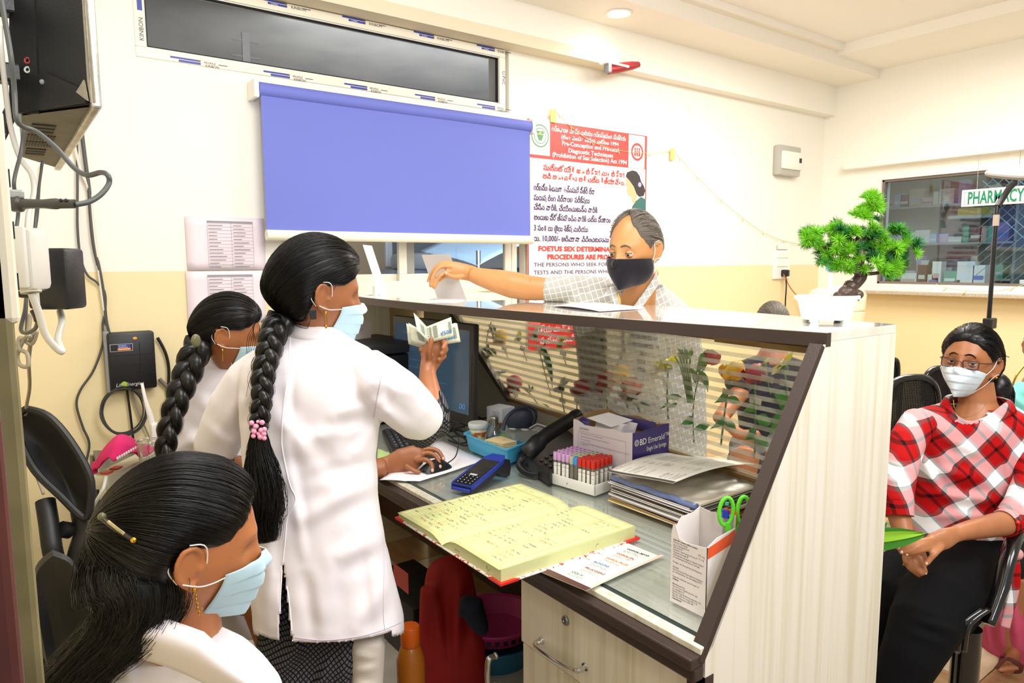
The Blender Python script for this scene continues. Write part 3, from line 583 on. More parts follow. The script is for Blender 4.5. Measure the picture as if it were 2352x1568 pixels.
# pharmacy interior
build('wall_pharmacy', MB().box((XP + 1.6, -2.5, 0), (XP + 1.7, 4.5, 3.2)), mat('pharmacy_wall', '#b9c7c4', .7), kind='structure')
build('wall_pharmacy_side', MB().box((XP, YW + .2, 0), (XP + 1.7, YW + .3, 3.2)), mat('pharmacy_wall2', '#d8d2bf', .7), kind='structure')
ps = empty('pharmacy_shelves', (6.95, 2.9, 0), 'glass-fronted medicine shelving seen through the pharmacy window', 'shelves')
XS0, XS1 = 6.75, 7.1; SH = [1.345, 1.655, 1.99]; SHM = mat('shelf_grey', '#aab0a8', .4); YS0, YS1 = 2.22, 3.5
for z_ in SH: build('shelf', MB().cbox((XS0, YS0, z_ - .02), (XS1, YS1, z_), .003), SHM, ps)
for y_ in (YS0, YS1): build('upright', MB().box((XS0, y_ - .01, 0), (XS1, y_ + .01, 2.35)), mat('shelf_side', '#9fa8a0', .4), ps)
build('back_panel', MB().box((XS1, YS0, 0), (XS1 + .01, YS1, 2.35)), mat('shelf_back', '#cfc9b6', .7), ps)
bc = ['#e9ece9', '#dfe4ea', '#c9b8d8', '#3c6fc4', '#f2efe6', '#d9c3a8', '#6b3a38', '#e6b8b0', '#5fae8a', '#e8e4d4', '#b7c7dc', '#efe9e2', '#8a76b8', '#cfd8d2']
bcn = ['off-white', 'pale grey-blue', 'lilac', 'deep blue', 'ivory', 'tan', 'dark maroon', 'pink', 'green', 'cream', 'light blue', 'white', 'violet', 'pale green']; ORDN = ['first', 'second', 'third', 'fourth', 'fifth', 'sixth', 'seventh', 'eighth', 'ninth', 'tenth', 'eleventh', 'twelfth', 'thirteenth', 'fourteenth', 'fifteenth', 'sixteenth', 'seventeenth', 'eighteenth']
bm_ = [mat('medicine_box', c_, .5) for c_ in bc]; rr = random.Random(5)
for k, z_ in enumerate(SH):
    y_ = YS1 - .06
    j = 0
    while y_ > YS0 + .1:
        w_ = rr.uniform(.04, .13); h_ = rr.uniform(.06, .2) if rr.random() > .25 else rr.uniform(.03, .08); 
        if rr.random() < .12: y_ -= w_; continue
        c_ = rr.choice(range(len(bm_))); d_ = XS0 + rr.uniform(.0, .05)
        pos = ('bottom', 'middle', 'top')[k]
        bx_ = empty('medicine_box', (d_ + .08, y_ - w_ / 2, z_), '%s carton, %s from the left on the %s pharmacy shelf' % (bcn[c_], ORDN[min(j, 17)], pos), 'box', 'medicine cartons on the %s pharmacy shelf' % pos)
        build('carton', MB().cbox((d_, y_ - w_, z_), (d_ + .14, y_ - .004, z_ + h_), .003), bm_[c_], bx_)
        if w_ > .06: build('carton_band', MB().box((d_ - .001, y_ - w_ + .004, z_ + h_ * .25), (d_, y_ - .008, z_ + h_ * .45)), bm_[(c_ + 5) % len(bm_)], bx_)
        y_ -= w_; j += 1
cb = empty('pharmacy_counter', (6.65, 1.9, 0), 'low pharmacy counter below the shelves behind the glass', 'counter')
build('top', MB().cbox((XP + .18, 1.1, 1.26), (XS0 - .02, YS1, 1.29), .004), mat('counter_grey', '#6f7a7a', .4), cb); build('front', MB().box((XP + .2, 1.1, 0), (XS0 - .05, YS1, 1.26)), SHM, cb)
m_ = onx(2175, 600, 6.6); mc = empty('black_machine', (m_.x, m_.y, 1.29), 'black rounded machine among cartons on the pharmacy counter', 'machine')
build('body', MB().cbox((6.52, m_.y - .13, 1.29), (6.7, m_.y + .13, 1.52), .04), BLACK, mc, smooth=True); build('feed_slot', MB().cbox((6.5, m_.y - .08, 1.40), (6.53, m_.y + .08, 1.44), .01), GREY, mc)
for k, (u, v, w_, h_, c_) in enumerate(((2095, 635, .13, .10, 4), (2125, 635, .07, .17, 6), (2152, 632, .09, .09, 9), (2190, 632, .10, .12, 8), (2225, 636, .13, .2, 11), (2255, 640, .09, .17, 0), (2207, 636, .05, .05, 7), (2160, 610, .07, .2, 4))):
    q = onx(u, v, 6.45); bx_ = empty('medicine_box', (6.45, q.y, 1.29), '%s carton, %s from the left on the pharmacy counter' % (bcn[c_], ORDN[(0, 1, 2, 4, 6, 7, 5, 3)[k]]), 'box', 'cartons on the pharmacy counter')
    build('carton', MB().cbox((6.38, q.y - w_ / 2, 1.29), (6.48, q.y + w_ / 2, 1.29 + h_), .003), bm_[c_], bx_); build('carton_band', MB().box((6.379, q.y - w_ / 2 + .01, 1.29 + h_ * .3), (6.38, q.y + w_ / 2 - .01, 1.29 + h_ * .5)), bm_[(c_ + 3) % 14], bx_)
pd = empty('pharmacy_door', (XP + 1.55, 1.4, 0), 'blue grey inner door with pale blue strip behind the grille', 'door')
build('panel', MB().cbox((XP + 1.5, .9, 0), (XP + 1.55, 2.6, 2.6), .005), mat('door_slate', '#5b7480', .5), pd); build('strip', MB().box((XP + 1.49, 1.72, .9), (XP + 1.5, 1.92, 2.2)), mat('door_paleblue', '#a9cdf0', .4), pd)
bd = empty('yellow_box', (6.9, 2.1, 1.9), 'yellow and green box on the pharmacy shelf under the sign', 'box'); q = onx(2240, 485, 6.7)
build('carton', MB().cbox((6.66, q.y - .16, q.z - .03), (6.8, q.y + .12, q.z + .03), .003), mat('box_yellow', '#b8a83a', .5), bd); build('lid', MB().cbox((6.66, q.y - .14, q.z + .03), (6.8, q.y + .1, q.z + .07), .003), mat('box_green', '#2f6b62', .5), bd)
build('bracket', MB().cbox((6.66, q.y - .14, q.z - .06), (7.1, q.y + .2, q.z - .03), .003), SHM, bd)
# examination lamp on a stand in the waiting area
DL = 3.25; lp = empty('ring_lamp_stand', (0, 0, 0), m=M.Translation(V((P(2270, 750, DL).x, P(2270, 750, DL).y, 0))), label='white round examination lamp on a thin black pole before the pharmacy window', cat='lamp')
pb = P(2270, 750, DL); pt_ = P(2282, 500, DL); px_, py_ = pb.x, pb.y
build('pole', MB().cyl((px_, py_, .03), (px_, py_, 1.15), .014, 12).cyl((px_, py_, 1.15), (px_, py_, P(2282, 475, DL).z), .010, 12), BMETAL, lp, smooth=True)
build('clamp', MB().cbox((px_ - .02, py_ - .02, P(2270, 745, DL).z - .02), (px_ + .045, py_ + .02, P(2270, 745, DL).z + .03), .006), BLACK, lp)
zc = P(2282, 495, DL).z; build('collar', MB().cyl((px_, py_, zc - .05), (px_, py_, zc + .0), .013, 12), mat('collar_tan', '#c9b9a4', .4), lp)
top = V((px_, py_, P(2282, 478, DL).z)); e1 = P(2318, 432, DL)
build('arm', MB().tube([top, e1, P(2330, 420, DL)], .014, 10), BLACK, lp, smooth=True)
hc = P(2330, 395, DL); hm = frame(hc, rt0, (UP * .25 + fw0 * .97))
build('lamp_head', MB().lathe([(.001, .035), (.06, .03), (.095, .012), (.105, 0), (.10, -.012), (.001, -.014)], 32, hm), mat('lamp_white', '#fdfbf4', .3, emit=1.2), lp, smooth=True)
build('lamp_rim', MB().tube([hm @ V((.104 * math.cos(a_), .104 * math.sin(a_), -.012)) for a_ in np.linspace(0, 2 * PI, 33)[:-1]], .012, 8, closed=True), mat('rim_grey', '#9b958c', .4), lp, smooth=True)
for a_ in (0, 2.1, 4.2): build('leg', MB().tube([(px_, py_, .3), (px_ + .16 * math.cos(a_), py_ + .16 * math.sin(a_), .12), (px_ + .3 * math.cos(a_), py_ + .3 * math.sin(a_), .01)], .01, 8), BMETAL, lp)
# ---------------- left foreground: television, sockets, plugs, cables
tv = empty('television', (.07, 1.27, 1.683), 'black television on the left wall with silver taped edge', 'television')
Zb, Zt = 1.683, 2.12; TVB = mat('tv_black', '#141414', .35, bump=.1, bscale=500); TVBOT = mat('tv_underside', '#6f6957', .5, col2='#5d5848', nscale=20)
A_, B_, C_, D_ = V((.100, .95, 0)), V((.100, 1.60, 0)), V((.045, 1.47, 0)), V((.036, 1.065, 0))
mb = MB().add([p + V((0, 0, Zb)) for p in (A_, B_, C_, D_)] + [p + V((0, 0, Zt)) for p in (A_, B_, C_, D_)], [(0, 1, 2, 3), (7, 6, 5, 4), (0, 4, 5, 1), (1, 5, 6, 2), (2, 6, 7, 3), (3, 7, 4, 0)])
build('housing', mb, TVB, tv); build('underside', MB().add([p + V((0, 0, Zb - .002)) for p in (A_ + V((0, .01, 0)), B_ - V((0, .01, 0)), C_, D_)], [(0, 1, 2, 3)]), TVBOT, tv)
build('bezel', MB().cbox((.098, .944, Zb - .006), (.109, 1.606, Zt + .006), .003), mat('silver_bezel', '#c9c4b8', .25, .6, col2='#8f8a80', nscale=40), tv)
build('screen', MB().box((.109, .97, Zb + .03), (.1105, 1.58, Zt - .02)), mat('tv_screen', '#050506', .08), tv)
for r_ in range(2):
    for c_ in range(3):
        y_ = 1.115 + c_ * .028 + r_ * .235; build('speaker_grille', MB().box((.048, y_, Zb - .0035), (.074, y_ + .02, Zb - .0015)), mat('grille_brown', '#3e392e', .6), tv)
for r_ in range(2):
    for c_ in range(9): y_ = 1.205 + r_ * .065; build('vent_slot', MB().box((.046 + c_ * .0038, y_, Zb - .0035), (.0482 + c_ * .0038, y_ + .05, Zb - .0015)), bpy.data.materials['grille_brown'], tv)
nS = (A_ - D_).cross(UP).normalized(); nS = nS if nS.dot(FW) < 0 else -nS
def sp(u, v, l=0): d = ray(u, v); t = (V((A_.x, A_.y, 0)) - EYE).dot(nS) / d.dot(nS); return EYE + d * t + nS * l
def sideplate(name, pts, m_, l0=.0, l1=.002): q = [sp(u, v, l0) for u, v in pts]; p2 = [sp(u, v, l1) for u, v in pts]; k = len(q); build(name, MB().add(q + p2, [tuple(range(k)), tuple(range(k, 2 * k))[::-1]] + [(i, (i + 1) % k, (i + 1) % k + k, i + k) for i in range(k)]), m_, tv)
sideplate('side_plate', [(48, 262), (46, 192), (58, 184), (112, 168), (196, 206), (205, 236)], TVB, 0, .004); sideplate('cover_strip', [(24, 262), (24, -60), (78, -60), (92, 262)], BLACK, 0, .0015)
build('screw_hole', MB().ell(sp(106, 190, .0045), .003), GREY, tv, smooth=True)
for v_, c_ in ((140, '#a03c34'), (161, '#c9d6cf')):
    c = sp(67, v_, .002); build('jack', MB().tube([c + RT * .0032 * math.cos(a) + CU * .0032 * math.sin(a) for a in np.linspace(0, 2 * PI, 13)[:-1]], .0011, 6, closed=True), mat('jack_ring', c_, .35), tv, smooth=True)
sideplate('tape', [(190, -60), (200, -60), (224, 236), (212, 236), (206, 190)], mat('silver_tape', '#b9b2a0', .25, .7, bump=.4, bscale=90), .0015, .003); sideplate('tape_flap', [(186, 214), (203, 186), (212, 234)], bpy.data.materials['silver_tape'], .004, .006)
for zz in (1.72, 1.80): build('bracket_arm', MB().cbox((-.06, 1.06, zz), (.05, 1.09, zz + .022), .003), BLACK, tv)
build('bracket_strut', MB().tube([(-.015, 1.1, 1.60), (.035, 1.1, 1.71)], .008, 6).tube([(.0, 1.1, 1.60), (-.018, 1.1, 1.71)], .008, 6), BLACK, tv)
so = empty('socket_board', (0, .72, 1.45), 'cream extension socket board on the left wall seen edge-on', 'socket board')
e = P(22, 540, .62); zA, zB = P(20, 375, .62).z, P(30, 698, .62).z
build('board', MB().cbox((-.06, .50, zB), (P(17, 540, .62).x, .56, zA), .004), mat('socket_cream', '#e9e2c8', .4), so)
for k in range(4): build('socket_hole', MB().box((P(17, 540, .62).x - .0005, .505, zB + .02 + k * .03), (P(17, 540, .62).x + .0008, .512, zB + .03 + k * .03)), BLACK, so)
DK = mat('plug_dark', '#3a3730', .35); LG = mat('plug_light', '#cfccc2', .35); CG = mat('cord_grey', '#a8a296', .45); CD = mat('cord_dark', '#4b4d4b', .4)
pl = empty('kettle_lead_plug', P(110, 468, .66), 'dark moulded plug pushed sideways into the socket board', 'plug'); d_ = .66
build('plug_body', MB().tube([P(u, 468, d_) for u in (30, 48, 52, 70, 100, 118, 130, 138, 172)], [.0075, .0078, .0050, .0045, .0042, .0050, .0052, .0044, .0042], 14), DK, pl, smooth=True)
build('pin_block', MB().cbox(P(18, 468, d_) - V((.004, .004, .003)), P(32, 468, d_) + V((.002, .004, .003)), .001), BLACK, pl)
build('sleeve', MB().cbox(P(38, 446, d_) - V((.006, .006, .004)), P(38, 446, d_) + V((.006, .006, .004)), .002), mat('sleeve_clear', '#9a9c98', .2), pl)
for u in (140, 152): build('rib', MB().ell(P(u, 460, d_ - .004), .0018), BLACK, pl)
cable('power_cable', [(172, 470, .66), (205, 463, .67), (232, 446, .68), (250, 422, .69), (248, 403, .69), (232, 396, .70), (200, 402, .71), (170, 385, .72), (130, 340, .73), (85, 303, .73), (52, 290, .72), (37, 270, .71), (33, 210, .71), (25, 130, .70), (10, 40, .70), (0, -20, .70)], .0026, CD, 'thick grey power cable looping from the television to the dark plug', n=10)
ap = empty('plug_adapter', P(62, 590, .68), 'pale grey moulded plug adapter on the socket board', 'adapter')
build('adapter_body', MB().cbox(V((-.020, -.015, -.033)), V((.016, .015, .028)), .007, M.Translation(P(60, 590, .68)) @ M.Rotation(-yaw, 4, 'Z')), LG, ap, smooth=True)
build('ridge', MB().cbox(V((-.003, -.019, -.030)), V((.012, -.013, .029)), .005, M.Translation(P(60, 590, .68)) @ M.Rotation(-yaw, 4, 'Z')), LG, ap, smooth=True)
build('strain_relief', MB().tube([P(62, 632, .68), P(68, 650, .68), P(72, 672, .68)], [.011, .0105, .009], 12), LG, ap, smooth=True)
build('lead', MB().tube(catmull([P(72, 672, .68), P(88, 715, .69), P(103, 765, .70), P(125, 795, .71), P(142, 807, .72), P(133, 780, .74), P(142, 740, .75), P(138, 715, .76)], 8), .0035, 10), LG, ap, smooth=True)
ad = empty('power_adapter', P(128, 640, .74), 'square black power adapter with a white barcode sticker', 'adapter')
Rz = M.Rotation(-yaw, 4, 'Z'); ac = M.Translation(P(128, 640, .74)) @ Rz
build('adapter_body', MB().cbox(V((-.022, -.015, -.032)), V((.0205, .02, .032)), .004, ac), BLACK, ad, smooth=True)
build('sticker', MB().box((-.0145, -.0156, -.030), (-.0085, -.0150, .002), ac), mat('sticker_white', '#f0ede4', .5), ad)
build('barcode', MB().box((-.0135, -.0160, -.026), (-.0115, -.0155, -.018), ac).box((-.0135, -.0160, -.012), (-.0115, -.0155, -.002), ac), BLACK, ad)
build('prong_block', MB().cbox(V((-.040, -.005, -.020)), V((-.020, .015, .005)), .003, ac), BLACK, ad)
build('strain_relief', MB().tube([P(78, 712, .72), P(84, 725, .72), P(86, 738, .72)], [.004, .0035, .003], 8), BLACK, ad)
build('lead', MB().tube(catmull([P(86, 738, .72), P(80, 755, .73), P(60, 765, .74), P(48, 755, .75), P(58, 710, .76), P(60, 670, .77), P(52, 640, .78)], 6), .002, 8), CD, ad)
cable('grey_cord', [(0, 60, .8), (2, 110, .8), (12, 200, .82), (24, 290, .84), (45, 360, .85), (72, 400, .86), (78, 440, .86), (66, 490, .84), (62, 540, .8), (64, 560, .7)], .0030, LG, 'pale grey cord hanging from behind the television')
cable('thin_cord', [(98, 370, .9), (88, 440, .9), (80, 520, .9), (74, 600, .85)], .0016, CD, 'thin dark cord hanging below the television underside')
cable('thin_cord', [(55, 300, .8), (48, 350, .8), (32, 420, .78), (42, 470, .8), (38, 520, .8), (28, 545, .76)], .0020, CD, 'dark cord running behind the plug into the socket board')
cable('tangled_cord', [(70, 720, 1.3), (66, 770, 1.3), (84, 760, 1.3), (72, 790, 1.31), (46, 775, 1.3), (44, 800, 1.3), (62, 812, 1.3), (64, 840, 1.3), (46, 838, 1.3), (40, 815, 1.31), (55, 780, 1.3), (70, 775, 1.3), (66, 830, 1.4), (68, 890, 1.6), (60, 940, 1.7), (58, 1000, 1.8), (80, 1080, 1.9), (100, 1135, 1.9)], .0038, mat('cord_taupe', '#9a927e', .5), 'grey tangled cord knotted below the socket board')
for k, (pts, r, m_, lb) in enumerate((
    ([(188, 305), (196, 370), (205, 440), (208, 490), (215, 560), (228, 620), (238, 680), (245, 745), (268, 820), (285, 872), (300, 892)], .008, CD, 'thick dark cable running down the wall to the coil'),
    ([(170, 330), (185, 390), (205, 440), (214, 520), (224, 600), (236, 690), (250, 770), (276, 840), (296, 890)], .007, mat('cable_white', '#e3ded0', .5), 'white cable strapped beside the dark cable'),
    ([(176, 300), (178, 420), (178, 520), (185, 590), (200, 630), (222, 648), (240, 670), (242, 710), (236, 745), (236, 790), (215, 850), (185, 895), (176, 930), (190, 980), (205, 1020), (196, 1080), (215, 1100)], .005, CD, 'thin looping grey cable at the left of the wall'),
    ([(362, 775), (380, 810), (388, 850), (386, 905)], .007, BLACK, 'black lead curving out of the black wall box'),
    ([(366, 870), (385, 890), (400, 915), (420, 940)], .009, mat('cable_grey2', '#77736c', .5), 'grey cables leaving the black wall box to the right'),
    ([(290, 885), (298, 940), (304, 990), (308, 1030)], .005, BLACK, 'black lead falling through the cable coil'),
    ([(298, 880), (315, 940), (335, 985), (350, 1020)], .004, mat('cable_grey3', '#98928a', .5), 'thin pale lead falling behind the router aerial'),
    ([(95, 375), (90, 440), (86, 500), (70, 600), (62, 700), (60, 760)], .004, CD, 'thin dark cable close to the wall corner'))):
    cable('wall_cable', pts, r, m_, lb, plane=3.575)
A, B = ony(242, 766, 3.53), ony(362, 890, 3.53); x0, x1, z0, z1 = A.x + .005, B.x, B.z, A.z
ub = empty('black_wall_box', (x0, 3.53, z0), 'black square power unit on the wall with coloured stickers', 'power unit')
build('housing', MB().cbox((x0, 3.53, z0), (x1, 3.6, z1), .01), BLACK, ub, smooth=True); build('side_cover', MB().cbox((x0 - .012, 3.545, z0 - .005), (x0 + .01, 3.6, z1 + .008), .004), GREY, ub)
for i_ in range(3): build('groove', MB().box((x0 + .01, 3.5285, z0 + .07 + i_ * .045), (x1 - .01, 3.5305, z0 + .0725 + i_ * .045)), mat('groove', '#060607', .6), ub)
build('groove', MB().box(((x0 + x1) / 2 + .03, 3.5285, z0 + .03), ((x0 + x1) / 2 + .033, 3.5305, z1 - .05)), bpy.data.materials['groove'], ub)
build('sticker_edge', MB().box((x0 + .008, 3.528, z1 - .083), (x0 + .098, 3.5295, z1 - .05)), mat('sticker_silver', '#b9b9c4', .4), ub)
build('sticker', MB().box((x0 + .010, 3.5275, z1 - .081), (x0 + .096, 3.529, z1 - .052)), BLACK, ub)
build('sticker_stripe', MB().box((x0 + .038, 3.527, z1 - .068), (x0 + .09, 3.5285, z1 - .054)), FB, ub); build('sticker_stripe', MB().box((x0 + .038, 3.527, z1 - .079), (x0 + .09, 3.5285, z1 - .069)), mat('stick_orange', '#e08a2a', .5), ub)
build('indicator', MB().ell(((x0 + x1) / 2 + .015, 3.53, z1 - .028), (.009, .003, .006)), mat('led_amber', '#d88a2a', .3, emit=.6), ub)
build('logo_drop', MB().ell((x0 + .055, 3.528, z0 + .03), (.012, .002, .013)), mat('logo_green', '#9cb832', .4), ub)
text('Life Energies', .022, (x0 + .02, 3.528, z0 + .022), (1, 0, 0), (0, 0, 1), mat('silver_ink', '#c9c9c9', .4), ub, lift=.001, shear=.3)
text('Designed\nDeveloped\nMade in India', .008, (x0 + .042, 3.5265, z1 - .06), (1, 0, 0), (0, 0, 1), WHITE, ub, lift=.001)
ck = empty('cable_coil', ony(283, 990, 3.55), 'hanging coil of thin dark cable under the black wall box', 'cable')
cc = ony(284, 943, 3.55)
for k in range(7):
    r1, r2 = .085 + .0035 * (k % 4), .104 + .003 * (k % 3); ox, oz = random.uniform(-.006, .006), random.uniform(-.006, .006)
    build('loop', MB().tube([cc + V((ox + r1 * math.cos(a_) , -.004 * k + .006 * math.sin(3 * a_ + k), oz + r2 * math.sin(a_))) for a_ in np.linspace(0, 2 * PI, 41)[:-1]], .0035, 6, closed=True), mat('coil_dark', '#3c3c3e', .45), ck, smooth=True)
build('tie', MB().tube([cc + V((.04 + .012 * math.cos(a_), -.012 + .02 * math.sin(a_), .1)) for a_ in np.linspace(0, 2 * PI, 13)[:-1]], .002, 6, closed=True), BLACK, ck)
# ---------------------------------------------------------------- things on the worktop
def ribbon(mb, pts, w, n):
    n = V(n)
    for a, b in zip(pts, pts[1:]):
        t = (b - a)
        if t.length < 1e-6: continue
        s_ = n.cross(t).normalized() * w / 2; mb.add([a - s_, b - s_, b + s_, a + s_], [(0, 1, 2, 3)])
def scribble(mb, o, xd, yd, L, h, rr, w=.0006, up=V((0, 0, 1))):
    x = 0; pts = []
    while x < L:
        pts.append(o + xd * (x + rr.uniform(-.001, .001)) + yd * h * rr.choice((0, .1, .5, .55, .9, .2))); x += h * rr.uniform(.15, .4)
        if rr.random() < .09: ribbon(mb, pts, w, up); pts = []; x += h * .8
    ribbon(mb, pts, w, up)
def dashes(mb, o, xd, yd, L, rows, dy, rr, h=.0012, fill=.85, wmax=.02):
    for r in range(rows):
        x = 0; end = L * rr.uniform(.5, 1)
        while x < end:
            w = rr.uniform(.003, wmax); a = o + xd * x - yd * (r * dy)
            if rr.random() < fill: mb.add([a, a + xd * w, a + xd * w + yd * h, a + yd * h], [(0, 1, 2, 3)])
            x += w + .002
rr = random.Random(11); X_, Y_, Z_ = V((1, 0, 0)), V((0, 1, 0)), V((0, 0, 1))
DT = TZ + .0003
# monitor
mo = empty('monitor', (1.53, 2.66, DT), 'dark framed desktop monitor under the ledge behind the banknotes', 'monitor')
TRp, BRp, TLp = P(1083, 745, 2.80), P(1071, 988, 2.80), P(897, 725, 3.32)
xd = (TLp - TRp); xd.z = 0; Lm = xd.length; Hm = TRp.z - BRp.z
fm = M.Translation(V((TRp.x, TRp.y, BRp.z))) @ M((-xd.normalized(), V((0, 0, 1)).cross(-xd.normalized()), V((0, 0, 1)))).transposed().to_4x4()   # x to viewer's right, y away
fm = fm @ M.Translation((-Lm, 0, 0)) @ M.Rotation(math.radians(-1.5), 4, 'X')
MG = mat('monitor_bezel', '#3a3534', .45)
build('bezel', MB().cbox((0, 0, 0), (Lm, .03, Hm), .008, fm), MG, mo, smooth=True)
build('back_shell', MB().cbox((.06, .028, .06), (Lm - .06, .06, Hm - .06), .02, fm), MG, mo, smooth=True)
SCR = mat('screen_blue', '#33495e', .12, emit=.22, emitcol='#54708c', col2='#40586f', nscale=1.2)
build('screen', MB().box((.028, -.0012, .045), (Lm - .028, -.0002, Hm - .028), fm), SCR, mo)
mb = MB()
for r in range(30):
    z_ = Hm - .05 - r * .011; x_ = .05 + .25 * rr.random()
    if rr.random() < .6: mb.box((x_, -.0018, z_), (x_ + rr.uniform(.02, .2), -.0012, z_ + .001), fm)
build('screen_text', mb, mat('screen_line', '#5f86ad', .3, emit=.45), mo, kind='stuff')
icx = Lm - .085
for dx in (0, .022): build('screen_icon', MB().tube([fm @ V((icx + dx + .008 * math.cos(a_), -.0022, .075 + .010 * math.sin(a_))) for a_ in np.linspace(0, 2 * PI, 17)[:-1]], .0016, 5, closed=True), mat('icon_blue', '#5a92cc', .3, emit=.5), mo)
build('neck', MB().cbox((Lm / 2 - .04, .02, -.05), (Lm / 2 + .04, .06, .12), .01, fm), MG, mo); c = fm @ V((Lm / 2, .03, 0))
build('foot', MB().cbox((c.x - .1, c.y - .13, DT), (c.x + .08, c.y + .13, DT + .014), .006), MG, mo, smooth=True)
build('label_strip', MB().box((Lm - .012, -.0011, .10), (Lm - .008, -.0005, .3), fm), BLACK, mo)
# keyboard
KB = mat('keyboard_black', '#232326', .5); KEY = mat('keycap', '#2e2f33', .45); LEG = mat('key_legend', '#d5d5d0', .5)
kc = onz(903, 1062, DT); kdir = (onz(868, 990, DT) - kc); kdir.z = 0; kdir.normalize()
kf = M.Translation(kc) @ M((kdir, V((0, 0, 1)).cross(kdir) * -1, V((0, 0, 1)))).transposed().to_4x4(); kf = kf @ M.Translation((.0, .01, 0))
kb = empty('keyboard', kc, 'black desktop keyboard on the worktop beside the mouse', 'keyboard')
build('case', MB().cbox((0, 0, 0), (.44, .15, .02), .005, kf), KB, kb, smooth=True)
for r in range(6):
    for c_ in range(19):
        if c_ in (4,) and r < 5: continue
        x_ = .012 + c_ * .0222; y_ = .012 + r * .0215
        k_ = build('key', MB().cbox((x_, y_, .018), (x_ + .0185, y_ + .0180, .026), .002, kf), KEY, kb)
        if (r + c_) % 2 == 0 and c_ < 14: build('legend', MB().box((x_ + .005, y_ + .007, .0262), (x_ + .0085, y_ + .012, .0266), kf), LEG, k_)
# papers under the mouse
def sheet(name, pxs, z, m, label, cat='paper', th=.0006, lift=.0, wav=.002, n=8, group=None, parent=None):
    C4 = [onz(u, v, z) for u, v in pxs]  # order: a b c d around
    def fn(s, t):
        p = C4[0].lerp(C4[1], s).lerp(C4[3].lerp(C4[2], s), t); p.z = z + abs(math.sin(s * 5 + t * 3)) * wav + lift * (t ** 3); return p
    return build(name, MB().grid(fn, n, n), m, parent, smooth='all', solid=th, label=label, cat=cat, group=group), C4
WP = mat('white_paper', '#eee9ee', .8)
sheet('paper_sheet', ((872, 1102), (964, 1106), (1112, 1058), (1008, 1010)), DT + .001, WP, 'blank white sheet of paper under the mouse')
sheet('green_sheet', ((866, 1052), (900, 1062), (895, 1040), (868, 1030)), DT + .001, mat('green_paper', '#b9d48a', .7), 'bit of pale green paper under the keyboard corner')
# mouse
ms = onz(1000, 1078, DT + .004); mdir = (onz(1035, 1068, DT) - onz(965, 1088, DT)); mdir.z = 0; mdir.normalize()
mf = M.Translation(ms) @ M((mdir, V((0, 0, 1)).cross(mdir), V((0, 0, 1)))).transposed().to_4x4()
mu = empty('computer_mouse', ms, 'black computer mouse under a hand on the white sheet', 'mouse')
build('shell', MB().grid(lambda s, t: mf @ V(((s - .5) * .115, (t - .5) * .062 * (1 - .25 * (2 * s - 1) ** 4), .036 * max(0, math.sin(PI * t)) ** .45 * max(0, math.sin(PI * (.04 + s * .93))) ** .6)), 16, 12), BLACK, mu, smooth='all')
build('wheel', MB().cyl(mf @ V((.035, -.004, .030)), mf @ V((.035, .004, .030)), .008, 14), GREY, mu)
build('cord', MB().tube(catmull([mf @ V((.055, 0, .01)), P(1046, 1048, dep(ms) + .05), P(1053, 1020, dep(ms) + .1), P(1052, 1003, dep(ms) + .2), P(1040, 990, dep(ms) + .35)], 8), .0022, 8), BLACK, mu, smooth='all')
# loops of black cable behind the tray
for k, pts in enumerate((((1040, 985), (1070, 992), (1085, 985), (1060, 972), (1040, 980), (1055, 1000), (1072, 1003)), ((1066, 960), (1085, 975), (1100, 972), (1112, 965), (1090, 955), (1070, 965)), ((1030, 1010), (1050, 1018), (1072, 1015), (1060, 1002), (1035, 1003)), ((1075, 950), (1095, 962), (1120, 960), (1135, 975)), ((1010, 985), (1030, 1000), (1060, 1022), (1080, 1020)))):
    build('monitor_cable', MB().tube(catmull([onz(u, v, DT + .008 + .008 * ((i + k) % 3)) for i, (u, v) in enumerate(pts)], 7), .004, 7), BLACK, smooth='all', label='tangle of black cable between monitor and blue tray', cat='cable', group='black cables behind the blue tray')
# blue tray and what is in it
rim = [onz(u, v, .84) for u, v in ((1064, 995), (1163, 1033), (1240, 1004), (1140, 970))]; cen = sum(rim, V()) / 4
def inset(ps, k, z): return [V((cen.x + (p.x - cen.x) * k, cen.y + (p.y - cen.y) * k, z)) for p in ps]
def rounded(ps, r, n=4):
    out = []
    for i in range(len(ps)):
        a, b, c_ = ps[i - 1], ps[i], ps[(i + 1) % len(ps)]; p0 = b + (a - b).normalized() * r; p1 = b + (c_ - b).normalized() * r
        for j in range(n + 1): t = j / n; out.append(p0 * (1 - t) ** 2 + b * 2 * t * (1 - t) + p1 * t * t)
    return out
BT = mat('tray_blue', '#4fb4e2', .35)
ty = empty('blue_tray', (cen.x, cen.y, DT), 'sky blue plastic tray holding jar, bottle and packets', 'tray')
R = [rounded(inset(rim, .86, DT + .001), .015), rounded(inset(rim, .90, DT + .012), .018), rounded(inset(rim, .97, .835), .02), rounded(inset(rim, 1.03, .837), .02), rounded(inset(rim, 1.03, .842), .02), rounded(inset(rim, .955, .841), .02), rounded(inset(rim, .87, DT + .005), .015)]
build('shell', MB().rings(R), BT, ty, smooth=True)
TBZ = DT + .006
jc = onz(1098, 985, .845); jr = empty('plastic_jar', jc, 'squat clear jar with pale lid and yellow label in the blue tray', 'jar'); J = M.Translation((jc.x, jc.y, TBZ))
build('body', MB().lathe([(.03, 0), (.034, .004), (.034, .07), (.031, .075)], 28, J), mat('jar_body', '#e9e2b8', .3), jr, smooth=True)
build('label', MB().lathe([(.0345, .015), (.0345, .058)], 28, J, cap=False), mat('jar_label', '#ded28c', .5, col2='#b05a34', nscale=12, band=(.55, .6)), jr, smooth=True)
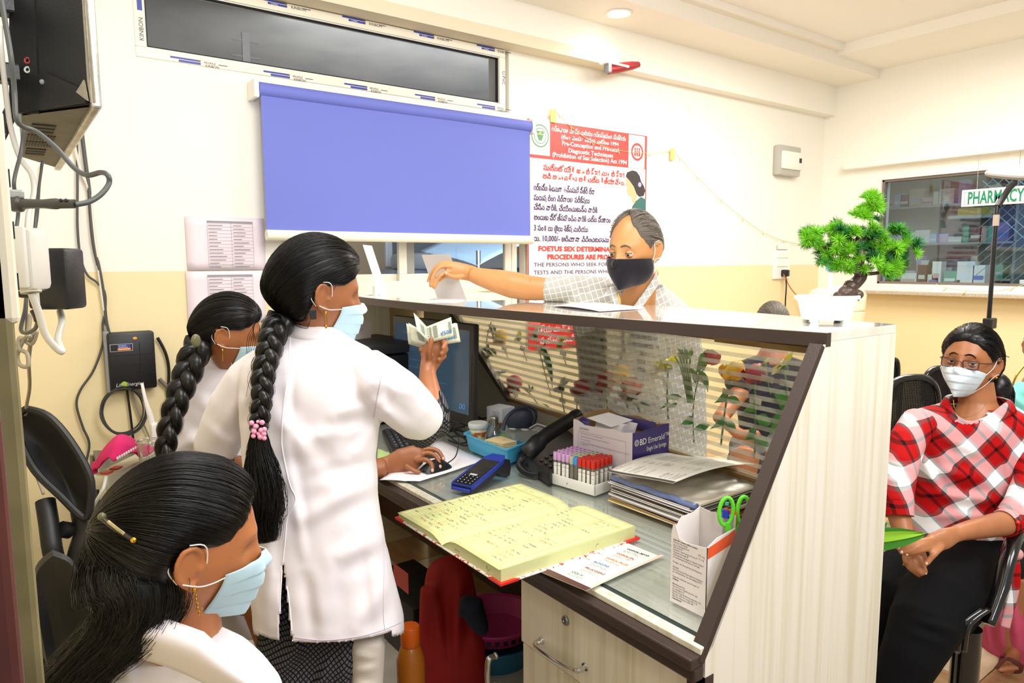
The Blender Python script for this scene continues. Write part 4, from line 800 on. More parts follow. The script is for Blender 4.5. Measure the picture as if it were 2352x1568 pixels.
build('lid', MB().lathe([(.0385, .072), (.0395, .075), (.0395, .088), (.037, .092), (.001, .092)], 28, J), mat('lid_pale', '#dfe4e2', .3), jr, smooth=True)
bc_ = onz(1135, 990, .86); gb = empty('glass_bottle', bc_, 'clear glass bottle with silver ribbed cap and dark liquid', 'bottle'); Bm = M.Translation((bc_.x, bc_.y, TBZ))
build('glass', MB().lathe([(.028, 0), (.032, .004), (.032, .055), (.028, .075), (.016, .1), (.014, .107), (.014, .118)], 28, Bm, cap=False), glassmat('bottle_glass', (.86, .84, .82, 1), .5), gb, smooth=True)
build('liquid', MB().lathe([(.029, .002), (.0305, .03), (.0005, .03)], 28, Bm), mat('liquid', '#4a3336', .1), gb, smooth=True)
build('cap', MB().lathe([(.0155, .105), (.0165, .108), (.0155, .112), (.0165, .117), (.0155, .121), (.0165, .126), (.0165, .134), (.0145, .137), (.001, .137)], 28, Bm), STEEL, gb, smooth=True)
q = [onz(u, v, .845) for u, v in ((1113, 1009), (1155, 1019), (1187, 1012), (1148, 1000))]
pk = empty('paper_packet', q[0], 'buff coloured folded paper packet in the blue tray', 'packet')
for k in range(4): build('leaf', MB().add([V((p.x, p.y, .822 + k * .006 + (i % 2) * .002)) for i, p in enumerate(q)] + [V((p.x, p.y, .826 + k * .006 + (i % 2) * .002)) for i, p in enumerate(q)], [(0, 1, 2, 3), (7, 6, 5, 4), (0, 4, 5, 1), (1, 5, 6, 2), (2, 6, 7, 3), (3, 7, 4, 0)]), mat('buff_paper', '#ecd9a4', .7), pk)
q = [onz(u, v, .86) for u, v in ((1149, 990), (1180, 1002), (1236, 996), (1190, 982))]
cbx = empty('clear_plastic_box', q[0], 'translucent plastic box with oval cut-outs lying across the tray', 'box')
CLP = glassmat('clear_plastic', (.80, .80, .80, 1), .4, frost=.45)
build('box_body', MB().rings([[V((p.x, p.y, .835)) for p in rounded(q, .008)], [V((p.x, p.y, .872)) for p in rounded(q, .008)]]), CLP, cbx, smooth=True)
cq = sum(q, V()) / 4
for s_ in (-.3, .35): build('oval_opening', MB().ell(cq.lerp(q[2] if s_ > 0 else q[0], abs(s_)) + V((0, 0, .0125)), (.012, .018, .001)), WHITE, cbx)
build('pen', MB().tube([onz(1146, 997, .85), onz(1190, 1006, .85)], .003, 8), mat('pen_green', '#55a83a', .4), smooth=True, label='slim green stick along the packet edge in the tray', cat='pen')
build('pen', MB().tube([onz(1168, 1003, .85), onz(1192, 1012, .846)], .003, 8), mat('pen_blue', '#2f86cc', .4), smooth=True, label='slim blue stick beside the packet in the tray', cat='pen')
# pale cube speaker, tape roll, dark hooped case, small meter with screen
q0 = onz(1150, 968, DT); sp = empty('white_speaker_cube', V((1.60, 2.36, DT)), 'small pale square box with dotted grille by the glass', 'speaker')
sp0 = P(1150, 948, dep((1.62, 2.34, .87))); SZ = .042
sf = M.Translation((sp0.x, sp0.y, DT)) @ M.Rotation(math.radians(12), 4, 'Z')
build('stand', MB().cbox((-.035, -.035, 0), (.035, .035, .05), .004, sf), BLACK, sp)
build('box_body', MB().cbox((-.04, -.045, .05), (.04, .045, P(1150, 932, dep(sp0)).z - DT), .005, sf), mat('speaker_white', '#c9cdd8', .4), sp, smooth=True)
hz = P(1150, 932, dep(sp0)).z - DT
mb = MB()
for i in range(8):
    for j in range(8): mb.box((-.0415, -.030 + i * .005, hz - .052 + j * .005), (-.0398, -.028 + i * .005, hz - .050 + j * .005), sf)
build('grille_holes', mb, GREY, sp, kind='stuff')
tr_ = onz(1155, 985, DT + .04); rt_ = empty('tape_roll', tr_, 'brown paper roll or bowl rim behind the glass bottle', 'roll')
build('roll', MB().lathe([(.05, 0), (.062, .055), (.066, .072), (.062, .074), (.047, .004)], 32, M.Translation((tr_.x + .02, tr_.y + .02, DT)), cap=False), mat('kraft_brown', '#9a6a4a', .6), rt_, smooth=True, solid=.002)
hc_ = empty('dark_hooped_case', onz(1225, 990, DT), 'dark blue rounded case with a stiff navy hoop handle', 'case')
NV = mat('navy', '#262c40', .5)
build('shell', MB().ell(P(1195, 965, 2.66), (.055, .018, .045), M.Rotation(math.radians(-30), 4, 'Z') @ M.Rotation(math.radians(-35), 4, 'Y')), NV, hc_, smooth=True)
build('hoop', MB().tube(catmull([P(1156, 988, 2.55), P(1162, 962, 2.56), P(1182, 942, 2.58), P(1208, 934, 2.6), P(1226, 940, 2.62), P(1231, 955, 2.63), P(1225, 972, 2.64)], 8), .0065, 10), NV, hc_, smooth='all')
build('base', MB().cbox(onz(1205, 1000, DT) - V((.03, .03, 0)), onz(1205, 1000, DT) + V((.03, .03, .055)), .01), NV, hc_, smooth=True)
q = [onz(u, v, .835) for u, v in ((1204, 986), (1232, 1000), (1278, 984), (1234, 970))]
mt_ = empty('desk_meter', sum(q, V()) / 4, 'dark handheld meter with grey screen and white rim behind the phone', 'meter')
def slab(ps, z0, z1, r=.01): return MB().rings([[V((p.x, p.y, z0)) for p in rounded(ps, r)], [V((p.x, p.y, z1)) for p in rounded(ps, r)]])
def shrink(ps, k): c = sum(ps, V()) / len(ps); return [c.lerp(p, k) for p in ps]
build('case', slab(q, DT + .001, .828), BLACK, mt_, smooth=True); build('rim', MB().tube([V((p.x, p.y, .829)) for p in rounded(q, .012)], .003, 6, closed=True), WHITE, mt_, smooth=True)
build('screen', slab(shrink(q, .62), .828, .8295, .004), mat('lcd', '#566068', .2), mt_); build('cloth_under', slab(shrink(q, 1.12), DT + .0002, DT + .001), mat('cyan_mat', '#5f9aa8', .6), mt_)
# card terminal
t0, t1 = onz(1062, 1130, DT), onz(1180, 1075, DT); td = (t1 - t0); td.z = 0; td.normalize(); ts = V((0, 0, 1)).cross(td)
tf = M.Translation(t0) @ M((td, ts, V((0, 0, 1)))).transposed().to_4x4() @ M.Translation((-.005, .0, 0))
pos = empty('card_terminal', t0, 'blue and black card payment terminal on the glass worktop', 'card terminal'); PB = mat('terminal_blue', '#2b3d9a', .3); PD = mat('terminal_black', '#26262b', .4)
side = [(0, .004), (.03, .0), (.10, .012), (.15, .03), (.175, .012), (.20, 0), (.225, .004), (.232, .03), (.225, .058), (.20, .066), (0, .022)]
sm_ = tf @ M(((1, 0, 0, 0), (0, 0, 1, -.038), (0, 1, 0, 0), (0, 0, 0, 1)))
build('body', MB().prism(side, .076, sm_), PD, pos, smooth=True)
Zt_ = lambda x, off=0: .022 + x * .22 + off
mb = MB(); xs_ = [(0, .040), (.01, .043), (.12, .043), (.19, .038), (.215, .025)]
poly = [(x, -w) for x, w in xs_] + [(x, w) for x, w in xs_[::-1]]
build('blue_rim', MB().add([tf @ V((x, y, Zt_(x) - .008)) for x, y in poly] + [tf @ V((x, y, Zt_(x) + .004)) for x, y in poly], [tuple(range(10))[::-1], tuple(range(10, 20))] + [(i, (i + 1) % 10, (i + 1) % 10 + 10, i + 10) for i in range(10)]), PB, pos)
build('front_lip', MB().cbox((-.008, -.036, .006), (.012, .036, .016), .003, tf), PB, pos)
def tplate(x0, x1, w, lift, m, name, par=pos): return build(name, MB().add([tf @ V((x, y, Zt_(x, lift))) for x, y in ((x0, -w), (x1, -w), (x1, w), (x0, w))], [(0, 1, 2, 3)]), m, par)
tplate(.003, .17, .035, .0046, PD, 'face'); tplate(.075, .165, .032, .0052, mat('terminal_screen', '#3c3833', .12, col2='#2a2a2c', nscale=20), 'screen'); tplate(.062, .071, .014, .0055, mat('logo_plate', '#c9c9cf', .4), 'logo_plate')
for r in range(4):
    for c_ in range(4):
        x_, y_ = .007 + r * .0133, -.031 + c_ * .0160; k_ = build('key', MB().add([tf @ V((x, y, Zt_(x, .0065))) for x, y in ((x_, y_), (x_ + .011, y_), (x_ + .011, y_ + .0135), (x_, y_ + .0135))] + [tf @ V((x, y, Zt_(x, .0045))) for x, y in ((x_, y_), (x_ + .011, y_), (x_ + .011, y_ + .0135), (x_, y_ + .0135))], [(0, 1, 2, 3), (0, 4, 5, 1), (1, 5, 6, 2), (2, 6, 7, 3), (3, 7, 4, 0)]), BLACK, pos)
        build('digit', MB().add([tf @ V((x, y, Zt_(x, .0068))) for x, y in ((x_ + .003, y_ + .005), (x_ + .008, y_ + .005), (x_ + .008, y_ + .0075), (x_ + .003, y_ + .0075))], [(0, 1, 2, 3)]), LEG, k_)
# telephone
ph = empty('desk_telephone', onz(1250, 1070, DT), 'black corded desk telephone with coiled cord beside the tube rack', 'telephone')
q = [onz(u, v, .80) for u, v in ((1190, 1048), (1262, 1098), (1345, 1035), (1300, 992))]
build('base', slab(q, DT + .001, .815, .012), BLACK, ph, smooth=True)
for r in range(3):
    for c_ in range(3):
        p = q[1].lerp(q[2], .12 + r * .11).lerp(q[0].lerp(q[3], .12 + r * .11), .12 + c_ * .14); kz = build('key', MB().cbox((p.x - .006, p.y - .005, .815), (p.x + .006, p.y + .005, .820), .002), KB, ph); build('digit', MB().box((p.x - .002, p.y - .002, .8201), (p.x + .002, p.y + .001, .8204)), LEG, kz)
h = [P(1212, 1040, 2.42), P(1222, 1030, 2.42), P(1250, 1003, 2.46), P(1285, 980, 2.50), P(1315, 962, 2.54), P(1330, 955, 2.56)]
build('handset', MB().tube(catmull(h, 5), [.030] * 5 + [.031] * 4 + [.026] * 12 + [.029] * 5, 14, flat=.8), BLACK, ph, smooth='all')
cc_ = catmull([P(1208, 1042, 2.42), P(1196, 1058, 2.42), P(1192, 1070, 2.40), P(1205, 1085, 2.38), P(1228, 1092, 2.36), P(1247, 1085, 2.37), P(1246, 1070, 2.42), P(1228, 1062, 2.45), P(1210, 1068, 2.45)], 10)
pts = []; nn = 60
for i in range(len(cc_) * 10):
    t = i / 10; a = cc_[min(int(t), len(cc_) - 2)].lerp(cc_[min(int(t) + 1, len(cc_) - 1)], t - int(t)); ang = i * 2 * PI / 9
    pts.append(a + (RT * math.cos(ang) + CU * math.sin(ang)) * .0085 + FW * 0.0)
build('coiled_cord', MB().tube(pts, .0022, 5), BLACK, ph, smooth='all')
# tube rack
c0, c1, c2 = onz(1260, 1108, DT), onz(1366, 1140, DT), onz(1428, 1112, DT)
rx = (c0 - c1); rx.z = 0; Lr = rx.length; rx.normalize(); ry = V((0, 0, 1)).cross(rx) * -1
if ry.x < 0: ry = -ry
rf = M.Translation(c1) @ M((rx, ry, V((0, 0, 1)))).transposed().to_4x4(); Wr = .115
rk = empty('tube_rack', c1, 'white tray rack crowded with blood collection tubes', 'rack'); RW = mat('rack_white', '#ecebe2', .35)
mb = MB(); mb.cbox((-.0, 0, 0), (Lr, .006, .034), .003, rf).cbox((0, Wr - .006, 0), (Lr, Wr, .034), .003, rf).cbox((0, 0, 0), (.006, Wr, .034), .003, rf).cbox((Lr - .006, 0, 0), (Lr, Wr, .034), .003, rf); mb.box((.003, .003, 0), (Lr - .003, Wr - .003, .012), rf)
build('tray', mb, RW, rk, smooth=True)
build('pen_mark', MB().tube([rf @ V((Lr * .58, -.0006, .02)), rf @ V((Lr * .58 + .003, -.0006, .011)), rf @ V((Lr * .58 - .002, -.0006, .016))], .0006, 4), FB, rk)
capc = {'P': mat('cap_lilac', '#cf9fd2', .4), 'G': mat('cap_sage', '#b3b59a', .4), 'B': mat('cap_blue2', '#3f8fe0', .4), 'R': mat('cap_red', '#cf2a1c', .35)}
nm = {'P': 'lilac', 'G': 'sage green', 'B': 'bright blue', 'R': 'red'}
TG = glassmat('tube_clear', (.88, .86, .84, 1), .3, frost=.25); TL = mat('tube_label', '#efece4', .6); TR = mat('tube_red_band', '#b8382c', .5)
protos = {}; rows = ['PPPPGBRRRR', 'PPPPGGRRRR', 'PPPGGGRRRR', 'PPPPGGGRRR', 'PPPPPGGRRR']; rown = ['front', 'second', 'middle', 'fourth', 'back']
pitch_ = (Lr - .02) / 10
for i in range(5):
    for j in range(10):
        k = rows[i][j]; o_ = rf @ V((Lr - .010 - (j + .5) * pitch_, .014 + i * .0215, .008))
        ordn = ('first', 'second', 'third', 'fourth', 'fifth', 'sixth', 'seventh', 'eighth', 'ninth', 'last')[j]
        lab = '%s-capped blood tube, %s from the left in the %s rack row' % (nm[k], ordn, rown[i])
        if k not in protos:
            t = empty('blood_tube', o_, lab, 'tube', 'blood collection tubes in the white rack'); T = M.Translation(o_)
            build('tube', MB().lathe([(.001, 0), (.005, .0015), (.0065, .006), (.0065, .08)], 14, T, cap=False), TG, t, smooth=True)
            build('cap', MB().lathe([(.0078, .072), (.0082, .074), (.0082, .096), (.0074, .098), (.004, .098), (.0035, .095), (.0005, .095)], 16, T), capc[k], t, smooth=True)
            build('cap_hole', MB().lathe([(.0036, .0981), (.0005, .0981)], 12, T, cap=False), mat('cap_dark', '#2a1a18', .7), t)
            R0 = T @ M.Rotation(math.radians(200), 4, 'Z')
            mb = MB(); nA = 9
            if k in 'PR':
                mb.add([R0 @ V((.0068 * math.cos(a_), .0068 * math.sin(a_), z_)) for a_ in np.linspace(-1.2, 1.2, nA) for z_ in (.008, .064)], [(2 * q_, 2 * q_ + 2, 2 * q_ + 3, 2 * q_ + 1) for q_ in range(nA - 1)]); build('label', mb, TL, t, smooth=True)
                mb = MB().add([R0 @ V((.0070 * math.cos(a_), .0070 * math.sin(a_), z_)) for a_ in np.linspace(-1.2, 1.2, nA) for z_ in (.053, .0545)], [(2 * q_, 2 * q_ + 2, 2 * q_ + 3, 2 * q_ + 1) for q_ in range(nA - 1)]); build('label_band', mb, TR if k == 'R' else INK, t)
                for z_ in (.059, .040): build('label_writing', MB().add([R0 @ V((.0071 * math.cos(a_), .0071 * math.sin(a_), z_ + dz)) for a_ in (-.4, -.1, .2) for dz in (0, .0012)], [(0, 2, 3, 1), (2, 4, 5, 3)]), INK, t)
            protos[k] = t
        else: dup(protos[k], M.Translation(o_ + V((rr.uniform(-.0005, .0005), rr.uniform(-.0005, .0005), rr.uniform(-.0, .002)))) @ M.Rotation(rr.uniform(-.5, .5), 4, 'Z') @ M.Translation(-wm(protos[k]).translation), lab)
# syringe carton full of cards
zt = .965; c0, cL, cR = onz(1453, 993, zt), onz(1317, 962, zt), onz(1549, 968, zt); PUR = mat('carton_purple', '#3a2f78', .4); CW = mat('carton_white', '#ddd3dc', .5); KR = mat('kraft_inside', '#a98557', .8)
cR = c0 + (cR - c0).normalized() * min((cR - c0).length, .19)
c3 = cL + (cR - c0); bx = empty('syringe_carton', V((c0.x, c0.y, DT)), 'open white and purple syringe carton holding loose cards', 'carton')
def wallq(a, b, z0, z1a, z1b, th, m, name, cuts=()):
    n = (b - a).cross(V((0, 0, 1))).normalized() * th; top = [(0, z1a)] + list(cuts) + [(1, z1b)]
    prof_ = [(0, z0), (1, z0)] + top[::-1]; pts0 = [V((a.lerp(b, s_).x, a.lerp(b, s_).y, z_)) for s_, z_ in prof_]; k = len(prof_)
    mb = MB().add(pts0 + [p + n for p in pts0], [tuple(range(k)), tuple(range(k, 2 * k))[::-1]] + [(i, (i + 1) % k, (i + 1) % k + k, i + k) for i in range(k)]); return build(name, mb, m, bx)
z0 = DT + .001
fr_ = wallq(c0, cL, z0, zt, zt, .002, CW, 'front_wall', ((.15, zt - .008), (.3, zt - .004), (.55, zt - .01), (.8, zt - .012), (.92, zt)))
sd_ = wallq(c0, cR, z0, zt - .002, zt, .002, PUR, 'side_wall', ((.2, zt - .004), (.6, zt - .002), (.85, zt + .002)))
wallq(cL, c3, z0, zt, zt + .01, .002, KR, 'left_wall', ((.3, zt + .006), (.6, zt + .014))); wallq(cR, c3, z0, zt, zt + .006, .002, KR, 'back_wall', ((.2, zt - .012), (.5, zt + .004), (.8, zt - .006)))
build('torn_flap', MB().add([cL.lerp(c3, .1) + V((0, 0, -.01)), cL.lerp(c0, .25) + V((.01, 0, -.02)), cL.lerp(c0, .22) + V((.02, 0, .0)), cL.lerp(c3, .2) + V((0, -.01, .006))], [(0, 1, 2, 3)]), PUR, bx, solid=.001)
build('handle_flap', MB().add([c3.lerp(cR, t_) + V((-.015 - .01 * z_, -.0, -.002 - .03 * z_)) for t_ in (.15, .5, .85) for z_ in (0, 1)], [(0, 1, 3, 2), (2, 3, 5, 4)]), PUR, bx, solid=.001)
nW = (cL - c0).cross(V((0, 0, 1))).normalized(); uu = (c0 - cL).normalized(); so_ = 1 if (nW.dot(EYE - c0) > 0) else -1
nf = nW * so_; org = cL + nf * .0026
ptx = lambda s, z: cL.lerp(c0, s) + nf * .0022 + V((0, 0, z - zt))
mb = MB(); 
for a_, b_ in (((.1, .93), (.9, .93)), ((.9, .93), (.9, .80)), ((.1, .93), (.1, .80))): ribbon(mb, [ptx(*a_), ptx(*b_)], .0007, nf)
build('printed_border', mb, INK, bx)
build_c = text('CAUTION', .009, ptx(.12, .937), uu, (0, 0, 1), INKD, bx, 'printed_text', lift=.0006)
for k, s_ in enumerate(('• Not designed for use in syringe pumps.', '• Reuse may lead to infection or other illness/injury.', '• Do not resterilize.', '• To help avoid HIV (AIDS), Hepatitis and other infectious diseases due to accidental\n   needlesticks:', '', '   A. Do not recap used needles.', '   B. If not possible, use a one-handed technique to recap.', '• Contraindicated in sensitive patients.')):
    if s_: text(s_, .0062, ptx(.13, .922 - k * .0105), uu, (0, 0, 1), INK, bx, 'printed_text', lift=.0006)
nf2 = (cR - c0).cross(V((0, 0, 1))).normalized(); nf2 = nf2 if nf2.dot(EYE - c0) > 0 else -nf2; u2 = (cR - c0).normalized()
pp = lambda s, z: c0.lerp(cR, s) + nf2 * .0024 + V((0, 0, z - zt))
text('BD', .028, pp(.17, .918), u2, (0, 0, 1), WHITE, bx, 'lettering', bold=.0005, lift=.0008); text('Emerald™', .027, pp(.40, .918), u2, (0, 0, 1), WHITE, bx, 'lettering', lift=.0008); text('Single Use Syringe', .0205, pp(.36, .893), u2, (0, 0, 1), WHITE, bx, 'lettering', lift=.0008, fit=.105)
lc = pp(.10, .928)
build('logo', MB().tube([lc + u2 * .010 * math.cos(a_) + V((0, 0, .010 * math.sin(a_))) for a_ in np.linspace(0, 2 * PI, 21)[:-1]], .0009, 5, closed=True), WHITE, bx)
for a_ in range(8): build('logo_ray', MB().tube([lc + u2 * .003 * math.cos(a_ * PI / 4) + V((0, 0, .003 * math.sin(a_ * PI / 4))), lc + u2 * .008 * math.cos(a_ * PI / 4) + V((0, 0, .008 * math.sin(a_ * PI / 4)))], .0009, 4), WHITE, bx)
CARD = mat('index_card', '#f0ebf0', .7); cxv = (c3 - cL).normalized(); cyv = (c0 - cL).normalized()
for k in range(22):
    t_ = .12 + k * .018; p = cL + cxv * (.012 + k * .0028) + cyv * (.05 + .0008 * k); ztp = zt - .012 + .012 * math.sin(k * .35) + rr.uniform(-.002, .002)
    a, b = p + V((0, 0, 0)), p + cyv * .115; n_ = cxv * .0006 + V((0, 0, 0))
    lean = cxv * .05
    vs = [V((a.x, a.y, .86)), V((b.x, b.y, .86)), V((b.x, b.y, ztp)) + lean, V((a.x, a.y, ztp)) + lean]
    build('card', MB().add(vs + [v + n_ for v in vs], [(0, 1, 2, 3), (7, 6, 5, 4), (0, 4, 5, 1), (1, 5, 6, 2), (2, 6, 7, 3), (3, 7, 4, 0)]), CARD, label='loose white card standing in the syringe carton', cat='card', group='cards in the syringe carton')
tc = cL + cxv * .075 + cyv * .10; tp_ = empty('card_on_top', V((tc.x, tc.y, zt)), 'white card with pen scrawl lying on top in the syringe carton', 'card')
tcs = [tc + cxv * a_ + cyv * b_ + V((0, 0, z_ - tc.z)) for a_, b_, z_ in ((-.05, -.06, zt + .006), (.05, -.05, zt + .012), (.06, .05, zt + .0), (-.045, .045, zt - .008))]
build('card', MB().add(tcs + [p + V((0, 0, .001)) for p in tcs], [(0, 1, 2, 3), (7, 6, 5, 4), (0, 4, 5, 1), (1, 5, 6, 2), (2, 6, 7, 3), (3, 7, 4, 0)]), CARD, tp_)
mb = MB(); scribble(mb, sum(tcs, V()) / 4 + V((0, 0, .003)), cyv, cxv, .03, .02, rr); build('pen_scrawl', mb, FB, tp_)
# stack of reports and film covers
st0 = V((1.452, 1.165, 0)); SX, SY = .285, .315
nsh = 16; cols = ['#d9d4cc', '#3a3a40', '#e4dfd6', '#4a463f', '#b7b0a4', '#2e2e33', '#dcd6ca', '#57534e', '#e9e4da', '#35353a', '#8a7a56', '#2b2b30']
zz = DT + .001
for k in range(nsh):
    th = .0032 if k % 3 else .0048; dx, dy, an = rr.uniform(-.012, .010), rr.uniform(-.01, .012), rr.uniform(-.04, .04)
    if k < 3: cl, lb = ('#b98d4a', '#d6b13e', '#8e4a34')[k], ('brown paper folder at the very bottom of the report stack', 'yellow paper folder second from the bottom of the stack', 'reddish brown folder third from the bottom of the stack')[k]
    else: cl, lb = cols[k % len(cols)], 'thin %s report cover, %s up from the bottom of the report stack' % ('dark' if k % 2 else 'pale', ORDN[k])
    T = M.Translation(st0 + V((SX / 2 + dx, SY / 2 + dy, zz))) @ M.Rotation(an, 4, 'Z')
    fo = empty('report_folder', T.translation, lb, 'folder', 'report folders stacked on the worktop')
    build('cover', MB().cbox((-SX / 2, -SY / 2, 0), (SX / 2, SY / 2, th), .001, T), mat('folder', cl, .35), fo)
    build('inner_pages', MB().box((-SX / 2 - .0015, -SY / 2 + .006, th * .25), (SX / 2 - .002, SY / 2 - .006, th * .7), T), WP, fo)
    zz += th + .0004
T = M.Translation(st0 + V((SX / 2, SY / 2, zz))) @ M.Rotation(.01, 4, 'Z')
bf = empty('plastic_film_cover', T.translation, 'crinkled clear plastic cover with blue edge atop the report stack', 'plastic cover')
build('blue_edge', MB().tube(catmull([T @ V((-SX / 2 + .008, y_, .006 + .002 * math.sin(y_ * 60))) for y_ in np.linspace(-SY / 2, SY / 2, 9)], 3), .009, 10), mat('plastic_blue', '#6f7fb4', .2, bump=.6, bscale=120), bf, smooth='all')
build('film', MB().grid(lambda s, t: T @ V(((s - .5) * SX * 1.03, (t - .5) * SY * 1.02, .0145 + .003 * math.sin(17 * s + 9 * t) + .002 * math.sin(41 * t + 5 * s))), 40, 40), glassmat('film', (.98, .98, .98, 1), .1, rough=.35), bf, smooth='all')
build('cream_page', MB().cbox((-SX / 2 + .012, -SY / 2 + .003, 0), (SX / 2, SY / 2 - .003, .007), .001, T), mat('cream_page', '#e6ddcb', .6), bf)
# lifted printed report on top
RC = [onz(u, v, .885) for u, v in ((1395, 1080), (1545, 1122), (1735, 1056), (1552, 1018))]
def rfn(s, t):
    p = RC[0].lerp(RC[1], s).lerp(RC[3].lerp(RC[2], s), t); p.z = .868 + .022 * math.sin(PI * min(1, t * .62 + .30)) + .010 * s - .016 * (t ** 3) - .004 * math.cos(PI * s) ; return p
rs = empty('report_sheet', sum(RC, V()) / 4, 'large curled printed test report lying on the stack', 'report')
build('sheet', MB().grid(rfn, 16, 16), mat('report_paper', '#eeeae0', .55), rs, smooth='all', solid=.0008)
mb = MB(); mb2 = MB()
def on_r(s, t, l=.0012): return rfn(s, t) + V((0, 0, l))
for r in range(34):
    t = .06 + r * .027
    for s0, s1, pr in ((.06, .25, .55), (.32, .42, .4), (.48, .9, .6)):
        if rr.random() < pr:
            s_ = s0; e_ = s0 + (s1 - s0) * rr.uniform(.3, 1)
            while s_ < e_:
                w_ = rr.uniform(.01, .04); a, b, c_, d_ = on_r(t, s_) if False else on_r(1 - t, s_), on_r(1 - t, s_ + w_), on_r(1 - t - .006, s_ + w_), on_r(1 - t - .006, s_); mb.add([a, b, c_, d_], [(0, 1, 2, 3)]); s_ += w_ + .006
build('printed_lines', mb, INK, rs, kind='stuff')
for k in range(16): mb2.add([on_r(k / 16, .0), on_r((k + 1) / 16, .0), on_r((k + 1) / 16, .035), on_r(k / 16, .035)], [(0, 1, 2, 3)])
build('dark_footer', mb2, mat('footer_dark', '#4c4b48', .5), rs)
mb = MB(); scribble(mb, on_r(.82, .14), (on_r(.6, .14) - on_r(.82, .14)).normalized(), (on_r(.8, .3) - on_r(.8, .1)).normalized(), .03, .012, rr); build('signature', mb, FB, rs)
# ledger
ZC = DT + .001; lg = empty('ledger_book', (1.08, 1.47, ZC), 'open yellow ledger filled with handwriting, red and white cover', 'ledger'); YP = mat('ledger_page', '#e6e8a4', .75); YE = mat('page_edge', '#d9dca0', .8, bump=.5, bscale=300, stretch=(1, 1, 12))
CVR = mat('cover_pattern', '#f2ece4', .5); grain(CVR, '#f4efe8', '#d6432e', 90, (1, 1, 1), .56, .60); CRD = mat('cover_red', '#d3271c', .4)
XA, XB, YA, YM, YB_ = .868, 1.300, 1.232, 1.487, 1.735
build('cover', MB().cbox((XA - .006, YA - .008, ZC), (XB + .008, YM, ZC + .004), .001), CVR, lg); build('cover', MB().cbox((XA - .006, YM + .001, ZC), (XB + .008, YB_ + .01, ZC + .004), .001), CVR, lg)
for x_, y_, sx, sy in ((XA - .007, YA - .009, 1, 1), (XB + .009, YA - .009, -1, 1), (XA - .007, YB_ + .011, 1, -1), (XB + .009, YB_ + .011, -1, -1)):
    build('cover_corner', MB().prism([(x_, y_), (x_ + sx * .05, y_), (x_, y_ + sy * .05)], .0055, M.Translation((0, 0, ZC - .0006))), CRD, lg)
build('spine', MB().cbox((XA - .006, YM - .008, ZC - .001), (XB + .008, YM + .008, ZC + .005), .002), mat('spine_cream', '#e9e4d0', .6), lg)
def zr_(y): t = (YM - y) / (YM - YA); return ZC + .006 + .030 * (1 - (1 - min(1, t * 3.2)) ** 2) * (1 - .06 * t)
def zl_(y): t = (y - YM) / (YB_ - YM); return ZC + .006 + .018 * (1 - (1 - min(1, t * 3.5)) ** 2) * (1 - .25 * t)
for nm_, y0_, y1_, zf in (('page_block', YM, YA, zr_), ('page_block', YM, YB_, zl_)):
    n_ = 20; R = []
    for x_ in (XA, XB):
        R.append([V((x_, y0_ + (y1_ - y0_) * i / n_, zf(y0_ + (y1_ - y0_) * i / n_))) for i in range(n_ + 1)] + [V((x_, y1_, ZC + .004)), V((x_, y0_, ZC + .004))])
    build(nm_, MB().rings(R), YE, lg, smooth=False)
    build('page', MB().grid(lambda s, t: V((XA + .0015 + (XB - XA - .004) * s + .002, y0_ + (y1_ - y0_) * t * .995, zf(y0_ + (y1_ - y0_) * t) + .0012 + .0012 * math.sin(3 * s) * t)), 16, 24), YP, lg, smooth='all', solid=.0005)
    for k in range(3): build('leaf', MB().grid(lambda s, t: V((XA - .0015 * (k + 1) + (XB - XA) * s, y0_ + (y1_ - y0_) * (t * (.985 + .006 * k)), zf(y0_ + (y1_ - y0_) * t) + .0003 * (3 - k))), 4, 12), YP, lg, smooth='all', solid=.0003)
def pg(x, y): z = (zr_ if y < YM else zl_)(y) + .0034; return V((x, y, z))
mbB, mbR, mbK, mbO = MB(), MB(), MB(), MB()
x_ = XA + .02
while x_ < XB - .03:
    for y0_, y1_ in ((YA + .004, YM - .006), (YM + .006, YB_ - .004)):
        ribbon(mbB, [pg(x_, y0_ + (y1_ - y0_) * i / 12) for i in range(13)], .0007, (0, 0, 1))
    x_ += .0092
for y_ in (YA + .02, YA + .075, YA + .085, YA + .165, YM - .03, YM + .028, YM + .09, YM + .10, YM + .18, YB_ - .03): ribbon(mbR, [pg(XA + .004 + (XB - XA - .01) * i / 6, y_) for i in range(7)], .0009, (0, 0, 1))
for x0_ in (XB - .045, XB - .05): 
    for y0_, y1_ in ((YA + .004, YM - .006), (YM + .006, YB_ - .004)): ribbon(mbR, [pg(x0_, y0_ + (y1_ - y0_) * i / 12) for i in range(13)], .0008, (0, 0, 1))
x_ = XA + .022
while x_ < XB - .055:
    for y0_, L_ in ((YM - .012, .05), (YM - .055, .05), (YM - .105, .06), (YM - .18, .05), (YB_ - .008, .045), (YB_ - .07, .055), (YB_ - .125, .05), (YM + .085, .05)):
        if rr.random() < .62:
            o_ = pg(x_, y0_ - rr.uniform(0, .01)); scribble(mbO if rr.random() < .16 else mbK, o_, V((0, -1, 0)), V((1, 0, 0)), L_ * rr.uniform(.6, 1.0), .0066, rr, .0011)
    x_ += .0184
mb = mbO; scribble(mbK, pg(XB - .03, YB_ - .03), V((0, -1, 0)), V((1, 0, 0)), .08, .008, rr, .0006)
build('ruled_lines', mbB, mat('rule_blue', '#9fbf9a', .8), lg, kind='stuff'); build('margin_lines', mbR, mat('rule_red', '#dba27c', .8), lg, kind='stuff')
build('handwriting', mbK, mat('pen_ink', '#56608a', .7), lg, kind='stuff'); build('red_handwriting', mbO, mat('pen_red', '#d06a50', .7), lg, kind='stuff')
